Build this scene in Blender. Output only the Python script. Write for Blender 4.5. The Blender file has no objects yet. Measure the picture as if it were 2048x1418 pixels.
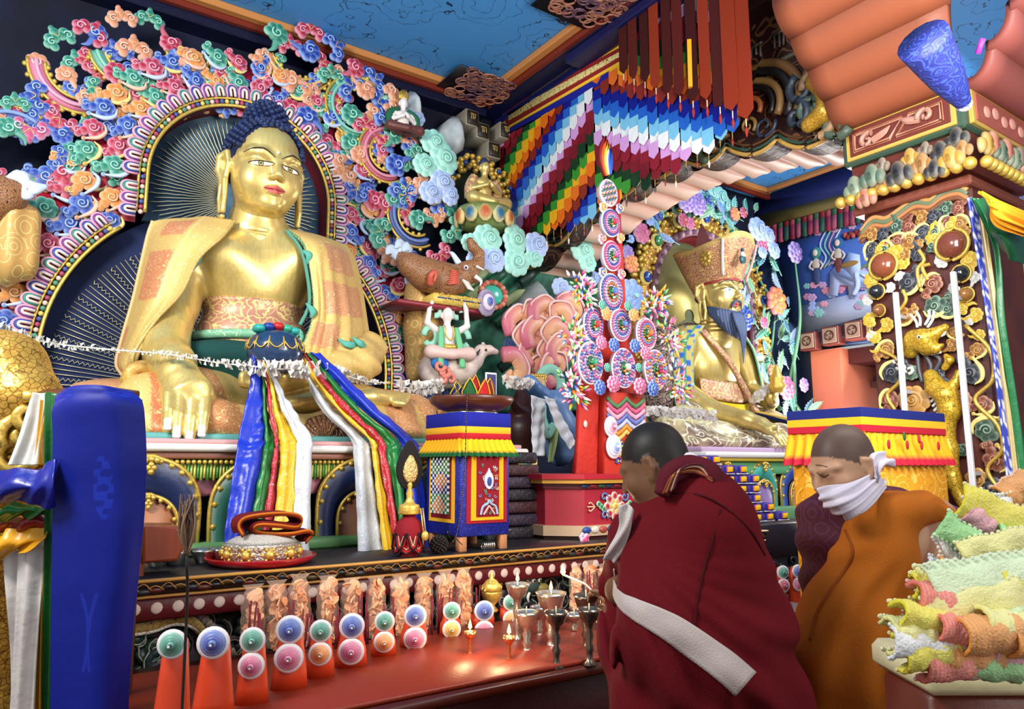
import bpy,math,random
import numpy as np
from mathutils import Matrix,Vector
from mathutils.bvhtree import BVHTree
random.seed(7);RNG = np.random.RandomState(7)
SC = bpy.context.scene;COL = SC.collection
# ---------------------------------------------------------------- camera, world, lights, exposure
F = 1468.0;PSI = math.radians(34.9);TH = math.atan(221/1468)
FW = np.array([math.sin(PSI)*math.cos(TH),math.cos(PSI)*math.cos(TH),math.sin(TH)])
RT = np.array([math.cos(PSI),-math.sin(PSI),0.0]);UP = np.cross(RT,FW);CAM = np.array([0,0,1.6])
cd = bpy.data.cameras.new('camera');cam = bpy.data.objects.new('camera',cd);COL.objects.link(cam)
cd.sensor_width = 36;cd.lens = F/2048*36;cd.clip_start = .05;cd.clip_end = 60
cam.matrix_world = Matrix(((RT[0],UP[0],-FW[0],0),(RT[1],UP[1],-FW[1],0),(RT[2],UP[2],-FW[2],1.6),(0,0,0,1)))
SC.camera = cam
SC.view_settings.view_transform = 'Standard';SC.view_settings.look = 'None'
SC.view_settings.exposure = 0.0;SC.view_settings.gamma = 1.0;SC.view_settings.use_curve_mapping = False
W = bpy.data.worlds.new('world');SC.world = W;W.use_nodes = True
bg = W.node_tree.nodes['Background'];bg.inputs[0].default_value = (0.93,0.96,1.0,1);bg.inputs[1].default_value = 0.5
SC.cycles.max_bounces = 5;SC.cycles.diffuse_bounces = 2;SC.cycles.glossy_bounces = 3;SC.cycles.transmission_bounces = 4
SC.cycles.transparent_max_bounces = 8;SC.cycles.caustics_reflective = False;SC.cycles.caustics_refractive = False
SC.cycles.use_adaptive_sampling = True;SC.cycles.adaptive_threshold = 0.02;SC.cycles.use_denoising = True
def area(name,loc,aim,size,power,col):
 l = bpy.data.lights.new(name,'AREA');l.size = size;l.energy = power;l.color = col
 o = bpy.data.objects.new(name,l);COL.objects.link(o);o.location = loc
 o.rotation_euler = (Vector(aim)-Vector(loc)).to_track_quat('-Z','Y').to_euler();return o
area('hall_window_light',(-1.5,2.0,3.9),(1.9,5.2,2.6),1.1,185,(1,.97,.92))
area('beam_fill_light',(2.5,.9,2.9),(4.8,5.2,2.9),1.3,100,(1,.98,.95))  # added fill in mid-hall for the beam and its soffit, no doorway here
area('front_hall_light',(2.2,-2.2,3.4),(2.6,3.5,1.8),2.5,60,(1,.97,.95))
area('statue_fill_light',(6.4,2.2,4.2),(6.3,5.4,2.8),1.0,105,(.93,.96,1))  # added fill to brighten the bearded statue, no window at this spot
area('bay_window_light',(7.9,4.3,1.9),(4.4,3.9,3.8),.8,130,(1,.97,.92))
# ---------------------------------------------------------------- pixels to places on real planes
def ray(px,py):return FW+(px-1024)/F*RT+(709-py)/F*UP
def T(px,py,y):d = ray(px,py);return CAM+d*(y/d[1])
def TX(px,py,x):d = ray(px,py);return CAM+d*(x/d[0])
def TZ(px,py,z):d = ray(px,py);return CAM+d*((z-1.6)/d[2])
def TD(px,py,dep):return CAM+ray(px,py)*dep
def dep(p):return float((np.asarray(p)-CAM)@FW)
def c(h,a=1.0):
 h = h.lstrip('#');v = [int(h[i:i+2],16)/255 for i in (0,2,4)]
 return np.array([x/12.92 if x <= .04045 else ((x+.055)/1.055)**2.4 for x in v]+[a])
def mixc(a,b,t):return np.asarray(a)*(1-t)+np.asarray(b)*t
# ---------------------------------------------------------------- materials
MATS = {}
def mat(name,col=None,rough=.5,metal=0.,pat=None,bump=None,emit=0,spec=.5,alpha=1.,trans=0.,coat=0.):
 """col None = vertex colour; pat = (type, scale, colour, width); bump = (scale, strength)"""
 if name in MATS:return MATS[name]
 m = bpy.data.materials.new(name);m.use_nodes = True;nt = m.node_tree;N = nt.nodes;L = nt.links
 b = N['Principled BSDF'];b.inputs['Roughness'].default_value = rough;b.inputs['Metallic'].default_value = metal
 b.inputs['Specular IOR Level'].default_value = spec;b.inputs['Coat Weight'].default_value = coat
 if alpha < 1:b.inputs['Alpha'].default_value = alpha
 if trans:b.inputs['Transmission Weight'].default_value = trans
 if col is None:
  a = N.new('ShaderNodeAttribute');a.attribute_name = 'Col';src = a.outputs['Color']
 else:
  a = N.new('ShaderNodeRGB');a.outputs[0].default_value = tuple(col);src = a.outputs[0]
 tc = N.new('ShaderNodeTexCoord')
 if pat:
  pl = pat if isinstance(pat,list) else [pat]
  for (ty,sc,pc,wd) in pl:
   if ty == 'floral':      # contour lines of a noise field: curling brocade lines
    n = N.new('ShaderNodeTexNoise');n.inputs['Scale'].default_value = sc;n.inputs['Detail'].default_value = 1.5
    L.new(tc.outputs['Object'],n.inputs['Vector'])
    mu = N.new('ShaderNodeMath');mu.operation = 'MULTIPLY';mu.inputs[1].default_value = 7
    L.new(n.outputs['Fac'],mu.inputs[0])
    pp = N.new('ShaderNodeMath');pp.operation = 'PINGPONG';pp.inputs[1].default_value = .5;L.new(mu.outputs[0],pp.inputs[0])
    lt = N.new('ShaderNodeMath');lt.operation = 'LESS_THAN';lt.inputs[1].default_value = wd;L.new(pp.outputs[0],lt.inputs[0]);fac = lt.outputs[0]
   elif ty == 'petal':     # rosettes: voronoi cells with ringed centres
    n = N.new('ShaderNodeTexVoronoi');n.inputs['Scale'].default_value = sc;L.new(tc.outputs['Object'],n.inputs['Vector'])
    mu = N.new('ShaderNodeMath');mu.operation = 'MULTIPLY';mu.inputs[1].default_value = 4.5;L.new(n.outputs['Distance'],mu.inputs[0])
    pp = N.new('ShaderNodeMath');pp.operation = 'PINGPONG';pp.inputs[1].default_value = .5;L.new(mu.outputs[0],pp.inputs[0])
    lt = N.new('ShaderNodeMath');lt.operation = 'LESS_THAN';lt.inputs[1].default_value = wd;L.new(pp.outputs[0],lt.inputs[0]);fac = lt.outputs[0]
   elif ty == 'blot':
    n = N.new('ShaderNodeTexNoise');n.inputs['Scale'].default_value = sc;n.inputs['Detail'].default_value = 3;L.new(tc.outputs['Object'],n.inputs['Vector'])
    r = N.new('ShaderNodeMapRange');r.inputs[1].default_value = .42;r.inputs[2].default_value = .66;r.inputs[4].default_value = wd
    L.new(n.outputs['Fac'],r.inputs[0]);fac = r.outputs[0]
   elif ty == 'brush':     # long hair-thin brushing, mostly vertical
    mp = N.new('ShaderNodeMapping');mp.inputs['Scale'].default_value = (1,1,.12);L.new(tc.outputs['Object'],mp.inputs[0])
    n = N.new('ShaderNodeTexNoise');n.inputs['Scale'].default_value = sc;n.inputs['Detail'].default_value = 4;L.new(mp.outputs[0],n.inputs['Vector'])
    r = N.new('ShaderNodeMapRange');r.inputs[1].default_value = .4;r.inputs[2].default_value = .7;r.inputs[4].default_value = wd
    L.new(n.outputs['Fac'],r.inputs[0]);fac = r.outputs[0]
   elif ty == 'scale':
    n = N.new('ShaderNodeTexVoronoi');n.feature = 'DISTANCE_TO_EDGE';n.inputs['Scale'].default_value = sc;L.new(tc.outputs['Object'],n.inputs['Vector'])
    lt = N.new('ShaderNodeMath');lt.operation = 'LESS_THAN';lt.inputs[1].default_value = wd;L.new(n.outputs['Distance'],lt.inputs[0]);fac = lt.outputs[0]
   mx = N.new('ShaderNodeMix');mx.data_type = 'RGBA';L.new(fac,mx.inputs[0]);L.new(src,mx.inputs[6]);mx.inputs[7].default_value = tuple(pc);src = mx.outputs[2]
 L.new(src,b.inputs['Base Color'])
 if emit:
  L.new(src,b.inputs['Emission Color']);b.inputs['Emission Strength'].default_value = emit
 if bump:
  n = N.new('ShaderNodeTexNoise');n.inputs['Scale'].default_value = bump[0];n.inputs['Detail'].default_value = 3;L.new(tc.outputs['Object'],n.inputs['Vector'])
  bp = N.new('ShaderNodeBump');bp.inputs['Strength'].default_value = bump[1];bp.inputs['Distance'].default_value = .01
  L.new(n.outputs['Fac'],bp.inputs['Height']);L.new(bp.outputs[0],b.inputs['Normal'])
 MATS[name] = m;return m
PAINT = mat('painted_wood',None,.42,bump=(60,.12))
PAINTM = mat('matt_paint',None,.7)
CLOTH = mat('woven_cloth',None,.85,spec=.25,bump=(240,.25))
SATIN = mat('satin_cloth',None,.38,pat=('floral',9,c('ffffff'),0.0),spec=.6,bump=(30,.25))
GOLD = mat('gold_leaf',c('e6cb7c'),.34,.55,pat=('brush',60,c('c4a250'),.4),bump=(40,.10))
GOLDP = mat('gold_paint',c('e8c25c'),.36,.55,bump=(60,.3))
METAL = mat('polished_metal',None,.22,.9,bump=(60,.1))
# ---------------------------------------------------------------- objects
def mk(name,v,f,m,parent=None,cols=None,smooth=True,loc=None):
 """link ONE mesh object; v in world space (parent's place is taken off)"""
 v = np.asarray(v,dtype=float).reshape(-1,3)
 if parent is not None and loc is None:
  p = parent
  while p is not None:v = v-np.array(p.location);p = p.parent
 if loc is not None:v = v-np.asarray(loc)
 me = bpy.data.meshes.new(name);me.from_pydata(v.tolist(),[],f if isinstance(f,list) else f.tolist())
 if cols is not None:
  a = me.attributes.new('Col','FLOAT_COLOR','POINT');a.data.foreach_set('color',np.asarray(cols,dtype=np.float32).reshape(-1))
 me.materials.append(m)
 if smooth:me.shade_smooth()
 o = bpy.data.objects.new(name,me);COL.objects.link(o)
 if parent is not None:o.parent = parent
 if loc is not None:o.location = loc
 return o
class MB:
 def __init__(s):s.v = [];s.f = [];s.c = [];s.n = 0
 def add(s,g,col=(1,1,1,1),M=None):
  v,f = g[0],g[1];v = np.asarray(v,float)
  if M is not None:v = v@np.asarray(M)[:3,:3].T+np.asarray(M)[:3,3]
  col = np.asarray(col,float)
  if len(g) > 2 and g[2] is not None:col = np.asarray(g[2])
  if col.ndim == 1:col = np.tile(col,(len(v),1))
  s.v.append(v);s.c.append(col);n = s.n;s.f += [[i+n for i in q] for q in f];s.n += len(v);return s
 def obj(s,name,m,parent=None,smooth=True,loc=None):
  return mk(name,np.concatenate(s.v),s.f,m,parent,np.concatenate(s.c),smooth,loc)
def tag(o,label,cat,group=None):
 o['label'] = label;o['category'] = cat
 if group:o['group'] = group
 return o
def thing(name,label,cat,loc,group=None):
 o = bpy.data.objects.new(name,None);COL.objects.link(o);o.location = tuple(float(x) for x in loc);o.empty_display_size = .05
 return tag(o,label,cat,group)
def struct(o):o['kind'] = 'structure';return o
def copy_tree(o,parent=None,loc=None,rz=None,sc=None,label=None):
 n = o.copy();COL.objects.link(n)
 if parent is not None:n.parent = parent
 for ch in list(o.children):copy_tree(ch,n)
 if loc is not None:n.location = tuple(float(x) for x in loc)
 if rz is not None:n.rotation_euler.z = rz
 if sc is not None:n.scale = (sc,)*3 if np.isscalar(sc) else sc
 if label:n['label'] = label
 return n
def inst(me,name,parent,loc,rot=(0,0,0),sc=1):
 o = bpy.data.objects.new(name,me);COL.objects.link(o)
 l = np.array(loc,float);p = parent
 while p is not None:l = l-np.array(p.location);p = p.parent
 if parent is not None:o.parent = parent
 o.location = l;o.rotation_euler = rot;o.scale = (sc,)*3 if np.isscalar(sc) else sc;return o
# ---------------------------------------------------------------- shapes (all return verts, faces)
def grid_faces(nu,nv,cu=False,cv=False):
 f = []
 for i in range(nu if cu else nu-1):
  for j in range(nv if cv else nv-1):
   a = i*nv+j;b = ((i+1) % nu)*nv+j;b2 = ((i+1) % nu)*nv+(j+1) % nv;a2 = i*nv+(j+1) % nv
   f.append([a,b,b2,a2])
 return f
def box(lo,hi,bev=0):
 lo = np.array(lo,float);hi = np.array(hi,float)
 if bev <= 0:
  v = [[(lo,hi)[i][0],(lo,hi)[j][1],(lo,hi)[k][2]] for i in (0,1) for j in (0,1) for k in (0,1)]
  return np.array(v),[[0,1,3,2],[4,6,7,5],[0,4,5,1],[2,3,7,6],[0,2,6,4],[1,5,7,3]]
 cc = (lo+hi)/2;h = (hi-lo)/2;b = min(bev,h.min()*.9);v = [];idx = {}
 for sx in (-1,1):
  for sy in (-1,1):
   for sz in (-1,1):
    s = np.array([sx,sy,sz])
    for ax in range(3):
     p = s*(h-b);p[ax] = s[ax]*h[ax];idx[(sx,sy,sz,ax)] = len(v);v.append(cc+p)
 f = []
 for ax in range(3):
  o1,o2 = [a for a in range(3) if a != ax]
  for s in (-1,1):
   q = []
   for (a,b_) in ((-1,-1),(1,-1),(1,1),(-1,1)):
    k = [0,0,0];k[ax] = s;k[o1] = a;k[o2] = b_;q.append(idx[(*k,ax)])
   f.append(q if (s > 0) == (ax != 1) else q[::-1])
 for ax in range(3):
  o1,o2 = [a for a in range(3) if a != ax]
  for a in (-1,1):
   for b_ in (-1,1):
    q = []
    for (s,w) in ((-1,o1),(1,o1),(1,o2),(-1,o2)):
     k = [0,0,0];k[ax] = s;k[o1] = a;k[o2] = b_;q.append(idx[(*k,w)])
    f.append(q)
 for sx in (-1,1):
  for sy in (-1,1):
   for sz in (-1,1):f.append([idx[(sx,sy,sz,a)] for a in range(3)])
 v = np.array(v);g = []
 for q in f:
  a = v[q];g.append(q if np.dot(np.cross(a[1]-a[0],a[2]-a[0]),a.mean(0)-cc) > 0 else q[::-1])
 return v,g
def lathe(prof,n=24,sx=1,sy=1,flute=None):
 """prof: (r, z) from bottom up; round z"""
 a = np.linspace(0,2*np.pi,n,endpoint=False);P = np.array(prof,float);m = len(P)
 fl = np.ones(n) if flute is None else 1+flute[1]*np.cos(flute[0]*a)
 v = np.stack([np.outer(P[:,0],np.cos(a)*fl)*sx,np.outer(P[:,0],np.sin(a)*fl)*sy,np.outer(P[:,1],np.ones(n))],-1).reshape(-1,3)
 f = [q[::-1] for q in grid_faces(m,n,False,True)]
 if P[0,0] > 1e-6:f.append(list(range(n))[::-1])
 if P[-1,0] > 1e-6:f.append([(m-1)*n+i for i in range(n)])
 return v,f
def sphere(cn,r,nu=12,nv=8):
 r = np.ones(3)*r;t = np.linspace(0,np.pi,nv+1)
 v,f = lathe([(max(math.sin(x),1e-7),-math.cos(x)) for x in t],nu)
 return v*r+np.asarray(cn),f
def spline(P,n,closed=False):
 """Catmull-Rom through the rows of P"""
 P = np.asarray(P,float);m = len(P)
 if m == 1:return np.repeat(P,n,0)
 t = np.linspace(0,m if closed else m-1,n,endpoint=not closed);i = np.floor(t).astype(int)
 if not closed:i = np.minimum(i,m-2)
 u = (t-i).reshape((-1,)+(1,)*(P.ndim-1))
 g = (lambda k:P[(i+k) % m]) if closed else (lambda k:np.where(((i+k) < 0).reshape(u.shape),2*P[0]-P[1],np.where(((i+k) > m-1).reshape(u.shape),2*P[-1]-P[-2],P[np.clip(i+k,0,m-1)])))
 a,b,d,e = g(-1),g(0),g(1),g(2)
 return .5*((2*b)+(d-a)*u+(2*a-5*b+4*d-e)*u**2+(3*b-a-3*d+e)*u**3)
def tube(P,r,n=8,ns=None,closed=False,flat=1.,fdir=(0,1,0)):
 """swept tube; flat squashes it along fdir"""
 P = np.asarray(P,float);r = np.ones(len(P))*r if np.isscalar(r) else np.asarray(r,float)
 if ns:Q = spline(np.column_stack([P,r]),ns,closed);P,r = Q[:,:3],np.abs(Q[:,3])
 m = len(P);d = np.gradient(P,axis=0) if not closed else np.roll(P,-1,0)-np.roll(P,1,0)
 d /= np.linalg.norm(d,axis=1)[:,None]+1e-12
 fd = np.asarray(fdir,float);a = np.cross(d,fd);bad = np.linalg.norm(a,axis=1) < .2
 a[bad] = np.cross(d[bad],[0.3,.2,.93]);a /= np.linalg.norm(a,axis=1)[:,None];b = np.cross(a,d)
 t = np.linspace(0,2*np.pi,n,endpoint=False)
 v = P[:,None]+r[:,None,None]*(np.cos(t)[None,:,None]*a[:,None]+flat*np.sin(t)[None,:,None]*b[:,None])
 f = grid_faces(m,n,closed,True)
 if not closed:f += [list(range(n)),[(m-1)*n+i for i in range(n)][::-1]]
 return v.reshape(-1,3),f
def sheet(rows,nu,nv,thick=.008,fold=None,colf=None):
 """cloth through rows of points (all rows same count); fold(u,v)->offset along normal; closed solid"""
 R = spline(np.asarray(rows,float),nu);R = np.swapaxes(spline(np.swapaxes(R,0,1),nv),0,1)
 du = np.gradient(R,axis=0);dv = np.gradient(R,axis=1);n = np.cross(du,dv);n /= np.linalg.norm(n,axis=2)[...,None]+1e-9
 U,Vv = np.meshgrid(np.linspace(0,1,nu),np.linspace(0,1,nv),indexing='ij')
 if fold is not None:R = R+n*fold(U,Vv)[...,None]
 a = R.reshape(-1,3);b = (R-n*thick).reshape(-1,3);N = nu*nv
 f = grid_faces(nu,nv);g = [[x+N for x in q[::-1]] for q in f];e = []
 for i in range(nu-1):
  for j in (0,nv-1):
   q = [i*nv+j,(i+1)*nv+j,(i+1)*nv+j+N,i*nv+j+N];e.append(q if j else q[::-1])
 for j in range(nv-1):
  for i in (0,nu-1):
   q = [i*nv+j,i*nv+j+1,i*nv+j+1+N,i*nv+j+N];e.append(q[::-1] if i else q)
 cl = None
 if colf is not None:
  cc = colf(U,Vv).reshape(-1,4);cl = np.concatenate([cc,cc])
 return np.concatenate([a,b]),f+g+e,cl
def slab(poly,y0,y1,bev=.0):
 """outline in (x,z), extruded from y0 (front) to y1; bevelled front edge"""
 P = np.asarray(poly,float);n = len(P)
 ar = np.sum(P[:,0]*np.roll(P[:,1],-1)-np.roll(P[:,0],-1)*P[:,1])
 if ar < 0:P = P[::-1]
 d = np.roll(P,-1,0)-np.roll(P,1,0);d /= np.linalg.norm(d,axis=1)[:,None]+1e-9;nn = np.column_stack([d[:,1],-d[:,0]])
 rings = [(P-nn*bev,y0),(P-nn*bev*.3,y0+bev*.35),(P,y0+bev),(P,y1)] if bev > 0 else [(P,y0),(P,y1)]
 v = np.concatenate([np.column_stack([q[:,0],np.full(n,y),q[:,1]]) for q,y in rings])
 f = grid_faces(len(rings),n,False,True)
 return v,f+[list(range(n)),[(len(rings)-1)*n+i for i in range(n)][::-1]]
def rotz(a):ca,sa = math.cos(a),math.sin(a);return np.array([[ca,-sa,0,0],[sa,ca,0,0],[0,0,1,0],[0,0,0,1.]])
def roty(a):ca,sa = math.cos(a),math.sin(a);return np.array([[ca,0,sa,0],[0,1,0,0],[-sa,0,ca,0],[0,0,0,1.]])
def rotx(a):ca,sa = math.cos(a),math.sin(a);return np.array([[1,0,0,0],[0,ca,-sa,0],[0,sa,ca,0],[0,0,0,1.]])
def mov(p,s=1):M = np.diag([s,s,s,1.]) if np.isscalar(s) else np.diag([*s,1.]);M[:3,3] = p;return M
# ---------------------------------------------------------------- sculpting: distance fields turned into surfaces
def surface_nets(Fd,org,h):
 S = Fd < 0;nx,ny,nz = Fd.shape
 cs = np.zeros((nx-1,ny-1,nz-1),np.uint8)
 offs = [(i,j,k) for i in (0,1) for j in (0,1) for k in (0,1)]
 for i,j,k in offs:cs += S[i:nx-1+i,j:ny-1+j,k:nz-1+k]
 act = (cs > 0) & (cs < 8);I = np.argwhere(act);idx = -np.ones(act.shape,np.int64);idx[act] = np.arange(len(I))
 acc = np.zeros((len(I),3));cnt = np.zeros(len(I))
 for a in offs:
  for ax in range(3):
   if a[ax]:continue
   b = list(a);b[ax] = 1
   fa = Fd[I[:,0]+a[0],I[:,1]+a[1],I[:,2]+a[2]];fb = Fd[I[:,0]+b[0],I[:,1]+b[1],I[:,2]+b[2]]
   m = (fa < 0) != (fb < 0);t = np.where(m,fa/(fa-fb+1e-20),0)
   p = np.tile(np.array(a,float),(len(I),1));p[:,ax] = t;acc[m] += p[m];cnt[m] += 1
 v = (I+acc/cnt[:,None])*h+org;fs = []
 for ax in range(3):
  sl = [slice(1,-1)]*3;sl[ax] = slice(0,-1);s2 = list(sl);s2[ax] = slice(1,None)
  A = S[tuple(sl)];B = S[tuple(s2)];E = np.argwhere(A != B);ins = A[A != B]
  E = E+np.array([0 if q == ax else 1 for q in range(3)]);o1,o2 = (ax+1) % 3,(ax+2) % 3
  def g(d1,d2):
   q = E.copy();q[:,o1] -= d1;q[:,o2] -= d2;return idx[q[:,0],q[:,1],q[:,2]]
  Q = np.stack([g(1,1),g(0,1),g(0,0),g(1,0)],1);Q[~ins] = Q[~ins][:,::-1];fs.append(Q)
 return v,np.concatenate(fs)
class Sculpt:
 """prims: ball(c, r3, R), cap(a, b, ra, rb, squash), bx; smooth union with k, cut with op='-'"""
 def __init__(s,col=(1,1,1,1)):s.p = [];s.col = np.asarray(col,float);s.M = np.eye(4)
 def ball(s,cn,r,k=.03,col=None,op='+',rot=None):
  R = np.eye(3) if rot is None else np.asarray(rot)[:3,:3];r = np.ones(3)*r
  s.p.append(('b',s.M[:3,:3]@np.asarray(cn,float)+s.M[:3,3],r,s.M[:3,:3]/np.cbrt(np.linalg.det(s.M[:3,:3]))@R,k,s.col if col is None else np.asarray(col),op));return s
 def cap(s,a,b,ra,rb,k=.03,col=None,op='+',sq=None):
  f = lambda p:s.M[:3,:3]@np.asarray(p,float)+s.M[:3,3]
  q = None if sq is None else (s.M[:3,:3]@np.asarray(sq[0],float)/np.linalg.norm(sq[0]),sq[1])
  s.p.append(('c',f(a),f(b),(ra,rb),k,s.col if col is None else np.asarray(col),op,q));return s
 def limb(s,pts,rs,k=.03,col=None,sq=None):
  for i in range(len(pts)-1):s.cap(pts[i],pts[i+1],rs[i],rs[i+1],k,col,'+',sq)
  return s
 def bxx(s,cn,hs,rr=.02,k=.02,col=None,op='+',rot=None):
  R = np.eye(3) if rot is None else np.asarray(rot)[:3,:3]
  s.p.append(('x',s.M[:3,:3]@np.asarray(cn,float)+s.M[:3,3],np.array(hs,float),s.M[:3,:3]@R,k,s.col if col is None else np.asarray(col),op,rr));return s
 def dist(s,p,X):
  if p[0] == 'b':
   q = (X-p[1])@p[3];k0 = np.linalg.norm(q/p[2],axis=-1);k1 = np.linalg.norm(q/(p[2]**2),axis=-1);return k0*(k0-1)/(k1+1e-9)
  if p[0] == 'x':
   q = np.abs((X-p[1])@p[3])-(p[2]-p[7]);return np.linalg.norm(np.maximum(q,0),axis=-1)+np.minimum(q.max(-1),0)-p[7]
  a,b = p[1],p[2];ab = b-a;t = np.clip(((X-a)@ab)/(ab@ab+1e-12),0,1)
  d = X-(a+t[...,None]*ab)
  if p[7] is not None:n,f = p[7];d = d+((d@n)*(1/f-1))[...,None]*n
  return np.linalg.norm(d,axis=-1)-(p[3][0]+(p[3][1]-p[3][0])*t)
 def bounds(s,p):
  if p[0] in 'bx':r = p[2].max()*(1 if p[0] == 'b' else 1.75);return p[1]-r,p[1]+r
  r = max(p[3]);return np.minimum(p[1],p[2])-r,np.maximum(p[1],p[2])+r
 def mesh(s,h,disp=None):
  lo = np.min([s.bounds(p)[0] for p in s.p if p[6] == '+'],0)-3*h;hi = np.max([s.bounds(p)[1] for p in s.p if p[6] == '+'],0)+3*h
  n = np.ceil((hi-lo)/h).astype(int)+1;D = np.full(n,1.0,np.float32)
  ax = [lo[i]+h*np.arange(n[i]) for i in range(3)]
  for p in s.p:
   l,u = s.bounds(p);mg = p[4]+4*h;a = np.maximum(((l-mg-lo)/h).astype(int),0);b = np.minimum(((u+mg-lo)/h).astype(int)+2,n)
   if (b <= a).any():continue
   X = np.stack(np.meshgrid(ax[0][a[0]:b[0]],ax[1][a[1]:b[1]],ax[2][a[2]:b[2]],indexing='ij'),-1)
   d = s.dist(p,X);sl = (slice(a[0],b[0]),slice(a[1],b[1]),slice(a[2],b[2]));o = D[sl];k = max(p[4],1e-6)
   if p[6] == '+':w = np.maximum(k-np.abs(o-d),0)/k;D[sl] = np.minimum(o,d)-w*w*k/4
   else:w = np.maximum(k-np.abs(o+d),0)/k;D[sl] = np.maximum(o,-d)+w*w*k/4
  if disp is not None:
   X = np.stack(np.meshgrid(*ax,indexing='ij'),-1);D += disp(X).astype(np.float32)
  v,f = surface_nets(D,lo,h)
  best = np.full(len(v),1e9);cl = np.tile(s.col,(len(v),1))
  for p in s.p:
   d = s.dist(p,v) if p[6] == '+' else -s.dist(p,v)
   if p[6] == '-':continue
   m = d < best;best[m] = d[m];cl[m] = p[5]
  return v,f,cl
 def obj(s,name,h,m,parent=None,disp=None,colf=None):
  v,f,cl = s.mesh(h,disp)
  if colf is not None:cl = colf(v,cl)
  o = mk(name,v,f,m,parent,cl);o['_v'] = 0;del o['_v']
  return o,v,f
def bvh(v,f):return BVHTree.FromPolygons([tuple(x) for x in v],[tuple(q) for q in f])
# ================================================================ the room
NAVY = c('0a1030')
wall_m = mat('navy_wall',c('060a20'),.85,pat=('blot',2.5,c('0c1a40'),.7))
struct(mk('wall_back',*box((-2.5,5.9,0),(8.3,6.05,5.4)),wall_m,smooth=False))
struct(mk('wall_right',*box((8.17,-2,0),(8.35,4.35,5.4)),mat('side_wall',c('2b3a66'),.8,pat=[('blot',5,c('5a86b8'),.9),('petal',9,c('b88aa8'),.07)]),smooth=False))
w = MB();w.add(box((8.17,4.35,3.02),(8.35,5.9,5.4)));w.add(box((8.17,4.35,0),(8.35,5.9,1.2)));w.add(box((8.17,5.32,1.2),(8.35,5.9,3.02)))
struct(w.obj('wall_right_far',mat('side_wall_blue',c('27375f'),.8,pat=('blot',4,c('6a8fc4'),.8)),None,False))
def cloud_ceiling(name,base,line):
 m = bpy.data.materials.new(name);m.use_nodes = True;N = m.node_tree.nodes;L = m.node_tree.links;b = N['Principled BSDF'];b.inputs['Roughness'].default_value = .6
 tc = N.new('ShaderNodeTexCoord');v = N.new('ShaderNodeTexVoronoi');v.feature = 'SMOOTH_F1';v.inputs['Scale'].default_value = 2.3;v.inputs['Smoothness'].default_value = .35
 nz = N.new('ShaderNodeTexNoise');nz.inputs['Scale'].default_value = 7;ad = N.new('ShaderNodeMix');ad.data_type = 'VECTOR';ad.inputs[0].default_value = .22
 L.new(tc.outputs['Object'],nz.inputs['Vector']);L.new(tc.outputs['Object'],ad.inputs[4]);L.new(nz.outputs['Color'],ad.inputs[5]);L.new(ad.outputs[1],v.inputs['Vector'])
 mu = N.new('ShaderNodeMath');mu.operation = 'MULTIPLY';mu.inputs[1].default_value = 6;pp = N.new('ShaderNodeMath');pp.operation = 'PINGPONG';pp.inputs[1].default_value = .5
 lt = N.new('ShaderNodeMath');lt.operation = 'LESS_THAN';lt.inputs[1].default_value = .028;L.new(v.outputs['Distance'],mu.inputs[0]);L.new(mu.outputs[0],pp.inputs[0]);L.new(pp.outputs[0],lt.inputs[0])
 g = N.new('ShaderNodeMath');g.operation = 'LESS_THAN';g.inputs[1].default_value = .62;L.new(v.outputs['Distance'],g.inputs[0]);an = N.new('ShaderNodeMath');an.operation = 'MULTIPLY';L.new(lt.outputs[0],an.inputs[0]);L.new(g.outputs[0],an.inputs[1])
 mx = N.new('ShaderNodeMix');mx.data_type = 'RGBA';mx.inputs[6].default_value = tuple(base);mx.inputs[7].default_value = tuple(line);L.new(an.outputs[0],mx.inputs[0]);L.new(mx.outputs[2],b.inputs['Base Color']);return m
CEIL = cloud_ceiling('cloud_painted_ceiling',c('4a9ae0'),c('123050'))
w = MB();w.add(box((-2.5,1.2,5.16),(8.3,6.0,5.3)))
struct(w.obj('ceiling',CEIL,None,False))
struct(mk('floor',*box((-3,-2.5,-.1),(8.3,5.9,0)),mat('floor_boards',c('4a1f14'),.4),smooth=False))
# orange ceiling mouldings
def bar(lo,hi,col,bev=.01):return (*box(lo,hi,bev),np.tile(col,(24,1)))
OR1,OR2 = c('d08a4a'),c('7a2a1c')
w = MB();w.add(bar((-2.5,5.56,5.10),(3.62,5.64,5.16),OR1));w.add(bar((-2.5,5.64,5.06),(3.7,5.70,5.16),OR2))
w.add(bar((3.54,1.2,5.10),(3.62,5.56,5.16),OR1));w.add(bar((3.62,1.2,5.06),(3.68,5.7,5.16),OR2))
w.add(bar((4.9,5.56,5.10),(8.0,5.64,5.16),OR1));w.add(bar((4.9,5.64,5.06),(8.1,5.70,5.16),OR2));w.add(bar((7.9,1,5.10),(7.97,5.6,5.16),OR1))
struct(w.obj('trim_1',PAINT,None,False))
w = MB();w.add(bar((3.68,1.2,5.06),(4.9,5.9,5.16),c('0c1440')));w.add(bar((4.0,2.3,4.70),(4.8,5.88,5.06),c('2a1414')));w.add(bar((-2.5,5.70,4.99),(3.68,5.9,5.16),c('0a1030')))
struct(w.obj('trim_2',PAINT,None,False))
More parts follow.
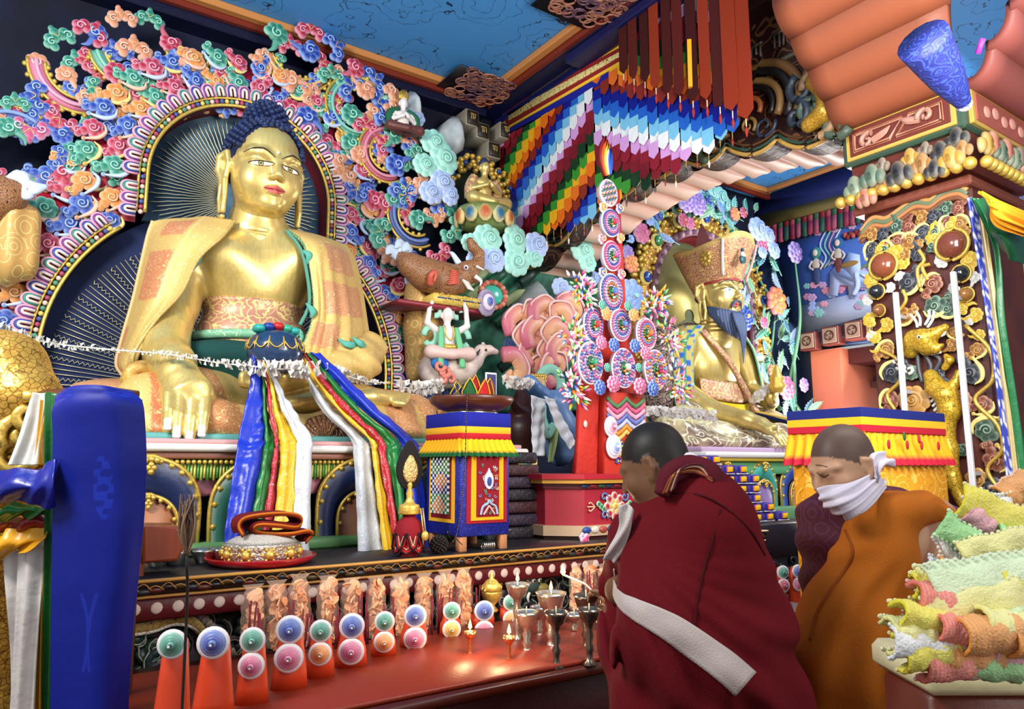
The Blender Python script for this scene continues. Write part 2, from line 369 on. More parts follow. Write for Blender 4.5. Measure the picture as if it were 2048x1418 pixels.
# lacy carved corner brackets under the moulding
def curl(cx,cz,r,turns,y,t,rev=1,a0=0,n=26):
 a = np.linspace(0,turns*2*np.pi,n);rr = r*(1-a/a[-1]*.85);return np.column_stack([cx+rr*np.cos(a0+rev*a),np.full(n,y),cz+rr*np.sin(a0+rev*a)])
for (x0,y0,px) in ((3.5,5.5,0),(3.5,3.9,0)):
 w = MB();rr = np.random.RandomState(3)
 for i in range(70):
  a = rr.rand()*2-1;d = rr.rand();L_ = .62*(1-abs(a)*.2)
  cx = x0+(-.42+.5*rr.rand() if True else 0)*1.0+.1;cy = y0+(-.34+.5*rr.rand())+.0
  w.add(tube([[cx+.05*math.cos(t),cy+.05*math.sin(t),5.06+.0*t] for t in np.linspace(0,2*np.pi,13)[:-1]],.009,5,closed=True),c('a8705a') if i % 3 else c('6a4a5a'))
 w.add(box((x0-.42,y0-.30,5.085),(x0+.2,y0+.26,5.10)),c('120c14'))
 tag(w.obj('ceiling_bracket',PAINT),'lacy carved bracket under the ceiling moulding in the '+('far corner' if y0 > 5 else 'beam side above the banner'),'bracket')
# dentil blocks with carved letters, near the back wall
g = 0
DENT_L = ['lower small block with a carved letter at the wall corner','upper carved letter block nearest the wall corner','carved letter block half hidden behind the banner edge']
for (px,py,s) in ((1072-14,0,0),):pass
def glyph(w,cx,cz,s,k,y,put):
 rr = np.random.RandomState(k)
 bars = [((-.8,.8),(.8,.8))]+[((x,.8),(x+.1*rr.randn(),-.2-.6*rr.rand())) for x in (-.5,0,.55)]
 for a,b in bars:put(w,(cx+a[0]*s,cz+a[1]*s),(cx+b[0]*s,cz+b[1]*s),s*.13)
for i,(px,py) in enumerate(((966,262),(988,300),(945,236),(1012,262))):
 q = T(px,py,5.62);w = MB();r_ = .075;w.add(bar((q[0]-r_,5.62,q[2]-r_*1.1),(q[0]+r_,5.92,q[2]+r_*1.1),c('8d8676'),.006));w.add(bar((q[0]-r_*.8,5.605,q[2]-r_*.9),(q[0]+r_*.8,5.63,q[2]+r_*.9),c('2a241c'),.004))
 glyph(w,q[0],q[2],.04,i,0,lambda w,a,b,t:w.add(tube([(a[0],5.60,a[1]),(b[0],5.60,b[1])],t,5),c('b59a5a')))
 w.obj('letter_block',PAINT)
for i,o in enumerate([o for o in bpy.data.objects if o.name.startswith('letter_block')]):
 tag(o,['middle grey block with a gold carved letter in the dark corner','lowest grey block with a gold carved letter above the small gold statue','highest and leftmost grey carved letter block in the dark corner','grey carved letter block at the banner edge'][i],'carved block',None)
# ---------------------------------------------------------------- arched beam on the column, fluted soffit
def beam_z(y):return float(np.interp(y,[1.7,2.4,2.74,3.14,3.6,3.97,4.7,5.26,5.9],[3.72,3.72,3.80,3.90,3.97,4.0,3.93,3.74,3.54]))
beam = thing('arched_beam','arched beam with dark carved face and peach fluted underside running from column to back wall','beam',(4.5,4.1,3.6))
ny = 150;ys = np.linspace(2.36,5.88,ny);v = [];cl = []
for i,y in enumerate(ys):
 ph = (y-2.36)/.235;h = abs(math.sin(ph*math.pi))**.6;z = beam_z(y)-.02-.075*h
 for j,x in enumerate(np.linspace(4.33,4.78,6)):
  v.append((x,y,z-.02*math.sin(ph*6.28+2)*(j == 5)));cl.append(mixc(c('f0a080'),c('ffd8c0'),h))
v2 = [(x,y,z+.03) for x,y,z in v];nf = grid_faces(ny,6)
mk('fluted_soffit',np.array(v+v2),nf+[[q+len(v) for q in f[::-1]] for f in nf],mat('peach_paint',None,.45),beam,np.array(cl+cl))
# carved face with scalloped lower edge
def scallop(y):ph = (y-2.4)/.42;return beam_z(y)-.03-.10*abs(math.sin(ph*math.pi))**.7
yy = np.linspace(2.36,5.86,120)
poly = [(y,scallop(y)) for y in yy]+[(5.86,4.74),(2.36,4.74)]
v,f = slab([(-p[0],p[1]) for p in poly],0,.2,.015)
vv = np.column_stack([4.16+v[:,1],-v[:,0],v[:,2]])
mk('carved_face',vv,f,mat('dark_carving',c('2a0f0c'),.5,pat=('floral',5,c('6a4228'),.12),bump=(14,.8)),beam,smooth=False)
w = MB()
for off,r,col in ((0,.016,c('b9924a')),(.035,.012,c('2f4a3a')),(.07,.010,c('5a3a22'))):
 w.add(tube([(4.15,y,scallop(y)+off) for y in yy],r,6),col)
for i in range(26):
 y = 2.5+i*.135;z = scallop(y)+.16+.05*(i % 3)
 p = curl(y,z,.07+.02*(i % 2),1.3,0,0,1 if i % 2 else -1,i);w.add(tube(np.column_stack([p[:,1]+4.14,p[:,0],p[:,2]]),np.linspace(.016,.006,26),6),[c('8a6a3a'),c('38504a'),c('6a3a26'),c('2c3548')][i % 4])
w.obj('scroll_edge',PAINT,beam)
# big dark ogee scroll in the beam face (between the pennants and the gold dragon)
w = MB()
for k,(r,col) in enumerate(((.30,c('6a4a28')),(.25,c('141010')),(.19,c('7a5a32')),(.15,c('120c0a')),(.08,c('8a4a24')))):
 pts = [(4.12-.012*k,2.98+math.cos(a)*r*1.25,4.02+math.sin(a)*r*1.1) for a in np.linspace(-.5,math.pi+.5,24)]
 w.add(tube(pts,.035-.004*k,7),col)
for sgn in (-1,1):
 p = curl(2.98+sgn*.40,3.92,.10,1.3,0,0,sgn,-1.5 if sgn > 0 else -1.5);w.add(tube(np.column_stack([p[:,1]+4.12,p[:,0],p[:,2]]),np.linspace(.03,.008,26),7),c('4a5a44'))
w.obj('ogee_scroll',PAINT,beam)
# row of letters on the dark frieze above
w = MB();w.add(bar((4.14,2.3,4.30),(4.2,3.6,4.34),c('4a4438')))
for i in range(6):
 glyph(w,2.75+i*.19,4.46,.07,i+20,0,lambda w,a,b,t:w.add(tube([(4.14,a[0],a[1]),(4.14,b[0],b[1])],t,5),c('4e463e')))
w.obj('letter_frieze',PAINT,beam)
# ---------------------------------------------------------------- right wall: mural, painted valance, window bay
mural = thing('mural','painted wall mural of two haloed figures and a pale blue elephant among pastel clouds','mural',(8.15,4.8,3.2))
def onwall(pts,x=8.15):return np.array([TX(px,py,x) for px,py in pts])
def wallpatch(pts,col,x=8.15,t=.012,w=None):
 P = onwall(pts,x);v,f = slab(np.column_stack([-P[:,1],P[:,2]]),0,t,.0);vv = np.column_stack([x+v[:,1]-t,-v[:,0],v[:,2]])
 w.add((vv,f),col)
w = MB();wallpatch([(1555,500),(1585,455),(1725,420),(1760,420),(1760,625),(1605,668),(1580,640)],c('4468b4'),8.16,.01,w)
wallpatch([(1602,612),(1760,575),(1760,625),(1605,668)],c('b0b8d0'),8.15,.01,w)
rr = np.random.RandomState(5)
def cloudlet(px,py,r,col,x=8.14):
 for k in range(7):
  a = k*2*math.pi/6;q = TX(px+(r*.6*math.cos(a) if k < 6 else 0),py+r*.42*math.sin(a)*(k < 6),x);s = r*.5/1468*dep(q);w.add(sphere(q,(s*.25,s,s*.8),8,5),col)
for i in range(34):
 a = rr.rand();px = 1612+135*rr.rand();py = 645-.22*(px-1612)-rr.rand()*75 - 8
 cloudlet(px,py,7+5*rr.rand(),[c('e8a0b8'),c('a8b8e8'),c('8ac8c0'),c('c8a0c8'),c('d88aa0')][i % 5],8.145-.004*(i % 3))
for i in range(8):cloudlet(1618+i*17,462-i*3.2+(i % 2)*6,9,c('d8b0d0') if i % 2 else c('a8c8e8'))
for i in range(4):w.add(tube(onwall([(1640+i*8,540-i*4),(1652+i*9,515),(1640+i*9,490),(1655+i*9,455)],8.14),.012,5,14),[c('b8c8e0'),c('8ac0b0'),c('c898b0'),c('d0d8e8')][i])
w.obj('painted_ground',PAINTM,mural)
w = MB()   # elephant
wallpatch([(1660,590),(1662,545),(1675,530),(1700,528),(1725,540),(1745,545),(1758,560),(1758,600),(1745,600),(1740,575),(1722,575),(1715,588),(1700,590),(1697,572),(1680,570),(1676,592)],c('b8ccf8'),8.13,.02,w)
wallpatch([(1685,532),(1700,505),(1720,510),(1722,535),(1712,560),(1700,545)],c('c4d6fa'),8.12,.02,w)
w.add(sphere(TX(1698,528,8.1),(.02,.12,.035),12,6),c('a07a3a'));w.add(tube(onwall([(1712,545),(1716,570),(1708,590)],8.1),.03,6,10),c('c4d6fa'));w.add(tube(onwall([(1722,548),(1736,556),(1742,552)],8.1),.012,5,8),c('f0f0f0'))
w.obj('painted_elephant',PAINTM,mural)
for nm,cx,cy,col in (('standing',1632,520,c('3a4a70')),('riding',1676,500,c('a8664a'))):
 w = MB();q = TX(cx,cy-14,8.13);s = dep(q)/1468
 w.add(sphere(q,(.015,11*s,12*s),14,8),c('3a9a8a') if nm == 'standing' else c('2f6a9a'));w.add(sphere(q+[-.02,0,0],(.02,5.5*s,7*s),10,8),c('e8d0c0'))
 w.add(sphere(TX(cx,cy+8,8.12),(.02,9*s,12*s),10,8),c('d8c8b0'));w.add(sphere(TX(cx+1,cy+30,8.12),(.02,8*s,20*s),10,8),col if nm == 'standing' else c('7a3a3a'))
 w.add(tube(onwall([(cx-8,cy+2),(cx-13,cy+14),(cx-5,cy+20)],8.11),.012,5,10),c('e8d0c0'));w.add(tube(onwall([(cx+8,cy+2),(cx+13,cy+10),(cx+8,cy+18)],8.11),.012,5,10),c('e8d0c0'))
 w.obj('painted_figure',PAINTM,mural)
w = MB();q = TX(1715,468,8.12)
for k in range(12):w.add(sphere(TX(1690+k*5.5,470-k*1.5+(k % 2)*5,8.12),(.02,.03,.035),8,5),c('8a2a2a') if k % 3 else c('c85a4a'))
w.obj('painted_canopy',PAINTM,mural)
val = thing('painted_valance','painted pleated valance in red and green below the ceiling on the side wall','valance',(8.1,4.9,4.5))
w = MB()
for i in range(24):
 px0 = 1520+i*12;u = lambda px,dy:(px,455-(px-1560)*.235+dy)
 k = i % 3
 wallpatch([u(px0,-30),u(px0+12,-30),u(px0+12,4),u(px0,4)],[c('3a6a4a'),c('8a2030'),c('b04858')][k],8.13,.03,w)
 wallpatch([u(px0,2),u(px0+12,2),u(px0+12,26+4*(i % 2)),u(px0+6,31),u(px0,26)],[c('b05068'),c('2f5a48'),c('9a3048')][k],8.12,.03,w)
w.obj('pleats',PAINTM,val)
w = MB();wallpatch([(1490,440),(1720,383),(1760,370),(1760,393),(1490,465)],c('6a5a2a'),8.1,.05,w)
wallpatch([(1470,412),(1515,402),(1720,320),(1760,300),(1760,372),(1490,440)],c('0e1a58'),8.12,.04,w)
for i in range(46):
 px = 1500+rr.rand()*225;py = 428-(px-1500)*.33+rr.rand()*34*(px-1440)/300-4;q = TX(px,py,8.09);s = .05+.02*rr.rand()
 p = curl(q[1],q[2],s,1.2,0,0,1 if i % 2 else -1,i);w.add(tube(np.column_stack([p[:,1]+8.09,p[:,0],p[:,2]]),.009,4),[c('8a7a4a'),c('5a6aa8'),c('9aa0c8')][i % 3])
w.obj('frieze',PAINTM,val)
# dark patterned band and yin-yang dentils above the window bay
w = MB();P = onwall([(1603,668),(1740,632),(1760,628),(1760,655),(1740,660),(1603,697)],8.1);v,f = slab(np.column_stack([-P[:,1],P[:,2]]),0,.06,.004)
tag(mk('lintel_band',np.column_stack([8.08+v[:,1],-v[:,0],v[:,2]]),f,mat('key_pattern',c('1c2238'),.6,pat=('scale',26,c('6a7290'),.03)),smooth=False),'dark blue fretwork band across the top of the window bay','lintel')
for i,(px,py) in enumerate(((1614,682),(1659,671),(1705,660),(1748,650))):
 q = TX(px,py,8.0);w = MB();s = .11
 w.add(bar((q[0],q[1]-s,q[2]-s),(q[0]+.16,q[1]+s,q[2]+s),c('7a3a30'),.01));w.add(bar((q[0]-.01,q[1]-s*.8,q[2]-s*.8),(q[0]+.02,q[1]+s*.8,q[2]+s*.8),c('b89a80'),.004))
 a = np.linspace(0,2*np.pi,17)[:-1];w.add(tube([(q[0]-.012,q[1]+.055*math.cos(t),q[2]+.055*math.sin(t)) for t in a],.009,5,closed=True),c('5a2420'))
 for k in range(3):p = curl(q[1]+.026*math.cos(k*2.1),q[2]+.026*math.sin(k*2.1),.02,.7,0,0,1,k*2.1,9);w.add(tube(np.column_stack([p[:,1]+q[0]-.012,p[:,0],p[:,2]]),.006,4),c('5a2420'))
 tag(w.obj('dentil_block',PAINT,smooth=False),['leftmost','second from left','third from left','rightmost'][i]+' square dentil with a swirl medallion above the window bay','dentil','swirl dentils over the window bay')
# window bay: splayed peach jamb, lintels, bright window
w = MB();w.add(box((8.1,5.22,1.2),(8.2,5.34,3.02)),c('14182c'));w.add(box((8.12,4.84,1.2),(9.3,5.22,2.98)),c('f08a66'))
struct(w.obj('window_1_jamb',PAINT,None,False))
w = MB();w.add(box((8.3,3.6,2.80),(9.3,5.22,2.98)),c('5a2a28'))
for z,col in ((2.70,c('8a3a34')),(2.62,c('3a2a38')),(2.54,c('6a4440'))):w.add(box((9.0-(2.8-z),3.6,z),(9.3,4.9,z+.07)),col)
w.add(box((9.1,3.6,2.2),(9.3,4.6,2.55)),c('241c2c'))
struct(w.obj('window_1_lintel',PAINT,None,False))
w = MB()
for a,b in (((9.1,4.52,1.2),(9.3,4.60,2.3)),((9.1,3.6,2.2),(9.3,4.6,2.3)),((9.12,4.44,1.2),(9.28,4.52,2.22))):w.add(box(a,b),c('3a2a30'))
struct(w.obj('window_1_frame',PAINT,None,False))
struct(mk('window_1_pane',*box((9.26,3.4,1.0),(9.28,4.6,2.3)),mat('daylight_pane',c('f4f8ff'),.5,emit=3.0),smooth=False))
# reddish painted figures on the near side wall (seen right of the column)
m2 = thing('red_mural','wall painting of seated red robed figures right of the carved column','mural',(8.15,3.0,2.5))
w = MB()
wallpatch([(1985,480),(2060,500),(2060,1010),(2010,1010)],c('5f7f86'),8.16,.01,w)
wallpatch([(2005,765),(2060,770),(2060,800),(2008,792)],c('b05a6a'),8.14,.01,w);wallpatch([(2010,795),(2060,800),(2060,1010),(2030,1010)],c('3f54a8'),8.14,.01,w)
w.obj('painted_ground',PAINTM,m2)
for i,(px,py,s) in enumerate(((2000,545,1),(2030,640,1.8),(2018,738,1.1),(2035,560,.8))):
 w = MB();q = TX(px,py,8.13);w.add(sphere(q+[0,0,-.02],(.02,.10*s,.17*s),12,8),c('4f9a7a') if i % 2 else c('7a9ab0'));w.add(sphere(q+[-.02,0,-.05*s],(.02,.075*s,.12*s),12,8),c('b83a3a'))
 w.add(sphere(q+[-.03,0,.08*s],(.02,.028*s,.035*s),10,8),c('d8a888'));w.add(sphere(q+[-.02,0,-.15*s],(.02,.11*s,.035*s),12,6),c('a83048'))
 w.obj('painted_figure',PAINTM,m2)
# ================================================================ great seated golden statue
def decal(bv,pts,off=.004,dy=-1.0):
 """points (x,z) of the head's own frame thrown onto its front"""
 out = []
 for x,z in pts:
  h = bv.ray_cast(Vector((x,dy,z)),Vector((0,1,0)))
  y = h[0].y if h[0] is not None else (out[-1][1]+off if out else -.2)
  out.append((x,y-off,z))
 return np.array(out)
def patch(bv,fn,box_,n,colf,off=.003):
 x0,x1,z0,z1 = box_;nx,nz = n;X,Z = np.meshgrid(np.linspace(x0,x1,nx),np.linspace(z0,z1,nz),indexing='ij')
 ins = fn(X,Z);P = decal(bv,list(zip(X.ravel(),Z.ravel())),off);f = [q for q in grid_faces(nx,nz) if all(ins.ravel()[i] for i in q)]
 used = sorted({i for q in f for i in q});mp = {u:k for k,u in enumerate(used)}
 return P[used],[[mp[i] for i in q] for q in f],colf(X,Z).reshape(-1,4)[used]
def almond(cx,cz,hw,hu,hl,tilt=0):
 def fn(X,Z):
  u = (X-cx)/hw;z = Z-cz-tilt*(X-cx);w = np.clip(1-u*u,0,1);return (np.abs(u) < 1) & (z < hu*w) & (z > -hl*w)
 return fn
def eye_col(cx,cz,ir,dx=0,blue=False,white='f4efe4'):
 def fn(X,Z):
  d = np.hypot(X-cx-dx,(Z-cz)*1.0);o = np.tile(c(white),X.shape+(1,))
  o[d < ir] = c('4a5a2c') if not blue else c('7a9ac8');o[d < ir*.62] = c('d8c070') if not blue else c('dfe8f4');o[d < ir*.42] = c('14100c');o[(d < ir) & (d > ir*.82)] = c('1a1410');return o
 return fn
def place(M,v):return np.asarray(v)@M[:3,:3].T+M[:3,3]
BH = T(529,352,4.62)
bud = thing('golden_statue','great seated golden statue with blue curled hair, one hand reaching down over its shin','statue',T(520,890,4.7))
GF = c('e2c474')
s = Sculpt(GF)
s.ball((0,.03,.10),(.222,.25,.25),.02).ball((0,-.02,-.05),(.205,.205,.21),.05).ball((0,-.05,-.165),(.15,.15,.11),.06)
s.ball((0,-.165,-.222),(.055,.045,.04),.05)
for g in (-1,1):
 s.ball((g*.105,-.13,-.075),(.085,.075,.10),.05)
 s.limb([(g*.185,-.10,.07),(g*.14,-.165,.088),(g*.08,-.205,.085),(g*.025,-.222,.05)],[.02,.022,.022,.018],.035)
 s.ball((g*.092,-.168,.018),(.064,.040,.036),.018)
 s.ball((g*.031,-.240,-.066),(.020,.024,.018),.014)
 s.limb([(g*.235,.03,.10),(g*.262,.07,.07),(g*.262,.08,-.01),(g*.245,.04,-.09)],[.022,.026,.024,.022],.01)
 s.limb([(g*.235,.02,.10),(g*.228,.0,.03),(g*.236,.01,-.06)],[.02,.016,.018],.01)
 s.ball((g*.235,.05,.01),(.014,.05,.09),.01)
 s.limb([(g*.248,.045,-.08),(g*.252,.05,-.20),(g*.246,.02,-.315)],[.020,.015,.018],.006)
 s.limb([(g*.240,.005,-.08),(g*.242,-.02,-.20),(g*.242,.0,-.315)],[.020,.015,.018],.006)
 s.cap((g*.052,-.208,-.134),(0,-.232,-.124),.008,.012,.008).cap((g*.040,-.206,-.152),(0,-.226,-.157),.010,.015,.01)
s.cap((0,-.20,.062),(0,-.268,-.050),.019,.026,.03).ball((0,-.268,-.058),(.024,.024,.020),.014)
s.cap((0,.06,-.17),(0,.10,-.46),.148,.185,.05)
for z in (-.30,-.345,-.39):s.bxx((0,.05,z),(.3,.3,.004),.003,.012,None,'-')
v,f,cl = s.mesh(.0055)
HEADV,HEADF,HEADC = v,f,cl;bv = bvh(v,f);HM = mov(BH)@rotz(math.radians(3))@rotx(math.radians(5))
# body, right arm and hand, foot, in one surface with the head
s = Sculpt(GF);t = lambda px,py,y:T(px,py,y)
s.ball(t(508,560,4.80),(.37,.25,.34),.02).ball(t(505,690,4.80),(.34,.25,.30),.08).ball(t(440,515,4.74),(.20,.20,.17),.12).ball(t(578,520,4.74),(.19,.20,.17),.12)
s.cap(t(385,520,4.85),t(640,525,4.88),.16,.13,.12).cap(t(515,470,4.78),t(515,440,4.72),.20,.17,.10)
s.limb([t(372,520,4.80),t(345,610,4.72),t(325,688,4.52)],[.165,.145,.135],.05)
s.limb([t(325,690,4.52),t(345,730,4.32),t(362,762,4.16)],[.135,.115,.085],.05)
s.limb([t(360,758,4.16),t(373,788,4.09)],[.105,.135],.05,sq=((0.2,1,.15),.5))
for (bx_,by,tx,ty,r0,y1) in ((338,796,336,846,.034,4.0),(360,800,354,862,.037,3.99),(386,800,379,872,.038,3.985),(410,796,404,860,.035,3.99)):
 s.limb([t(bx_,by-6,4.06),t((bx_+tx)/2,(by+ty)/2,4.01),t(tx,ty,y1)],[r0*1.02,r0*.92,r0*.78],.005)
s.limb([t(398,770,4.12),t(416,795,4.11),t(420,818,4.13)],[.042,.036,.028],.03)
# left hand lying in the lap, right foot on the thigh
s.limb([t(705,735,4.45),t(640,752,4.30),t(560,760,4.2)],[.11,.095,.10],.04,sq=((0,.3,1),.7))
for k in range(4):s.cap(t(560,752+k*7,4.17),t(486,750+k*6,4.16),.030,.024,.012)
s.limb([t(560,812,4.28),t(650,800,4.24),t(740,798,4.2),t(792,800,4.2)],[.11,.10,.085,.06],.03,sq=((0,.2,1),.75))
for k in range(5):s.cap(t(790,790+k*4,4.24-.03*k),t(816-k*2,792+k*4,4.22-.03*k),.024,.020,.008)
v2,f2,cl2 = s.mesh(.011)
V = np.concatenate([place(HM,v),v2]);FF = np.concatenate([f,f2+len(v)])
mk('body',V,FF,GOLD,bud,np.concatenate([cl,cl2]))
bodybv = bvh(v2,f2)
# painted eyes, brows, lips
for g,cx in ((-1,-.092),(1,.092)):
 w = MB();p = patch(bv,almond(cx,.012,.066,.011,.017,-g*.09),(cx-.07,cx+.07,-.02,.04),(44,28),eye_col(cx,.010,.018,-.004));w.add((place(HM,p[0]),p[1],p[2]));w.obj('eye',mat('eye_enamel',None,.25),bud)
w = MB()
for g in (-1,1):
 a = np.linspace(0,1,26);x = g*(.022+.165*a);z = .052+.062*np.sin(np.pi*np.minimum(a*.72+.10,1))-.012
 w.add(tube(place(HM,decal(bv,list(zip(x,z)),.003)),np.sin(np.pi*np.clip(a,.06,.97))*.0038+.0012,5),c('20160c'))
 x = g*.092+.069*np.cos(np.linspace(0,np.pi,22));z = .012-g*-.09*(x-g*.092)*-1+.0135*np.sin(np.linspace(0,np.pi,22))
 w.add(tube(place(HM,decal(bv,list(zip(x,z)),.004)),.0028,5),c('2a2016'))
 z = .012-g*.09*(x-g*.092)-.018*np.sin(np.linspace(0,np.pi,22));w.add(tube(place(HM,decal(bv,list(zip(x,z)),.004)),.0014,5),c('8a6a3a'))
w.obj('eyebrow',PAINTM,bud)['label'] = 'fine painted eyebrow and lid lines'
w = MB()
def lipf(X,Z):u = X/.070;return (np.abs(u) < 1) & (Z < -.121+.004*np.cos(u*9)-.012*u*u+.004) & (Z > -.168+.032*u**2) & (Z > -.172)
def lipc(X,Z):
 o = np.tile(c('cf5a52'),X.shape+(1,));o[np.abs(Z+.141-.006*(X/.06)**2) < .0035] = c('7a1f1c');return o
p = patch(bv,lipf,(-.072,.072,-.18,-.105),(52,34),lipc,.002);w.add((place(HM,p[0]),p[1],p[2]));w.obj('lips',mat('lip_paint',None,.5),bud)
mk('forehead_jewel',*sphere(place(HM,decal(bv,[(0,.098)],.004))[0],.010),mat('pearl',c('ffffff'),.2),bud)
# hair of snail curls
w = MB()
def cap_pt(th,ph,R=1.0):return np.array([.238*math.sin(th)*math.sin(ph),.03+.262*math.sin(th)*-math.cos(ph),.10+.262*math.cos(th)])*1.0
hv,hf = sphere((0,.045,.115),(.232,.252,.25),28,18);keep = [q for q in hf if all((hv[i][2] > .085+.9*(-.19-hv[i][1]) and (hv[i][1] > -.15 or hv[i][2] > .225) and hv[i][2] > -.12) for i in q)]
w.add((place(HM,hv),keep),c('141c3c'));w.add((place(HM,sphere((0,.06,.385),(.115,.12,.10),16,10)[0]),sphere((0,0,0),1,16,10)[1]),c('141c3c'))
def hairline(ax):return .262-.30*abs(ax)**1.6*4.2 if abs(ax) < .17 else -1
cur = []
for k in range(520):
 z = 1-(k+.5)/520*1.62;ph = k*2.399963;r = math.sqrt(max(0,1-z*z));d = np.array([r*math.cos(ph),r*math.sin(ph),z]);p = d*np.array([.236,.256,.256])+[0,.045,.115]
 lim = .275-.30*max(0,(abs(p[0])-.11)/.11)**2.2 if p[1] < .0 else -.14
 if p[1] < 0 and p[2] < lim:continue
 if p[1] >= 0 and p[2] < -.13:continue
 if p[2] > .30 and np.hypot(p[0],p[1]-.06) < .115:continue
 if abs(p[0]) > .205 and p[1] < .11 and p[2] < .13:continue
 cur.append((p,d))
for k in range(110):
 z = 1-(k+.5)/110*1.25;ph = k*2.399963;r = math.sqrt(max(0,1-z*z));d = np.array([r*math.cos(ph),r*math.sin(ph),z]);cur.append((d*np.array([.125,.13,.12])+[0,.06,.375],d))
for p,d in cur:
 q = Vector(d).to_track_quat('Z','Y').to_matrix().to_4x4();M = HM@mov(p)@np.array(q)
 vv,ff = lathe([(.021,-.004),(.022,.006),(.015,.013),(.016,.016),(.008,.024),(0,.027)],7);w.add((vv,ff),c('1b2850') if (len(w.v) % 3) else c('24335f'),M)
w.obj('hair',mat('hair_blue',None,.55,spec=.4),bud)
# fingernails
for tx,ty,y1 in ((336,846,4.0),(354,862,3.99),(379,872,3.985),(404,860,3.99)):
 w = MB();q = t(tx,ty-2,y1-.024);w.add(box(q+[-.019,-.006,-.030],q+[.019,.010,.022],.008),c('f4ede0'));w.add(box(q+[-.020,-.007,-.040],q+[.020,.012,-.018],.008),c('ffffff'));w.obj('fingernail',PAINTM,bud)
# chest cloth, sash
BRO = mat('pink_brocade',c('c28670'),.45,.25,pat=[('floral',11,c('f0d888'),.11),('petal',7,c('e8c880'),.07)])
BROY = mat('robe_brocade',None,.5,.15,pat=[('floral',17,c('f0d894'),.045)])
s = Sculpt();s.ball(t(508,560,4.80),(.385,.272,.35),.02).ball(t(505,690,4.80),(.36,.275,.31),.08)
s.bxx(t(508,440,4.6)+[0,0,.31-.30],(.8,.8,.42),.01,.01,None,'-',rot=roty(0));s.bxx(t(508,760,4.6)+[0,0,-.36],(.8,.8,.4),.01,.01,None,'-')
ztop = t(500,592,4.55)[2]
s.p[2] = ('x',np.array([t(508,600,4.6)[0],4.6,ztop+.8+.0]),np.array([.9,.9,.8]),np.eye(3),.01,s.col,'-',.01)
s.obj('chest_cloth',.012,BRO,bud)
s = Sculpt(c('4fae8a'));zb = t(505,668,4.55)[2]
tv,tf = tube([[t(505,690,4.8)[0]+.375*math.cos(a),4.80+.285*math.sin(a),zb+.015*math.cos(a)] for a in np.linspace(math.pi,2*math.pi,30)],.03,8)
w = MB();w.add((tv,tf),c('7cb894'));q = t(560,672,4.5)
w.add(tube(curl(q[0]-.04,q[2]+.01,.05,1.2,4.50,0),.018,6),c('6fc8b0'));w.add(tube(curl(q[0]+.10,q[2],.05,1.2,4.50,0,-1,2),.018,6),c('6fc8b0'));w.add(sphere(q+[.03,-.02,0],(.03,.02,.03)),c('b02020'))
w.obj('sash',mat('sash_green',None,.5,pat=('floral',20,c('c8e8b8'),.06)),bud)
# outer robe: right-hand flap (viewer's left) with orange patches
YEL,ORG = c('dcb768'),c('d8895e')
def patchcol(U,Vv):
 o = np.tile(YEL,U.shape+(1,));m = (Vv < .52) & (((U > .05) & (U < .20) & (Vv > .22)) | ((U > .27) & (U < .50) & (Vv > .12)) | ((U > .62) & (Vv < .14)))
 o[m] = ORG;e = (np.abs(Vv-.56) < .012) | (Vv < .02) | (Vv > .985);o[e] = c('e8d088');return o
rows = [[t(306,442,4.92),t(370,434,4.80),t(430,434,4.66),t(470,440,4.60)],
  [t(296,470,4.93),t(340,460,4.66),t(400,464,4.52),t(446,472,4.50)],
  [t(282,530,4.93),t(315,525,4.60),t(360,522,4.49),t(398,516,4.49)],
  [t(266,600,4.90),t(292,600,4.56),t(330,592,4.46),t(362,586,4.46)],
  [t(246,670,4.86),t(262,672,4.56),t(282,664,4.42),t(312,640,4.42)],
  [t(233,725,4.80),t(243,728,4.60),t(254,728,4.50),t(266,712,4.42)],
  [t(246,752,4.70),t(258,754,4.58),t(268,756,4.50),t(278,756,4.46)]]
w = MB();w.add(sheet(rows,90,60,.03,lambda U,Vv:.006*np.sin(Vv*14+U*3)*(1-np.abs(2*Vv-1)),patchcol))
w.add(tube(spline([r[-1] for r in rows],60),.010,6),c('c8a860'));w.add(tube(spline([r[0] for r in rows],60),.012,6),c('e0b884'))
w.obj('robe_flap',BROY,bud)
w = MB();w.add(sheet([[t(404,502,4.56),t(372,514,4.55)],[t(400,520,4.57),t(378,525,4.55)],[t(380,545,4.62),t(378,542,4.6)]],14,8,.012),c('6fb4b8'));w.obj('robe_lining',CLOTH,bud)
# outer robe: left side with deep pleats
def leftcol(U,Vv):
 o = np.tile(YEL,U.shape+(1,));b = (U > .16) & (U < .34) & (Vv > .42) & (Vv < .86) | (U > .40) & (U < .58) & (Vv > .30) & (Vv < .92) | (U > .64) & (U < .78) & (Vv > .1) & (Vv < .55)
 o[b] = c('d49468');o[(Vv < .03)] = c('5a8a6a');return o
rows = [[t(570,455,4.62),t(606,462,4.66),t(645,472,4.74),t(694,490,4.90)],
  [t(606,488,4.50),t(640,490,4.48),t(676,500,4.60),t(712,520,4.88)],
  [t(622,560,4.45),t(650,560,4.41),t(690,570,4.50),t(726,580,4.84)],
  [t(624,630,4.43),t(655,635,4.36),t(700,640,4.44),t(736,645,4.78)],
  [t(604,690,4.38),t(645,700,4.30),t(700,700,4.34),t(744,700,4.70)],
  [t(585,735,4.34),t(640,738,4.26),t(700,738,4.28),t(742,738,4.58)]]
w = MB();w.add(sheet(rows,90,90,.03,lambda U,Vv:(.022*np.sin(Vv*30+U*2)*np.clip(U*1.6-.3,0,1)*np.clip(4*(1-Vv),0,1)*np.clip(4*Vv,0,1)),leftcol))
w.obj('robe_shoulder',BROY,bud)
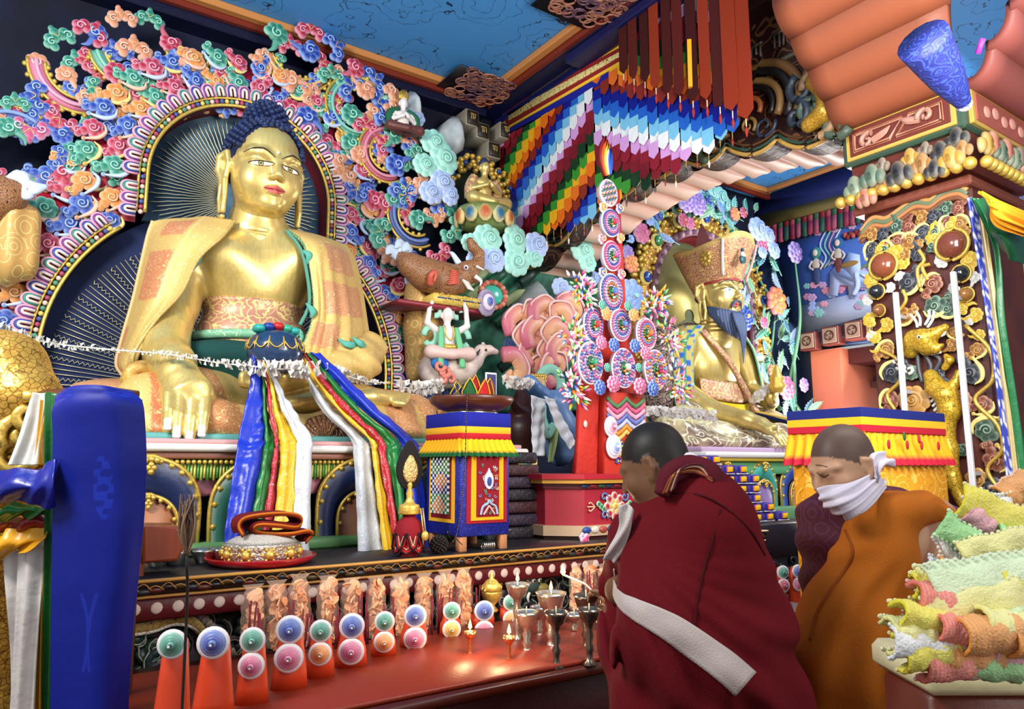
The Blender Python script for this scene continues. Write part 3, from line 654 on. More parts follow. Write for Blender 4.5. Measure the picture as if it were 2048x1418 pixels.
w = MB();lin = lambda pts:w.add(tube(spline([t(*p) for p in pts],20),[.004+.02*math.sin(math.pi*i/19) for i in range(20)],6,flat=.4),c('5fae9c'))
lin([(604,500,4.50),(618,510,4.46),(614,530,4.48)]);lin([(612,606,4.45),(626,622,4.40),(622,636,4.40)]);lin([(676,678,4.33),(700,690,4.29),(738,684,4.4)]);lin([(705,674,4.31),(725,690,4.3),(740,694,4.5)])
w.add(tube(spline([t(574,462,4.56),t(602,500,4.50),t(616,560,4.46),t(618,610,4.44),t(600,650,4.42)],40),.012,6),c('5a9a84'))
w.obj('robe_trim',CLOTH,bud)
s = Sculpt(YEL);s.limb([t(735,700,4.62),t(715,722,4.42),t(668,738,4.30)],[.13,.12,.10],.05).ball(t(700,735,4.42),(.20,.16,.09),.05)
s.obj('sleeve',.012,BROY,bud,disp=lambda X:.006*np.sin(X[...,0]*30+X[...,2]*46))
# legs under the lower robe, dark green cloth in the lap
s = Sculpt(YEL)
s.limb([t(470,812,4.75),t(380,815,4.45),t(300,815,4.34)],[.22,.22,.19],.06).limb([t(560,820,4.75),t(700,830,4.5),t(822,838,4.40)],[.22,.20,.17],.06)
s.limb([t(300,822,4.28),t(420,845,4.16),t(560,856,4.14)],[.16,.13,.10],.05).limb([t(830,846,4.32),t(740,852,4.2),t(600,858,4.14)],[.15,.13,.09],.05)
s.ball(t(345,862,4.25),(.24,.20,.07),.05).ball(t(800,866,4.30),(.30,.22,.08),.05).ball(t(520,868,4.2),(.5,.16,.05),.05)
def legcol(v,cl):
 o = cl.copy();x = v[:,0];z = v[:,2];a = t(300,840,4.2);b = t(370,870,4.1)
 m = (np.sin(x*9.0+z*3) > .45);o[m] = c('c98a58');o[(x > t(300,840,4.1)[0]) & (x < t(318,870,4.1)[0])] = c('e08050');o[(x > t(760,840,4.2)[0]) & (x < t(826,840,4.2)[0])] = c('cf8f5c');return o
s.obj('lower_robe',.012,BROY,bud,disp=lambda X:.012*np.sin(X[...,0]*22+X[...,2]*18+2*np.sin(X[...,0]*3))*np.clip((1.95-X[...,2])*5+.4,0,1),colf=legcol)
s = Sculpt(c('1d4a46'));s.limb([t(300,752,4.72),t(500,745,4.62),t(680,750,4.62)],[.13,.15,.13],.05).ball(t(480,720,4.66),(.42,.22,.12),.05)
s.obj('lap_cloth',.016,CLOTH,bud)
w = MB();w.add(sheet([[t(148,766,4.62),t(200,757,4.7),t(260,757,4.7)],[t(140,776,4.5),t(200,770,4.5),t(270,770,4.5)],[t(150,800,4.45),t(210,800,4.42),t(290,800,4.4)]],14,20,.04),c('e0a070'))
w.add(tube(curl(t(278,752,4.4)[0]+.0,t(278,762,4.4)[2],.085,1.2,4.36,0,1,0),np.linspace(.045,.02,26),8),c('cfa050'))
w.add(tube(spline([t(268,752,4.38),t(262,775,4.36),t(280,810,4.34),t(285,840,4.33)],20),[.04,.05,.06,.06,.06]*4,8),c('c8983e'))
w.obj('robe_hem',BROY,bud)
# dark fan-shaped pleat hanging between the shins
w = MB();q = t(652,884,4.04)
for k in range(9):a = -1.15+k*.20;w.add(tube([q+[0,0,0],q+np.array([.16*math.sin(a),-.01,.16*math.cos(a)])],[.006,.014],5,flat=.5),c('8a5a3c'))
w.add((place(mov(q+[0,.02,0]),sphere((0,0,0),(.165,.02,.16),20,10)[0]),sphere((0,0,0),1,20,10)[1]),c('4a2418'));w.obj('fan_pleat',BROY,bud)
# ---------------------------------------------------------------- alms bowl with jewel lid
q = T(550,712,4.02);bowl = thing('alms_bowl','dark blue alms bowl with painted gold garlands in the great statue\'s lap','bowl',q+[0,0,-.11])
v,f = lathe([(.07,-.10),(.125,-.06),(.15,0),(.150,.05),(.128,.10),(.085,.132),(.03,.142)],40);w = MB();w.add((v+q,f),c('233a5c'));w.obj('vessel',mat('blue_glaze',None,.22,coat=.4),bowl)
w = MB()
for k in range(12):
 a0 = k*math.pi/6;w.add(tube([q+np.array([.156*math.cos(a0+u*.5236)*(1-.12*(1-abs(2*u-1))*0),.158*math.sin(a0+u*.5236),.062-.035*math.sin(u*math.pi)]) for u in np.linspace(0,1,9)],.0035,5),c('e0c050'))
 w.add(tube([q+np.array([r_*math.cos(a0),r_*math.sin(a0),z]) for r_,z in ((.135,.09),(.152,.05),(.153,.02))],[.004,.006,.002],5),c('e0c050'))
w.obj('gold_garland',GOLDP,bowl)
w = MB()
for k,(dx,dz,col) in enumerate(((-.10,.14,c('2aa098')),(-.05,.152,c('1a3a90')),(0,.16,c('c02020')),(.05,.152,c('30a080')),(.09,.142,c('2aa098')))):w.add(sphere(q+[dx,-.02,dz],(.035,.05,.026),12,7),col)
w.obj('jewels',PAINT,bowl)
# ================================================================ aureoles and carved scrollwork
def dome(cx,cz,r,h,y,deep,pale,n=14,line=None,el=1.0):
 rs = [0,.35,.66,.86,1.0,1.04];hs = [1,.96,.8,.5,.14,-.3];v = [(cx,y-h,cz)];cl = [deep]
 ts = [0,.0,.25,.75,1.0,None];line = line if line is not None else mixc(deep,c('180810'),.6)
 for k in range(1,6):
  for j in range(n):
   a = 2*math.pi*j/n;v.append((cx+r*rs[k]*math.cos(a),y-h*hs[k],cz+r*el*rs[k]*math.sin(a)));cl.append(line if ts[k] is None else mixc(deep,pale,ts[k]))
 f = [[0,1+j,1+(j+1) % n] for j in range(n)]
 for k in range(4):
  for j in range(n):a = 1+k*n+j;b = 1+k*n+(j+1) % n;f.append([a,a+n,b+n,b])
 return np.array(v),f,np.array(cl)
PAL = dict(blue=(c('2040a0'),c('a4c4ff')),green=(c('24806a'),c('a8ecd4')),red=(c('b02442'),c('ffb4c8')),orange=(c('e0883a'),c('ffd4a0')),pink=(c('c04a78'),c('ffc8e0')),peach=(c('d88a60'),c('ffd8c0')),
           jade=(c('6cc4ac'),c('d0fff0')),sky=(c('7aa0e0'),c('dce8ff')),navy=(c('22347c'),c('90a8e8')),yellow=(c('d0a030'),c('fff0a0')),violet=(c('8a6ab8'),c('e8d8ff')),flame=(c('f0a050'),c('f08090')))
def spiral(cx,cz,r,y,turns=1.4,a0=0.,rev=1,n=20):a = np.linspace(0,turns*2*np.pi,n);rr = r*(.12+.88*a/a[-1]);return np.column_stack([cx+rr*np.cos(a0+rev*a),np.full(n,y),cz+rr*np.sin(a0+rev*a)])
def scroll_mesh(key,accent='yellow',kind=0):
 d,p = PAL[key];w = MB();dk = mixc(d,c('100410'),.65)
 if kind == 0:      # cloud cluster: big curl, scalloped rim and a rising tail
  for a in (-150,-95,-40,15,70):w.add(dome(.52*math.cos(math.radians(a)),.52*math.sin(math.radians(a)),.46,.22,0,d,p))
  w.add(dome(0,0,.62,.42,0,d,mixc(d,p,.55)))
  w.add(tube(spiral(0,0,.46,-.42,1.5,2.2),np.linspace(.05,.075,20),5),p);w.add(tube(spiral(0.02,.0,.40,-.425,1.45,2.8),.028,4),dk)
  for x,z,r in ((-.55,.62,.42),(-.95,.95,.34),(-.62,1.28,.30)):w.add(dome(x,z,r,.30,0,d,p))
  w.add(tube(spiral(-.80,1.12,.30,-.30,1.1,.5,-1),np.linspace(.03,.06,20),5),p)
  da,pa = PAL[accent];w.add(tube([(.75,-.12,-.75),(.1,-.16,-1.08),(-.62,-.2,-.75),(-1.02,-.18,-.1),(-1.2,-.15,.3)],[.05,.16,.2,.14,.08],7,16),mixc(da,pa,.7));w.add(dome(-1.18,.38,.2,.2,0,da,pa))
 elif kind == 1:    # paired ram's-horn curls
  for g in (-1,1):
   for x,z,r in ((.62,.30,.40),(.95,-.05,.36),(.72,-.42,.34),(.30,.12,.36)):w.add(dome(g*x,z,r,.28,0,d,p))
   w.add(tube(spiral(g*.70,-.08,.32,-.32,1.2,1.2 if g > 0 else 1.9,g),np.linspace(.035,.07,20),5),p);w.add(tube(spiral(g*.72,-.06,.26,-.33,1.15,1.9 if g > 0 else 1.2,g),.024,4),dk)
  for x,z,r in ((0,.55,.38),(0,.18,.30),(0,.92,.22)):w.add(dome(x,z,r,.32,0,d,p))
  w.add(tube([(-.3,-.3,.45),(0,-.34,.1),(.3,-.3,.45)],.03,5,12),c('f0d080'))
 elif kind == 2:    # single hooked leaf curl
  for a in range(-120,121,48):w.add(dome(.55*math.cos(math.radians(a)),.55*math.sin(math.radians(a)),.38,.26,0,d,p))
  w.add(dome(-.1,0,.5,.36,0,d,mixc(d,p,.4)));w.add(tube(spiral(0,0,.40,-.38,1.3,3.4,-1),np.linspace(.04,.075,20),5),p)
  w.add(tube([(-.4,-.1,-.4),(-1.0,-.1,-.7),(-1.5,-.05,-.6)],[.3,.2,.05],8,12,flat=.5),mixc(d,p,.25))
 elif kind == 3:    # soft round cloud, many lobes
  for a in range(0,360,45):w.add(dome(.72*math.cos(math.radians(a)),.60*math.sin(math.radians(a)),.45,.22,0,mixc(d,p,.35),p,16))
  w.add(dome(0,0,.80,.36,0,mixc(d,p,.4),p,18));w.add(dome(.05,-.02,.5,.46,0,mixc(d,p,.2),p,18));w.add(tube(spiral(.05,-.02,.42,-.46,1.6,1),np.linspace(.03,.05,20),5),p);w.add(tube(spiral(.05,-.02,.60,-.40,1.2,2),.016,4),mixc(d,dk,.3))
 o = w.obj('m',PAINT);me = o.data;bpy.data.objects.remove(o);me.name = 'scroll_'+key+str(kind);return me
SM = {}
def SMESH(key,kind=0,accent='yellow'):
 k = (key,kind,accent)
 if k not in SM:SM[k] = scroll_mesh(key,accent,kind)
 return SM[k]
def ring_petals(w,pts,nrm,size,y,cols):
 """U-shaped painted petals standing outward along a curve"""
 for k,(p,n) in enumerate(zip(pts,nrm)):
  t_ = np.array([-n[1],n[0]]);col = cols[k % len(cols)]
  def P(a,b,yy):q = p+n*b*size+t_*a*size;return (q[0],yy,q[1])
  for sc_,colr,yy in ((1,c('f0a8c0'),y),(.72,col,y-.012),(.42,c('f4d8d0'),y-.02)):
   a = np.linspace(0,math.pi,9);w.add(tube([P(-.42*sc_,-.1,yy)]+[P(-.42*sc_*math.cos(x),.55+.5*sc_*math.sin(x)-.1*(1-sc_),yy) for x in a]+[P(.42*sc_,-.1,yy)],.12*size*(1.15 if sc_ == 1 else 1),5),colr)
def arc(cx,cz,R,a0,a1,n,leg=0):
 a = np.radians(np.linspace(a0,a1,n));return np.column_stack([cx+R*np.cos(a),cz+R*np.sin(a)]),np.column_stack([np.cos(a),np.sin(a)])
def arch_pts(cx,cz,R,step,legdown=0,amax=180,amin=0):
 """arch from left foot over the top to right foot"""
 pts,nr = [],[]
 nl = int(legdown/step)
 for i in range(nl):pts.append((cx-R,cz-legdown+i*step));nr.append((-1,0))
 n = int(math.radians(amax-amin)*R/step)
 for i in range(n+1):a = math.radians(amax-(amax-amin)*i/n);pts.append((cx+R*math.cos(a),cz+R*math.sin(a)));nr.append((math.cos(a),math.sin(a)))
 for i in range(nl):pts.append((cx+R,cz-(i+1)*step));nr.append((1,0))
 return np.array(pts),np.array(nr)
def segs(pts,nr,gap):
 """runs of the curve that stay clear of the gap"""
 if gap is None:return [(pts,nr)]
 out,cur = [],[]
 for p,n in zip(pts,nr):
  if gap(p):
   if len(cur) > 2:out.append(cur)
   cur = []
  else:cur.append((p,n))
 if len(cur) > 2:out.append(cur)
 return [(np.array([a for a,_ in q]),np.array([b for _,b in q])) for q in out]
def aureole(name,label,cx,cz,R,y,leg,disc_mat,disc_m2,rays,base,gap=None):
 th = thing(name,label,'aureole',base)
 pts,nr = arch_pts(cx,cz,R,.05,leg);poly = [tuple(p) for p in pts]
 v,f = slab(poly,y+.16,y+.2,0);mk('disc',v,f,disc_mat,th,smooth=False)
 # inner reveal
 P3 = lambda q,yy:np.column_stack([q[:,0],np.full(len(q),yy),q[:,1]])
 for ps,ns in segs(pts,nr,gap):
  m = len(ps);v = np.concatenate([P3(ps,y-.02),P3(ps,y+.18),P3(ps+ns*.03,y-.02)])
  mk('reveal',v,[[i,i+1,i+1+m,i+m] for i in range(m-1)]+[[i,i+1,i+1+2*m,i+2*m] for i in range(m-1)],disc_m2,th)
  w = MB();w.add(tube(P3(ps+ns*.008,y-.035),.013,6),c('e0b050'));w.add(tube(P3(ps+ns*.062,y-.035),.010,6),c('e8c060'));w.obj('gold_fillet',GOLDP,th)
 q,n2 = arch_pts(cx,cz,R+.035,.036,leg);w = MB();w2 = MB()
 for k,p in enumerate(q):
  if not (gap and gap(p)):(w2 if gap and p[0] > cx else w).add(sphere((p[0],y-.035,p[1]),.017,7,5),[c('f0d0c0'),c('b04a6a'),c('4a5aa0'),c('f0d070'),c('5a9a80')][k % 5])
 w.obj('bead_ring',PAINT,th)
 if gap:w2.obj('bead_ring',PAINT,th)
 q,n2 = arch_pts(cx,cz,R+.075,.082,leg);ok = [not (gap and gap(a)) for a in q];q = q[ok];n2 = n2[ok];
 for sd in ((q[:,0] < cx,q[:,0] >= cx) if gap else (q[:,0] > -99,)):w = MB();ring_petals(w,q[sd],n2[sd],.085,y-.04,[c('2c4a9a'),c('7a3a8a'),c('2f8a78')]);w.obj('petal_ring',PAINT,th)
 w = MB()
 for r in rays:w.add(tube(*r),c('f0e2b4'))
 w.obj('sun_rays',mat('ray_gold',None,.4,.5),th)
 return th
HX,HZ,HR = 1.355,3.62,.645;BX,BZ,BR = 1.36,2.30,1.19
rays = []
for k in range(110):
 a = 2*math.pi*k/110;R1 = HR-.02-(.0 if k % 2 else .04)
 if math.sin(a) < -.85:continue
 rr_ = np.linspace(.16,R1,16);wv = .002*np.sin(rr_*60)*(k % 2)
 rays.append(([(HX+r*math.cos(a)-w_*math.sin(a),5.60,HZ-.02+r*math.sin(a)+w_*math.cos(a)) for r,w_ in zip(rr_,wv)],.0038,4))
a1 = aureole('head_aureole','round carved aureole with gold rays behind the great statue\'s head, ringed by coloured scrolls',HX,HZ,HR,5.46,.3,mat('halo_teal',c('1c3f58'),.7,pat=('blot',2.2,c('86aabc'),.7)),mat('halo_red',c('8a0f22'),.55),rays,(HX,5.5,3.2))
rays = []
for k in range(112):
 a = math.pi*1.12*k/111-.19;R1 = BR-.03;j = k % 4
 rr_ = np.linspace(.5,R1/max(abs(math.cos(a)),.0001) if a < 0 or a > math.pi else R1,44 if j == 0 else 4)
 rr_ = np.minimum(rr_,(BR-.03)/max(abs(math.cos(a)),.3) if math.sin(a) < 0 else R1)
 wv = (.010*np.sign(np.sin(np.arange(len(rr_))*math.pi/1.0+.5)) if j == 0 else 0*rr_)
 rays.append(([(BX+r*math.cos(a)-w_*math.sin(a),5.645,BZ-.18+r*math.sin(a)*1.0+w_*math.cos(a)) for r,w_ in zip(rr_,wv)],.0045 if j == 0 else .0032,4))
a2 = aureole('body_aureole','large arched aureole of navy blue with gold rays behind the great statue\'s body',BX,BZ,BR,5.50,.6,mat('halo_navy',c('14275c'),.7,pat=('blot',2,c('0b1536'),.9)),mat('halo_dark',c('22060c'),.6),rays,(BX,5.55,1.7),lambda p:np.hypot(p[0]-HX,p[1]-HZ) < HR+.24 or (p[1] > 3.2))
# red backing boards of the scroll bands
def band(th,cx,cz,r0,r1,leg,y,gap=None):
 pp,nn = arch_pts(cx,cz,r0,.06,leg)
 for p,n in segs(pp,nn,gap):
  q = p+n*(r1-r0)*(1+.05*np.sin(np.arange(len(p))*1.1))[:,None];m = len(p)
  v = np.concatenate([np.column_stack([p[:,0],np.full(m,y),p[:,1]]),np.column_stack([q[:,0],np.full(m,y),q[:,1]]),np.column_stack([q[:,0],np.full(m,y+.1),q[:,1]])])
  mk('backing_board',v,[[i,i+1,i+1+m,i+m] for i in range(m-1)]+[[i+m,i+1+m,i+1+2*m,i+2*m] for i in range(m-1)],mat('crimson_board',c('a81430'),.5),th)
band(a1,HX,HZ,HR+.05,HR+.40,.35,5.53);band(a2,BX,BZ,BR+.05,BR+.50,.6,5.56,lambda p:np.hypot(p[0]-HX,p[1]-HZ) < HR+.12)
KEYS = ['blue','orange','green','red'];rr = np.random.RandomState(11)
def scrolls(th,cx,cz,rads,leg,y,size,step,amax=180,amin=0,skip=None,flip=True):
 k = 0
 for ri,R in enumerate(rads):
  p,n = arch_pts(cx,cz,R,step,leg,amax,amin)
  for i,(q,m) in enumerate(zip(p,n)):
   if skip and skip(q):continue
   if ri % 2:q = q+np.array([-m[1],m[0]])*-step*.5
   ang = math.atan2(m[1],m[0])-math.pi/2+rr.uniform(-.35,.35);side = -1 if (q[0] > cx) else 1
   o = inst(SMESH(KEYS[(k+ri*2) % 4],0,['yellow','peach','sky'][k % 3]),'cloud_scroll',th,(q[0],y-.015*(k % 3),q[1]),(0,-ang,0),(side*size*rr.uniform(.9,1.08),size,size*rr.uniform(.9,1.08)));k += 1
 return k
hidden = lambda q:False
n1 = scrolls(a1,HX,HZ,(HR+.21,HR+.38),.38,5.49,.078,.155)
n2 = scrolls(a2,BX,BZ,(BR+.21,BR+.37,BR+.52),.6,5.55,.085,.185,skip=lambda q:(np.hypot(q[0]-HX,q[1]-HZ) < HR+.30) or (q[1] > 3.15 and abs(q[0]-HX) < .75))
# ---------------------------------------------------------------- free vines with curled florets around them
def vine(label,px,py,rpx,key,a0,a1_,y,florets,fsz=.085,thick=.05,turns=None):
 q = T(px,py,y);s = dep(q)/1468;R = rpx*s;th = thing('scrolling_vine',label,'carving',q+[0,.1,-R],'carved vines around the aureoles')
 a = np.radians(np.linspace(a0,a1_,30));rad = R*np.linspace(1,.72,30);P = np.column_stack([q[0]+rad*np.cos(a),np.full(30,q[1]-.05),q[2]+rad*np.sin(a)]);d,p = PAL[key]
 w = MB();w.add(tube(P,thick*np.linspace(1,.6,30),10,flat=.7),mixc(d,p,.25));w.add(tube(P+[0,-thick*.7,0],thick*.28,6),mixc(d,p,.6));w.obj('stem',PAINT,th)
 w = MB()
 for g in (1,-1):
  E_ = np.column_stack([q[0]+(rad+g*thick)*np.cos(a),np.full(30,q[1]-.07),q[2]+(rad+g*thick)*np.sin(a)]);w.add(tube(E_,.012,6),c('d8b050'))
  for i in range(2,29,3):w.add(sphere(E_[i]+np.array([math.cos(a[i]),0,math.sin(a[i])])*g*.016,.018,7,5),c('e4c468'))
 w.obj('gold_edge',GOLDP,th)
 for i,(fx,fy,fk,kd,rot) in enumerate(florets):
  g_ = T(fx,fy,y-.05-.02*(i % 3));inst(SMESH(fk,kd),'floret',th,g_,(0,math.radians(rot),0),fsz*(dep(g_)/5.0)*rr.uniform(.85,1.1))
 return th
def fl(cx,cy,r,n,keys,k0=0,a0=0,kinds=(1,1,2)):
 out = []
 for i in range(n):
  a = a0+2*math.pi*i/n;out.append((cx+r*math.cos(a)+rr.uniform(-5,5),cy+r*math.sin(a)+rr.uniform(-5,5),keys[(i+k0) % len(keys)],kinds[i % len(kinds)],math.degrees(a)+90+rr.uniform(-30,30)))
 return out
A4 = ['red','blue','peach','green']
vine('pink curved vine with mixed florets, upper left corner',168,160,82,'pink',175,300,5.62,fl(160,150,28,4,A4)+fl(165,160,92,9,A4,1))
vine('green curved vine with mixed florets left above the head aureole',262,120,62,'green',190,350,5.6,fl(262,128,35,5,A4,2)+fl(262,120,88,9,A4,0,.3))
vine('blue curved vine with gold edge at the left picture edge',30,300,88,'blue',280,60,5.6,fl(40,240,30,5,['blue','blue','green','red'])+fl(45,290,80,9,A4,1,.4))
vine('orange curved vine directly above the blue curled hair',600,118,74,'orange',195,340,5.55,fl(600,130,38,6,A4)+fl(600,140,82,8,A4,2,.2))
vine('green curved vine right above the head aureole',708,228,62,'green',60,290,5.52,fl(715,205,30,6,A4,1)+fl(700,225,84,11,A4,0,.2))
vine('red curved vine in the middle right of the head aureole',768,318,56,'red',80,300,5.5,fl(795,300,30,7,['red','green','blue','peach'])+fl(765,325,76,10,A4,2,.5))
vine('navy curved vine above the scaled water beast',828,442,62,'navy',70,300,5.48,fl(845,408,34,7,['blue','peach','green','red'])+fl(828,450,74,9,A4,3,.2))
vine('blue vine just left of the statue\'s aureole, second row',400,108,55,'blue',200,340,5.58,fl(390,160,40,7,A4,1)+fl(455,185,34,6,A4,0,.7))
for i,(lb,pts) in enumerate((('loose carved florets filling the gap left of the head aureole',[(232,262,'blue',1,20),(258,230,'orange',2,40),(290,190,'red',1,160),(240,310,'red',2,0),(215,345,'green',1,30),(330,175,'green',2,60),(385,205,'blue',2,-30),(430,215,'orange',1,0),(470,160,'green',2,90),(350,215,'orange',1,10),(305,225,'blue',2,20),(195,260,'blue',1,0),(142,318,'green',1,90),(125,345,'red',2,0),(60,258,'pink',1,180),(190,200,'peach',1,0)]),
                               ('loose carved florets between the head aureole and the hanging vines on its right',[(640,270,'blue',1,40),(668,300,'red',2,20),(690,335,'orange',1,70),(655,235,'peach',1,10),(700,380,'red',2,90),(735,372,'blue',1,120),(715,420,'green',1,60),(760,400,'peach',2,45),(770,440,'red',1,90),(745,470,'blue',2,80),(722,500,'orange',1,40),(770,500,'green',1,100),(790,470,'blue',1,90)]))):
 th = thing('floret_cluster',lb,'carving',T(pts[0][0],pts[0][1]+30,5.6))
 for fx,fy,fk,kd,rot in pts:inst(SMESH(fk,kd),'floret',th,T(fx,fy,5.52),(0,math.radians(rot),0),.09)
# ================================================================ lotus throne and altar shelf
ZR = 1.69;ZS = 1.16
thr = thing('lotus_throne','long carved lotus throne with giant painted petals under the great golden statue','throne',(1.4,4.5,ZS))
TX0,TX1 = -.9,2.86
w = MB();w.add(bar((TX0,3.90,ZR-.025),(TX1,5.3,ZR+.015),c('f0ece4'),.012));w.add(bar((TX0,3.94,ZR+.015),(TX1-.03,5.3,ZR+.04),c('d8a0a0'),.008));w.add(bar((TX0,4.0,ZR+.03),(TX1-.1,5.3,ZR+.07),c('5faaa4'),.008))
w.add(bar((TX0,3.93,ZR-.06),(TX1-.02,5.3,ZR-.025),c('a8705c'),.008));w.add(bar((TX0,3.97,ZR-.16),(TX1-.05,5.2,ZR-.06),c('7fb060'),.008));w.obj('top_slab',PAINT,thr)
w = MB();x = TX0
while x < TX1-.03:w.add(sphere((x,3.945,ZR-.075),.012,7,5),c('ecc850'));x += .026
w.obj('bead_row',GOLDP,thr)
w = MB();x = TX0;k = 0
while x < TX1-.05:w.add(box((x,3.955,ZR-.155-.012*(k % 2)),(x+.010,3.972,ZR-.088)),[c('d8d060'),c('5fa84c'),c('b8c868')][k % 3]);x += .0155;k += 1
w.obj('fringe',PAINT,thr)
w = MB();w.add(bar((TX0,4.10,ZS),(TX1-.25,5.2,ZR-.1),c('0a0c18')));w.add(bar((TX0,3.86,ZS),(TX1-.2,4.3,ZS+.06),c('5f8f5a'),.012));w.obj('core',PAINT,thr)
def arch2(cx,z0,hw,h,n=28,pw=.62):
 a = np.linspace(0,math.pi,n);x = cx-hw*np.cos(a)*(1-.18*np.clip(.5-np.sin(a),0,1));z = z0+h*np.sin(a)**pw+.035*h*np.exp(-((a-math.pi/2)/.12)**2);return np.column_stack([x,z])
def petal(cx,y,z0,hw,h,outer,inner,centre,par,name='petal',bulge=.08):
 w = MB();o = arch2(cx,z0,hw,h);i_ = arch2(cx,z0,hw*.58,h*.60);n = len(o)
 L_ = [0,.3,.6,.85,1]
 # bulged shell between outer and inner arches, dished like a real petal
 v = [];cl = []
 for u in L_:
  q = o*(1-u)+i_*u;yy = y-bulge*math.sin(math.pi*(.25+.6*u));
  for j in range(n):v.append((q[j][0],yy+.04*abs((q[j][0]-cx)/hw)**2,q[j][1]));cl.append(mixc(outer,mixc(outer,c('ffffff'),.35),math.exp(-((u-.05)/.12)**2)))
 w.add((np.array(v),[f[::-1] for f in grid_faces(5,n)]),None) if False else w.add((np.array(v),grid_faces(5,n),np.array(cl)))
 v = [];cl = []
 for u in (0,.35,.7,1):
  q = i_*(1-u)+np.array([[cx,z0]])*u;yy = y-bulge*.55-bulge*.9*math.sin(u*math.pi/2)
  for j in range(n):v.append((q[j][0],yy,q[j][1]));cl.append(mixc(inner,centre,u))
 w.add((np.array(v),grid_faces(4,n),np.array(cl)));w.add(slab(o,y+.0,y+.08,.0),c('101018'))
 p_ = w.obj(name,PAINT,thr if par is None else par)
 w = MB()
 w.add(tube([(a,y-bulge*.75+.04*abs((a-cx)/hw)**2,b) for a,b in o],.012,7),c('e0bc58'));w.add(tube([(a,y-bulge*.85,b) for a,b in i_],.010,7),c('e0bc58'))
 for j in range(1,n-1,2):a,b = o[j];w.add(sphere((a+(cx-a)*.07,y-bulge*.85+.03*abs((a-cx)/hw)**2,b-.012),(.016,.012,.014),7,5),c('ecd070'))
 for j in range(2,n-2,3):a,b = i_[j];w.add(sphere((a+(cx-a)*.10,y-bulge*.95,b-.010),(.012,.010,.012),7,5),c('ecd070'))
 for dz,s in ((o[n//2][1]-.02,1),(i_[n//2][1]-.015,.8)):
  for dx,dd in ((-.025,0),(.025,0),(0,-.02),(0,.005),(-.012,-.035),(.012,-.035),(0,-.055)):w.add(sphere((cx+dx*s,y-bulge*.95-.01,dz+dd*s),.016*s,7,5),c('f0d060'))
 w.obj('gold_edging',GOLDP,p_)
 return p_
NV,GN,OC = c('1c2c58'),c('2c6858'),c('b86a40')
for i,cx in enumerate((-.45,.08,.615,1.15,1.705,2.25,2.72)):
 col = [(c('2c6858'),c('6a1a2c'),c('8a2a38')),(c('1c2c58'),c('a05830'),c('c87a48'))][i % 2]
 col = {2:(NV,c('a8643c'),c('d09468')),3:(GN,c('5a1624'),c('7a2434')),4:(NV,c('7a4a34'),c('9a6a50')),5:(GN,c('8a3a48'),c('a85a60')),6:(c('5fc0a0'),c('c04a6a'),c('e890a0'))}.get(i,col)
 petal(cx,3.98,ZS+.03,.262 if i < 6 else .17,.44,*col,None)
for cx in (-.18,.35,.885,1.42,1.975,2.5): # small pink petals peeping between
 w = MB();w.add(slab(arch2(cx,ZS+.28,.115,.17),4.0,4.05,.02),c('c87a8c'));w.add(tube([(a,4.0,b) for a,b in arch2(cx,ZS+.28,.115,.17)],.008,6),c('e0bc58'));w.obj('small_petal',PAINT,thr)
# side petals at the throne's right end
for k,(z0,col,c2) in enumerate(((ZS+.22,c('6cc4a8'),c('a8e8d0')),(ZS+.02,c('d06a84'),c('f0a0b0')))):
 w = MB();a = np.linspace(0,1,18);pr = [(TX1-.16+.24*math.sin(min(1,t_*1.1)*math.pi*.5),z0+t_*.26) for t_ in a]
 rows = [[(x,3.96+.02*j,z) if j == 0 else (x-.14*(j/3)**2,3.96+.08*j,z) for j in range(4)] for x,z in pr]
 w.add(sheet(rows,20,10,.03,colf=lambda U,Vv,col=col,c2=c2:col*(1-Vv[...,None])+c2*Vv[...,None]))
 w.add(tube([(x+.005,3.95,z) for x,z in pr],.014,6),c('f0d060'))
 for i in range(2,18,3):w.add(sphere((pr[i][0]-.02,3.935,pr[i][1]),.016,7,5),c('f0d060'))
 w.obj('end_petal',PAINT,thr)
# ---------------------------------------------------------------- altar shelf
sh = thing('altar_shelf','long dark altar shelf with a dotted red band and carved dragon front','altar',(1.6,3.6,0))
SX0,SX1 = -1.6,4.4
w = MB();w.add(bar((SX0,3.24,ZS-.035),(SX1,5.3,ZS),c('2a2a30'),.006));w.obj('top_board',mat('dark_polished_board',c('1e1e24'),.38,bump=(8,.1)),sh)
w = MB();w.add(bar((SX0,3.225,ZS-.014),(SX1,3.26,ZS-.001),c('c08a3a'),.004));w.add(bar((SX0,3.25,ZS-.065),(SX1,3.4,ZS-.012),c('241410'),.004));w.add(bar((SX0,3.25,ZS-.078),(SX1,3.4,ZS-.066),c('b8823c'),.004));w.add(bar((SX0,3.27,ZS-.165),(SX1,3.4,ZS-.078),c('5e1218'),.006));w.add(bar((SX0,3.40,.1),(SX1,3.5,ZS-.16),c('1c0c10'),.004));w.obj('fascia',PAINT,sh)
w = MB();x = SX0;k = 0
while x < SX1-.05:
 w.add(sphere((x,3.248,ZS-.042+.008*math.sin(k*1.3)),(.034,.012,.012),9,6),[c('5a2018'),c('1c1814'),c('4a3a1c'),c('2a2a34')][k % 4]);w.add(tube([(x-.03,3.24,ZS-.038),(x,3.236,ZS-.028+.01*(k % 2)),(x+.03,3.24,ZS-.045)],.003,4,8),c('b08040'));x += .045;k += 1
w.obj('carved_moulding',PAINT,sh)
x = SX0+.04;k = 0;dots = []
while x < SX1:
 if x > .3 and x < 3.3:
  w = MB();w.add(sphere((x,3.27,ZS-.118),(.023,.006,.023),14,6),c('d8c0b4'));w.obj('dot',PAINTM,sh)
 x += .079
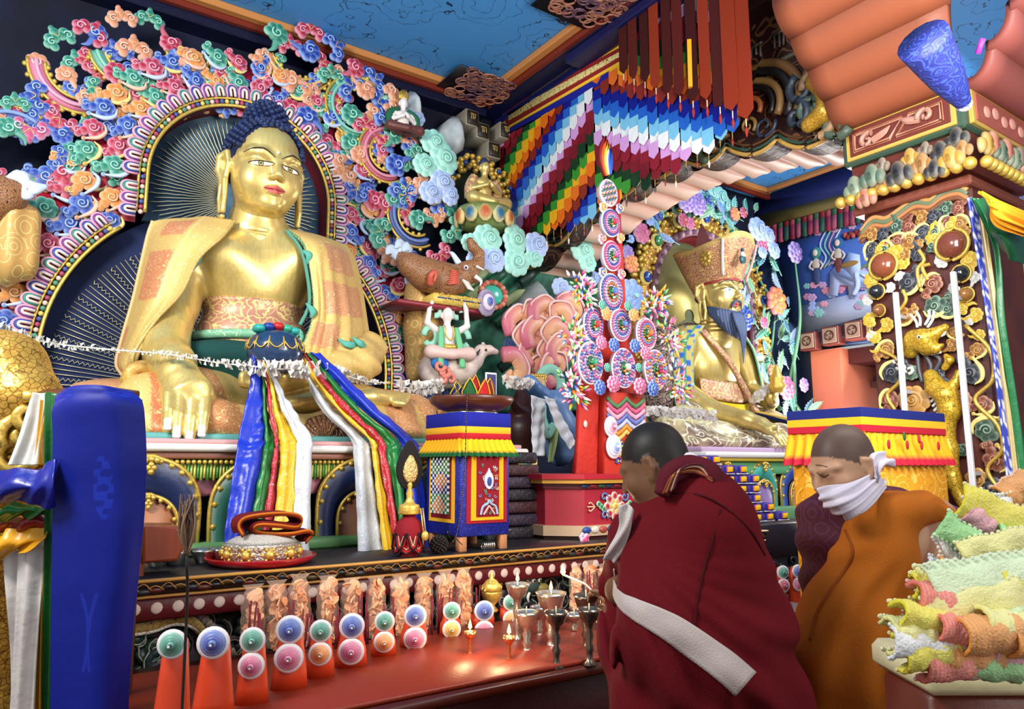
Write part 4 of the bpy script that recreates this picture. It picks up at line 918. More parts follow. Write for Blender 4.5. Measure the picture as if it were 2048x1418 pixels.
# carved front: dragon body, dark leaf scrolls
w = MB();rr = np.random.RandomState(21)
for i in range(230):
 x = rr.uniform(.3,3.6);z = rr.uniform(ZS-.50,ZS-.19);r = rr.uniform(.035,.06);g = 1 if i % 2 else -1
 col = [c('1e3434'),c('26262c'),c('2a4038'),c('3a2430')][i % 4]
 w.add(tube(spiral(x,z,r,3.385-.012*(i % 3),1.2,rr.uniform(0,6),g,14),np.linspace(.016,.024,14),6),col)
 w.add(tube(spiral(x,z,r*1.12,3.365-.012*(i % 3),1.0,rr.uniform(0,6),g,12),.004,4),c('98a090'))
w.obj('leaf_scrolls',PAINT,sh)
w = MB();DP = [T(px,py,3.34) for px,py in ((180,1262),(270,1252),(310,1245),(350,1232),(390,1240),(420,1270),(440,1300),(470,1330))]
w.add(tube(DP,[.036]*8,10,60,flat=.7),c('c0a058'));P_ = spline(DP,60);
for i in range(2,58,2):w.add(dome(P_[i][0],P_[i][2]+.03,.022,.02,3.33,c('8a7a70'),c('c8b8b0'),8))
w.add(tube(P_+[0,-.015,.022],.014,6),c('2a4a44'));w.add(tube(P_+[0,-.01,-.030],.009,6),c('e8e0d0'));w.obj('dragon_body',mat('dragon_scales',None,.5,pat=('scale',60,c('5a4420'),.03)),sh)
def dragon_head(px,py,nm,s0=1):
 w = MB();q = T(px,py,3.33);s = .0023*s0;P = lambda x,z,y=0:q+np.array([x*s*1.0,-.01-y*s,z*s])
 w.add(sphere(P(0,0),(26*s,14*s,20*s),12,8),c('3a4a44'));w.add(sphere(P(28,-8),(24*s,12*s,11*s),12,8),c('8a7a3a'));w.add(sphere(P(34,-22),(16*s,10*s,6*s),10,6),c('6a2020'))
 for ex in (-2,16):w.add(sphere(P(ex,12,12),6*s,8,6),c('f0e8d8'));w.add(sphere(P(ex,12,17),3*s,8,6),c('101010'))
 for dz in (20,34):w.add(tube([P(-10,14),P(-20,dz+14),P(-4,dz+30)],[4*s,3*s,1*s],6,10),c('e8dcc8'))
 for k in range(8):a = 2.0+k*.32;w.add(tube([P(0,0,4),P(30*math.cos(a),26*math.sin(a),6),P(44*math.cos(a+.3),40*math.sin(a+.3),2)],[5*s,5*s,1*s],6,8,flat=.5),c('e8e4dc') if k % 2 else c('2c4a44'))
 w.obj(nm,PAINT,sh)
dragon_head(868,1182,'dragon_head');dragon_head(1060,1170,'dragon_head',1.0)
q = T(979,1165,3.33);w = MB()
for k in range(16):a = math.pi*k/15;w.add(sphere(q+[.062*math.cos(a),-.01,.075*math.sin(a)-.01],(.015,.015,.018),7,5),c('c8983c'))
w.add(sphere(q+[0,-.01,-.0],(.035,.02,.045),12,8),c('141820'));w.add(sphere(q+[-.03,-.01,-.045],(.026,.02,.024),10,6),c('7a5044'));w.add(sphere(q+[.03,-.01,-.045],(.026,.02,.024),10,6),c('7a5044'));w.obj('jewel_motif',PAINT,sh)
w = MB()
for px,py in ((420,1195),(960,1150),(1000,1142),(890,1230),(1150,1120)):
 q = T(px,py,3.36)
 for k in range(5):w.add(sphere(q+[.02*math.cos(k*1.26),-.01,.02*math.sin(k*1.26)],.016,8,5),c('a05a6a'))
w.obj('carved_flowers',PAINT,sh)
# ---------------------------------------------------------------- lower offering table
tb = thing('offering_table','low reddish-brown lacquered offering table in front of the altar','table',(1.8,2.8,0))
w = MB();w.add(bar((.32,2.25,.80),(3.75,3.2,.84),c('6a2414'),.008));w.obj('tabletop',mat('lacquer_red_brown',c('4a160c'),.3),tb)
w = MB();w.add(bar((.34,2.32,.5),(3.73,2.36,.80),c('3a1010'),.008));w.obj('apron',PAINT,tb)
for x,y in ((.42,2.35),(3.66,2.35),(.42,3.1),(3.66,3.1)):w = MB();w.add(bar((x-.05,y-.05,0),(x+.05,y+.05,.8),c('3a1010'),.008));w.obj('leg',PAINT,tb)
# ================================================================ second golden statue: bearded teacher in a tall hat
GX,GY = 6.05,5.05
gu = thing('bearded_statue','golden statue with a blue-black beard and a tall flared pink and gold hat','statue',(GX,GY,1.75))
GH = mov((GX-.01,GY-.17,3.34))@rotz(math.radians(-4))@mov((0,0,0),.97)
DG = c('cfb468');s = Sculpt(DG);L = lambda x,y,z:np.array([GX+x,GY+y,z])
s.ball(L(0,0,2.62),(.36,.25,.34),.02).ball(L(0,-.02,2.15),(.34,.27,.32),.10).cap(L(-.38,.02,2.86),L(.38,.02,2.86),.15,.15,.12).cap(L(0,-.04,2.95),L(.0,-.08,3.12),.17,.13,.08)
s.limb([L(-.46,0,2.82),L(-.52,-.05,2.35),L(-.45,-.35,2.12)],[.14,.115,.105],.05).limb([L(-.45,-.35,2.12),L(-.38,-.70,2.02),L(-.32,-.82,1.97)],[.10,.075,.07],.04)
s.limb([L(-.32,-.82,1.97),L(-.30,-.90,1.92)],[.085,.085],.03,sq=((0,.3,1),.6))
for k in range(4):s.limb([L(-.37+k*.045,-.90,1.91),L(-.36+k*.05,-1.0,1.86),L(-.35+k*.05,-1.06,1.77)],[.024,.022,.016],.004)
s.limb([L(-.25,-.86,1.94),L(-.18,-.94,1.92)],[.026,.018],.02)
s.limb([L(.46,0,2.82),L(.58,-.08,2.38),L(.45,-.38,2.25)],[.14,.11,.09],.05).ball(L(.36,-.46,2.28),(.07,.06,.09),.03)
for k in range(4):s.cap(L(.40-.0*k,-.50,2.24+k*.035),L(.31,-.53,2.24+k*.035),.020,.017,.006)
v2,f2,cl2 = s.mesh(.014)
hv = place(GH,HEADV);hc = HEADC.copy();hc[:] = DG
mk('body',np.concatenate([hv,v2]),np.concatenate([HEADF,f2+len(hv)]),GOLD,gu,np.concatenate([hc,cl2]))
for g,cx in ((-1,-.092),(1,.092)):
 w = MB();p = patch(bv,almond(cx,.014,.062,.022,.022,-g*.05),(cx-.065,cx+.065,-.02,.045),(36,28),eye_col(cx,.014,.019,.008,True,'ffffff'),.003);w.add((place(GH,p[0]),p[1],p[2]));w.obj('eye',mat('eye_enamel',None,.25),gu)
w = MB()
for g in (-1,1):
 a = np.linspace(0,1,20);w.add(tube(place(GH,decal(bv,list(zip(g*(.03+.15*a),.070+.045*np.sin(np.pi*np.minimum(a*.8+.15,1)))),.003)),.0045,5),c('2a3050'))
 x = g*.092+.064*np.cos(np.linspace(0,np.pi,20));w.add(tube(place(GH,decal(bv,list(zip(x,.014-g*.05*(x-g*.092)+.023*np.sin(np.linspace(0,np.pi,20)))),.004)),.003,5),c('20202c'))
w.obj('eyebrow',PAINTM,gu)
w = MB();p = patch(bv,lipf,(-.062,.062,-.18,-.105),(40,30),lipc,.002);w.add((place(GH,p[0]),p[1],p[2]));w.obj('lips',mat('lip_paint',None,.5),gu)
w = MB();BE = c('3a4a6e');BE2 = c('5a6c92')
for k in range(64):   # beard strands from the jaw
 a = math.radians(-100+200*k/63);x0 = .185*math.sin(a);y0 = -.03-.165*math.cos(a);z0 = -.15-.055*math.cos(a);ln = .16+.14*math.cos(a*.9)
 P_ = [(x0,y0,z0),(x0*.95,y0-.015,z0-ln*.5),(x0*.62+.01*math.sin(k*1.7),y0-.03,z0-ln)];w.add(tube(place(GH,np.array(P_)),[.022,.018,.003],6,10),BE if k % 3 else BE2)
for k in range(22):
 x = -.06+.12*k/21;P_ = [(x,-.225,-.225),(x*1.1,-.26,-.33),(x*.6+.01,-.28,-.46),(x*.25+.02,-.27,-.60),(.02,-.26,-.70-.03*(k % 3))];w.add(tube(place(GH,np.array(P_)),[.018,.017,.015,.010,.003],6,16),BE if k % 2 else BE2)
for g in (-1,1):
 for k in range(4):w.add(tube(place(GH,np.array([(g*.012,-.245,-.098-.003*k),(g*.05,-.238,-.112-.004*k),(g*.075,-.215,-.16-.01*k)])),[.008,.010,.005],6,10),BE)
w.obj('beard',mat('beard_blue',None,.6),gu)
w = MB();hp = sphere((0,.05,.06),(.235,.22,.26),24,14);keep = [q for q in hp[1] if all(hp[0][i][1] > .02 and hp[0][i][2] < .22 for i in q)];w.add((place(GH,hp[0]),keep),c('2c3a5c'));w.obj('hair',PAINTM,gu)
# hat: flared lotus crown with upswept peak
hat = MB();HT = mat('hat_brocade',None,.45,.3,pat=[('floral',17,c('f0dc8c'),.12),('petal',12,c('e8c878'),.08)])
n = 48;rowsv = [];cl = []
for u in np.linspace(0,1,16):
 for j in range(n):
  a = 2*math.pi*j/n;fr = -math.cos(a)  # 1 at front
  R = .235+(.15+.10*max(0,-fr))*u**.9+.03*u*abs(math.sin(a));zz = .135+.0*fr+u*(.38+.10*max(0,fr)**3-.06*(1-abs(fr)))
  low = -.16*max(0,-fr)*(1-u) - .035*abs(math.sin(a))*(1-u)
  rowsv.append((R*math.sin(a)*.92,.02+R*math.cos(a)*1.02,zz+low));cl.append(c('c87a68') if .0 < u < .93 else c('e8c070'))
top = len(rowsv);rowsv.append((0,.0,.52));cl.append(c('a85a50'));fc = grid_faces(16,n,False,True)+[[15*n+j,15*n+(j+1) % n,top] for j in range(n)]
hat.add((place(GH,np.array(rowsv)),fc,np.array(cl)))
H1 = hat.obj('hat',HT,gu)
w = MB()
for x in (-.0,):pass
w.add(tube(place(GH,np.array([(-.16,-.20,.16),(-.22,-.26,.36),(-.25,-.30,.52)])),.017,6,10),c('e8e4d8'))
w.add(tube(place(GH,np.array([(.16,-.22,.13),(.21,-.28,.34),(.24,-.32,.52)])),.014,6,10),c('e0b0a0'))
w.add(tube(place(GH,np.array([(R*math.sin(a)*.93,.02+R*math.cos(a)*1.03,.135-.16*max(0,math.cos(a))-.035*abs(math.sin(a))) for R in (.24,) for a in np.linspace(0,6.28,40)])),.015,6),c('a83838'))
w.obj('hat_trim',PAINT,gu)
w = MB();q = place(GH,np.array([(-.30,-.10,.34)]))[0]
for k in range(8):w.add(sphere(q+[-.02,.045*math.cos(k*.785)-.02,.055*math.sin(k*.785)],(.02,.028,.028),8,6),c('e4c868'))
w.add(sphere(q+[-.03,-.02,0],(.02,.03,.035),8,6),c('b88a40'));w.obj('hat_badge',GOLDP,gu)
w = MB();q = place(GH,np.array([(-.03,-.36,.36)]))[0]
for k,(dz,r,col) in enumerate(((-.05,.05,c('2a5a5a')),(0,.035,c('c8d8c0')),(.05,.02,c('2a4a6a')))):w.add(sphere(q+[0,0,dz],(r,.02,r),10,6),col)
w.obj('hat_emblem',PAINT,gu)
v,f = lathe([(.15,-.1),(.12,0),(.06,.18),(0,.28)],4);w = MB();w.add((v+place(GH,np.array([(0,.22,.58)]))[0],f),c('6a2c28'));w.obj('hat_peak',PAINTM,gu,smooth=False)
# cape with lotus-petal texture, embroidered border
s = Sculpt(c('7a6058'));s.limb([L(-.52,.10,2.86),L(-.66,.10,2.4),L(-.60,.08,2.0)],[.17,.17,.13],.04).limb([L(.52,.10,2.86),L(.66,.10,2.4),L(.60,.08,2.0)],[.17,.17,.13],.04).ball(L(0,.18,2.5),(.6,.20,.6),.08)
s.obj('cape',.016,mat('cape_cloth',None,.6,pat=[('scale',14,c('2c2024'),.06),('petal',9,c('c8b8a0'),.06)]),gu,disp=lambda X:-.018*np.abs(np.sin(X[...,2]*22))*np.abs(np.sin(X[...,1]*18+X[...,0]*10)))
w = MB()
for g in (-1,1):
 rows = [[L(g*x0,y0,z),L(g*(x0-.07),y0-.09,z),L(g*(x0-.15),y0-.13,z)] for z,x0,y0 in ((3.0,.42,-.05),(2.8,.60,-.06),(2.5,.66,-.09),(2.2,.68,-.12),(1.95,.66,-.20),(1.8,.7,-.35))]
 def bc(U,Vv):o = np.tile(c('c8b868'),U.shape+(1,));o[(np.abs(Vv-.5) < .06)] = c('4a9a70');m = (np.sin(U*60)*np.cos(Vv*9) > .4);o[m] = c('3a6ac0');o[(Vv < .06) | (Vv > .94)] = c('7ac0a0');return o
 w.add(sheet(rows,80,16,.02,None,bc))
w.obj('cape_border',CLOTH,gu)
w = MB()
w.add(sheet([[L(-.36,-.16,2.46),L(0,-.30,2.42),L(.36,-.16,2.46)],[L(-.35,-.18,2.26),L(0,-.34,2.22),L(.35,-.18,2.26)]],8,24,.03),c('b87a68'));w.obj('chest_band',BRO,gu)
w = MB();w.add(sheet([[L(-.36,-.20,2.24),L(0,-.34,2.20),L(.36,-.20,2.24)],[L(-.36,-.22,2.12),L(0,-.36,2.08),L(.36,-.22,2.12)]],8,24,.03),c('e0c020'));w.obj('yellow_belt',CLOTH,gu)
w = MB();w.add(sheet([[L(-.30,-.10,2.98),L(-.24,-.16,2.96)],[L(-.14,-.30,2.68),L(-.06,-.31,2.66)],[L(.10,-.34,2.35),L(.20,-.33,2.33)],[L(.25,-.36,2.1),L(.36,-.34,2.1)]],30,6,.03),c('c07868'));w.obj('sash',BRO,gu)
# robe over the knees
s = Sculpt(c('8c7462'))
s.limb([L(-.2,-.1,1.98),L(-.6,-.2,1.95),L(-.95,-.32,1.90)],[.24,.24,.18],.06).limb([L(.2,-.1,1.98),L(.6,-.2,1.95),L(.95,-.35,1.90)],[.24,.24,.18],.06).limb([L(-.9,-.4,1.86),L(0,-.65,1.84),L(.9,-.45,1.86)],[.16,.16,.15],.06)
s.ball(L(0,-.35,1.80),(1.15,.50,.14),.05)
s.obj('lower_robe',.016,mat('dragon_brocade',None,.4,.15,pat=[('blot',6,c('e8dca0'),.9),('floral',7,c('f0e8c0'),.13)]),gu,disp=lambda X:.012*np.sin(X[...,0]*14+X[...,2]*24))
w = MB();w.add(sheet([[L(.15,-.4,2.12),L(.5,-.3,2.12)],[L(.55,-.62,2.02),L(.75,-.5,2.02)],[L(.85,-.85,1.9),L(1.1,-.7,1.9)]],20,8,.03),c('1c2a5c'));w.add(tube([L(.15,-.42,2.13),L(.55,-.64,2.03),L(.85,-.87,1.91)],.012,6,12),c('d8b050'));w.obj('blue_cloth',CLOTH,gu)
v,f = lathe([(.02,-.05),(.07,-.04),(.085,.02),(.06,.06),(.075,.09),(.05,.13),(.03,.20),(0,.24)],20);w = MB();w.add((v+L(.30,-.58,2.36),f),c('d8b040'));w.obj('vase_in_hand',GOLDP,gu)
# his throne
t2 = thing('second_throne','carved lotus throne with blue and teal petals under the bearded statue','throne',(6.2,5.0,ZS))
w = MB();w.add(bar((4.7,4.0,ZR-.03),(8.1,5.6,ZR+.02),c('f0ece4'),.012));w.add(bar((4.7,4.05,ZR+.02),(8.1,5.6,ZR+.06),c('c8a8c8'),.008));w.add(bar((4.72,4.02,ZR-.06),(8.1,5.6,ZR-.03),c('d8b840'),.008));w.add(bar((4.75,4.06,ZR-.17),(8.1,5.6,ZR-.06),c('6cb47c'),.008));w.add(bar((4.8,4.3,ZS-.1),(8.0,5.5,ZR-.1),c('14202c'),.008));w.add(bar((4.7,3.95,ZS-.06),(8.1,4.5,ZS+.08),c('6a9a6a'),.01));w.obj('top_slab',PAINT,t2)
for i in range(7):petal(5.0+i*.5,4.12,ZS+.08,.235,.38,*[(c('2a4a9c'),c('b87a50'),c('e0a880')),(c('4ab0a0'),c('6a4a8a'),c('b090c0'))][i % 2],t2)
w = MB();w.add(bar((4.4,3.9,ZS-.14),(8.1,5.6,ZS-.06),c('b8b8bc'),.006));w.add(bar((4.4,3.95,ZS-.30),(8.1,5.6,ZS-.14),c('4a1a16'),.006));w.add(bar((4.4,4.0,.1),(8.1,5.6,ZS-.3),c('1c1214'),.006));w.obj('plinth',PAINT,t2)
for k in range(26):
 w = MB();w.add(sphere((4.5+k*.085,3.945,ZS-.20),(.02,.01,.02),9,6),c('d8ccc8'));w.obj('dot',PAINTM,t2)
w = MB()
for i in range(60):x = 4.5+3*rr.rand();z = ZS-.34-.35*rr.rand();w.add(tube(spiral(x,z,.06,3.985,1.2,rr.rand()*6,1 if i % 2 else -1,14),np.linspace(.012,.02,14),6),[c('3a3034'),c('4a3a38'),c('2c2a2a')][i % 3])
w.obj('leaf_scrolls',PAINT,t2)
# ---------------------------------------------------------------- its aureole: olive disc with rays, rope edge, gold band with gems
AX,AZ,AR = 6.50,3.42,.78
a3 = thing('gem_aureole','olive green aureole with fine gold rays and a wide gold band set with gems','aureole',(AX,5.5,2))
pts,nr = arch_pts(AX,AZ,AR,.06,1.5);v,f = slab([tuple(p) for p in pts],5.72,5.76);mk('disc',v,f,mat('olive_disc',c('5a5f3c'),.7,pat=('blot',2,c('8a9064'),.5)),a3,smooth=False)
m = len(pts);P3 = lambda q,y:np.column_stack([q[:,0],np.full(len(q),y),q[:,1]])
mk('reveal',np.concatenate([P3(pts,5.48),P3(pts,5.74)]),[[i,i+1,i+1+m,i+m] for i in range(m-1)],mat('halo_red',c('8a0f22')),a3)
w = MB()
for k in range(150):
 a = -0.6+4.3*k/149;w.add(tube([(AX-.0+.08*math.cos(a),5.705,AZ-.1+.08*math.sin(a)),(AX+.76*math.cos(a),5.705,AZ-.05+.76*math.sin(a))],.0035,4),c('c8bc74'))
w.obj('sun_rays',mat('ray_gold',None,.4,.5),a3)
w = MB();R_ = P3(pts+nr*.05,5.46);w.add(tube(R_,.045,10),c('8a5a6a'))
for i in range(0,m-1):p = R_[i];w.add(sphere(p+[0,-.03,0],(.028,.03,.034),7,5),c('b898a0') if i % 2 else c('6a4454'))
w.obj('rope_edge',PAINT,a3)
mk('gold_band',np.concatenate([P3(pts+nr*.09,5.48),P3(pts+nr*.2,5.42),P3(pts+nr*.30,5.50),P3(pts+nr*.30,5.62)]),[[j*m+i,j*m+i+1,(j+1)*m+i+1,(j+1)*m+i] for j in range(3) for i in range(m-1)],mat('carved_gold',c('c8903c'),.4,.45,pat=('floral',9,c('7a4418'),.10),bump=(26,1.0)),a3)
w = MB()
for i in range(0,m,1):
 for r_ in (.11,.17,.23,.29,.33):
  p = pts[i]+nr[i]*(r_+.02*rr.rand());w.add(dome(p[0]+.02*rr.randn(),p[1]+.02*rr.randn(),.028,.03,5.45,c('a86a28'),c('f0d070'),8))
w.obj('gold_foliage',GOLDP,a3)
for k in range(15):
 i = int((k+.5)*m/15);p = pts[i]+nr[i]*.215;w = MB();w.add(dome(p[0],p[1],.085,.03,5.42,c('b88a40'),c('f0d880'),12));w.add(sphere((p[0],5.39,p[1]),(.055,.03,.06),12,8),[c('1f6a5a'),c('2a4a9a'),c('3a8a50')][k % 3]);w.add(sphere((p[0]-.01,5.365,p[1]+.02),.014,6,5),c('d8f0e0'));w.obj('gem',mat('gem_paint',None,.2),a3)
# ---------------------------------------------------------------- flowering tree carved around it
def leaf_mesh(key):
 d,p = PAL[key];w = MB();n = 14;v = [];cl = []
 for i in range(n+1):
  u = i/n;hw = .30*math.sin(math.pi*min(1,u*1.05+.04))**.8*(1.0 if i % 2 else 1.28)
  v += [(-hw,.02+.10*(hw/.3),u*2-1+(.10 if i % 2 == 0 else 0)),(-hw*.5,-.06,u*2-1),(0,-.02,u*2-1),(hw*.5,-.06,u*2-1),(hw,.02+.10*(hw/.3),u*2-1+(.10 if i % 2 == 0 else 0))]
  cl += [p,d,mixc(d,p,.7),d,p]
 V_ = np.array(v);B_ = V_+[0,.08,0];N_ = len(V_);gf = grid_faces(n+1,5)
 w.add((np.concatenate([V_,B_]),gf+[[q+N_ for q in f[::-1]] for f in gf],np.array(cl+cl)));w.add(tube([(0,0,-1.5),(0,-.03,-.9),(0,-.05,1.0)],[.05,.045,.015],5),mixc(d,p,.8))
 for i in range(1,n,2):
  hw = .30*math.sin(math.pi*min(1,i/n*1.05+.04))**.8*1.15
  for g in (-1,1):w.add(sphere((g*hw*1.05,.05,i/n*2-1+.08),.05,6,4),c('e8fff0'))
 o = w.obj('m',PAINT);me = o.data;bpy.data.objects.remove(o);me.name = 'leaf_'+key;return me
def flower_mesh(key,key2):
 d,p = PAL[key];d2,p2 = PAL[key2];w = MB()
 for R,n,r,y in ((.78,8,.38,0),(.48,7,.32,-.12),(.22,5,.22,-.24)):
  for k in range(n):a = 2*math.pi*k/n+R;w.add(dome(R*math.cos(a),R*math.sin(a),r,.25,y,d,p))
 w.add(dome(.1,0,.22,.3,-.3,d2,p2));w.add(tube(spiral(.1,0,.18,-.58,1.4),.03,5),p2)
 o = w.obj('m',PAINT);me = o.data;bpy.data.objects.remove(o);me.name = 'flower_'+key;return me
LM = {k:leaf_mesh(k) for k in ('green','jade','sky')};PAL['teal'] = (c('2c7a9a'),c('a8e0f0'));LM['teal'] = leaf_mesh('teal')
PAL['mint'] = (c('4a9a60'),c('d0f8d0'));LM['mint'] = leaf_mesh('mint')
FM = {'violet':flower_mesh('violet','violet'),'pink':flower_mesh('pink','red'),'blue':flower_mesh('blue','yellow'),'cream':flower_mesh('flame','yellow'),'sky':flower_mesh('sky','jade'),'rose':flower_mesh('red','peach')}
tr = thing('carved_flowering_tree','carved flowering tree of green leaves and blossoms curving over the bearded statue','carving',(6.5,5.7,1.8))
def TT(px,py,y):
 q = T(px,py,y);return q if q[0] < 7.95 else TX(px,py,7.95)
flw = [(1372,402,'violet',22),(1395,408,'violet',22),(1283,466,'pink',20),(1366,440,'rose',13),(1380,447,'pink',12),(1470,428,'cream',13),(1487,425,'rose',10),(1262,590,'sky',30),(1590,505,'violet',20),(1553,602,'cream',26),(1487,636,'blue',24),(1528,645,'pink',11),(1573,776,'pink',22),(1545,742,'cream',12),(1525,487,'pink',16),(1476,556,'violet',12),(1256,505,'violet',14),(1262,526,'cream',18),(1300,440,'sky',11),(1608,770,'violet',13)]
for px,py,k,r in flw:
 q = TT(px,py,5.28);inst(FM[k],'blossom',tr,q,(0,rr.rand()*6,0),r*dep(q)/1468)
n_ = 0
lf = []
for (x0,y0,x1,y1,n) in ((1215,560,1250,440,9),(1250,440,1350,380,10),(1340,420,1500,420,13),(1290,430,1330,470,3),(1395,390,1480,460,8),(1500,470,1560,560,10),(1495,520,1490,640,8),(1520,640,1600,600,8),(1510,660,1530,760,7),(1560,640,1600,720,7),(1540,700,1600,830,9),(1570,780,1640,830,5)):
 for i in range(n):
  u = rr.rand();lf.append((x0+(x1-x0)*u+rr.uniform(-16,16),y0+(y1-y0)*u+rr.uniform(-14,14)))
for i,(px,py) in enumerate(lf[:96]):
 q = TT(px,py,5.42-.05*(i % 3));inst(LM[['green','jade','teal','mint','sky'][i % 5]],'leaf',tr,q,(rr.uniform(-.4,.4),rr.uniform(-1.2,1.6),rr.uniform(-.5,.5)),rr.uniform(.10,.145))
w = MB()
for P_ in ([(1610,840),(1560,760),(1530,680),(1500,600),(1480,540)],[(1590,830),(1585,700),(1560,620),(1520,560),(1500,480)],[(1580,760),(1600,640),(1590,520)],[(1500,480),(1440,440),(1380,430),(1300,440),(1240,500)],[(1540,700),(1505,640),(1490,560)],[(1240,560),(1230,480),(1270,420)],[(1560,820),(1535,760),(1545,680),(1552,610)]):
 w.add(tube([TT(px,py,5.45) for px,py in P_],np.linspace(.028,.010,len(P_)),6,30),c('7ab08a'))
w.obj('branches',PAINT,tr)
for px,py,k,r,rt in ((1240,448,'blue',14,0),(1262,440,'navy',12,60),(1318,432,'navy',12,30),(1418,400,'navy',12,0),(1190,555,'sky',14,20),(1262,478,'sky',10,0),(1510,500,'navy',11,0),(1500,700,'sky',14,0),(1515,735,'blue',12,50)):
 q = TT(px,py,5.3);inst(SMESH(k,2),'curled_tendril',tr,q,(0,math.radians(rt),0),r*dep(q)/1468)
# ================================================================ between the statues: hills, clouds, beasts, small figures
def puffcloud(label,items,y,grp='carved clouds on the back wall'):
 q0 = T(items[0][0],items[0][1],y);th = thing('carved_cloud',label,'cloud carving',q0+[0,.1,-.2],grp)
 for px,py,r,k,rt in items:q = T(px,py,y);q = q if q[0] < 7.95 else TX(px,py,7.95);inst(SMESH(k,3),'cloud_puff',th,q,(0,math.radians(rt),0),r*dep(q)/1468)
 return th
puffcloud('large jade green cloud with a blue one below, right of the red vine',[(868,285,27,'jade',0),(888,318,30,'jade',60),(850,330,24,'jade',0),(885,365,26,'sky',30),(862,385,24,'sky',0),(900,390,20,'sky',90)],5.35)
puffcloud('green and blue cloud behind the small crowned figure',[(776,210,22,'jade',0),(790,235,18,'jade',0),(832,235,18,'sky',0),(836,270,18,'sky',30)],5.5)
puffcloud('bank of jade and blue clouds under the small gold statue',[(975,478,30,'jade',0),(942,486,20,'jade',0),(1030,480,28,'jade',90),(1072,490,26,'sky',0),(984,518,28,'sky',0),(1032,525,28,'jade',180),(950,520,18,'sky',0),(1068,515,20,'jade',0)],5.1)
puffcloud('pale blue cloud beside the white peak',[(1122,575,20,'sky',0),(1140,590,18,'sky',50),(1165,500,26,'jade',0),(1175,525,20,'jade',0)],5.2)
puffcloud('big blue scalloped cloud on top of the flowering tree',[(1362,362,26,'sky',0),(1385,375,24,'sky',0),(1395,400,18,'sky',0),(1350,388,18,'sky',0),(1322,360,18,'jade',0)],5.35)
puffcloud('jade cloud beside the blue scalloped cloud',[(1440,395,22,'jade',0),(1455,412,17,'jade',40),(1425,385,14,'jade',0)],5.4)
puffcloud('blue clouds right of the tall hat',[(1515,458,24,'sky',0),(1535,472,20,'sky',0),(1548,500,17,'sky',40),(1525,505,12,'sky',0)],5.25)
puffcloud('small dark blue clouds over the green hill',[(1020,690,14,'blue',0),(1034,698,11,'sky',0)],5.5)
def peak(label,pts,y,col,t=.25):
 P = [T(a,b,y) for a,b in pts];cx = np.mean([p[0] for p in P]);lo = min(p[2] for p in P);v = [];n = len(P)
 for u,dy in ((0,0),(.35,-.10),(.75,-.16)):v += [(p[0]*(1-u)+cx*u,y+dy-.0,p[2]*(1-u)+(lo+(max(q[2] for q in P)-lo)*.55)*u) for p in P]
 v += [(p[0],y+t,p[2]) for p in P];f = [[j*n+i,j*n+(i+1) % n,(j+1)*n+(i+1) % n,(j+1)*n+i] for j in (0,1) for i in range(n)]+[[2*n+i for i in range(n)]]+[[i,3*n+i,3*n+(i+1) % n,(i+1) % n] for i in range(n)]
 return tag(mk('white_peak',np.array(v),f,mat('snow_rock',col,.7,pat=('blot',6,c('8a98a0'),.6),bump=(10,.5))),label,'peak','carved snow peaks')
peak('white pointed peak beside the small crowned figure',[(800,240),(806,205),(820,182),(828,192),(836,230),(838,262)],5.6,c('cfd8d8'));peak('grey white peak left of the dark corner',[(880,265),(895,240),(907,231),(918,252),(926,300),(900,315)],5.65,c('b8bcc0'))
peak('white snow peak above the pink flames',[(1030,640),(1050,590),(1076,562),(1096,590),(1106,640),(1066,660)],5.55,c('e4f2ee'))
w = MB();P_ = [T(a,b,5.8) for a,b in ((900,560),(960,520),(1010,500),(1090,490),(1150,520),(1190,560),(1200,820),(960,830),(880,800))]
tag(mk('green_hill',*slab([(p[0],p[2]) for p in P_],5.72,5.88,.05),mat('hill_paint',c('1f6a50'),.6,pat=[('blot',3,c('5ab890'),.8),('blot',7,c('0c2a24'),.8)])),'painted green hillside between the two aureoles','hill carving')
w = MB()
for i,(px,py,a) in enumerate(((1000,560,20),(1030,600,-20),(990,620,70),(1010,640,10),(960,560,-40),(1060,560,40),(1120,640,0),(960,590,50),(1020,730,30))):
 q = T(px,py,5.6);inst_ = q;w.add(tube([q+[-.12,0,-.05],q+[0,-.04,.05],q+[.12,0,.12]],[.05,.045,.004],6,12,flat=.5),[c('2a6a4c'),c('b8c890'),c('1c3a30')][i % 3])
tag(w.obj('hill_foliage',PAINT),'dark green leaves carved on the hillside under the clouds','leaves',None)
# flaming jewel
q = T(985,590,5.3);jw = thing('flaming_jewel','teal jewel ringed by coral flames right of the blue beam end','jewel',q+[0,0,-.15])
w = MB();w.add(sphere(q,(.11,.04,.09),18,12),c('4fc8b0'));w.obj('jewel',mat('jewel_teal',None,.2),jw)
w = MB()
for k in range(18):a = k*2*math.pi/18;w.add(sphere(q+[.13*math.cos(a),-.01,.115*math.sin(a)],(.03,.03,.026),7,5),c('d86a58') if k % 2 else c('f0a080'))
w.obj('flame_rim',PAINT,jw)
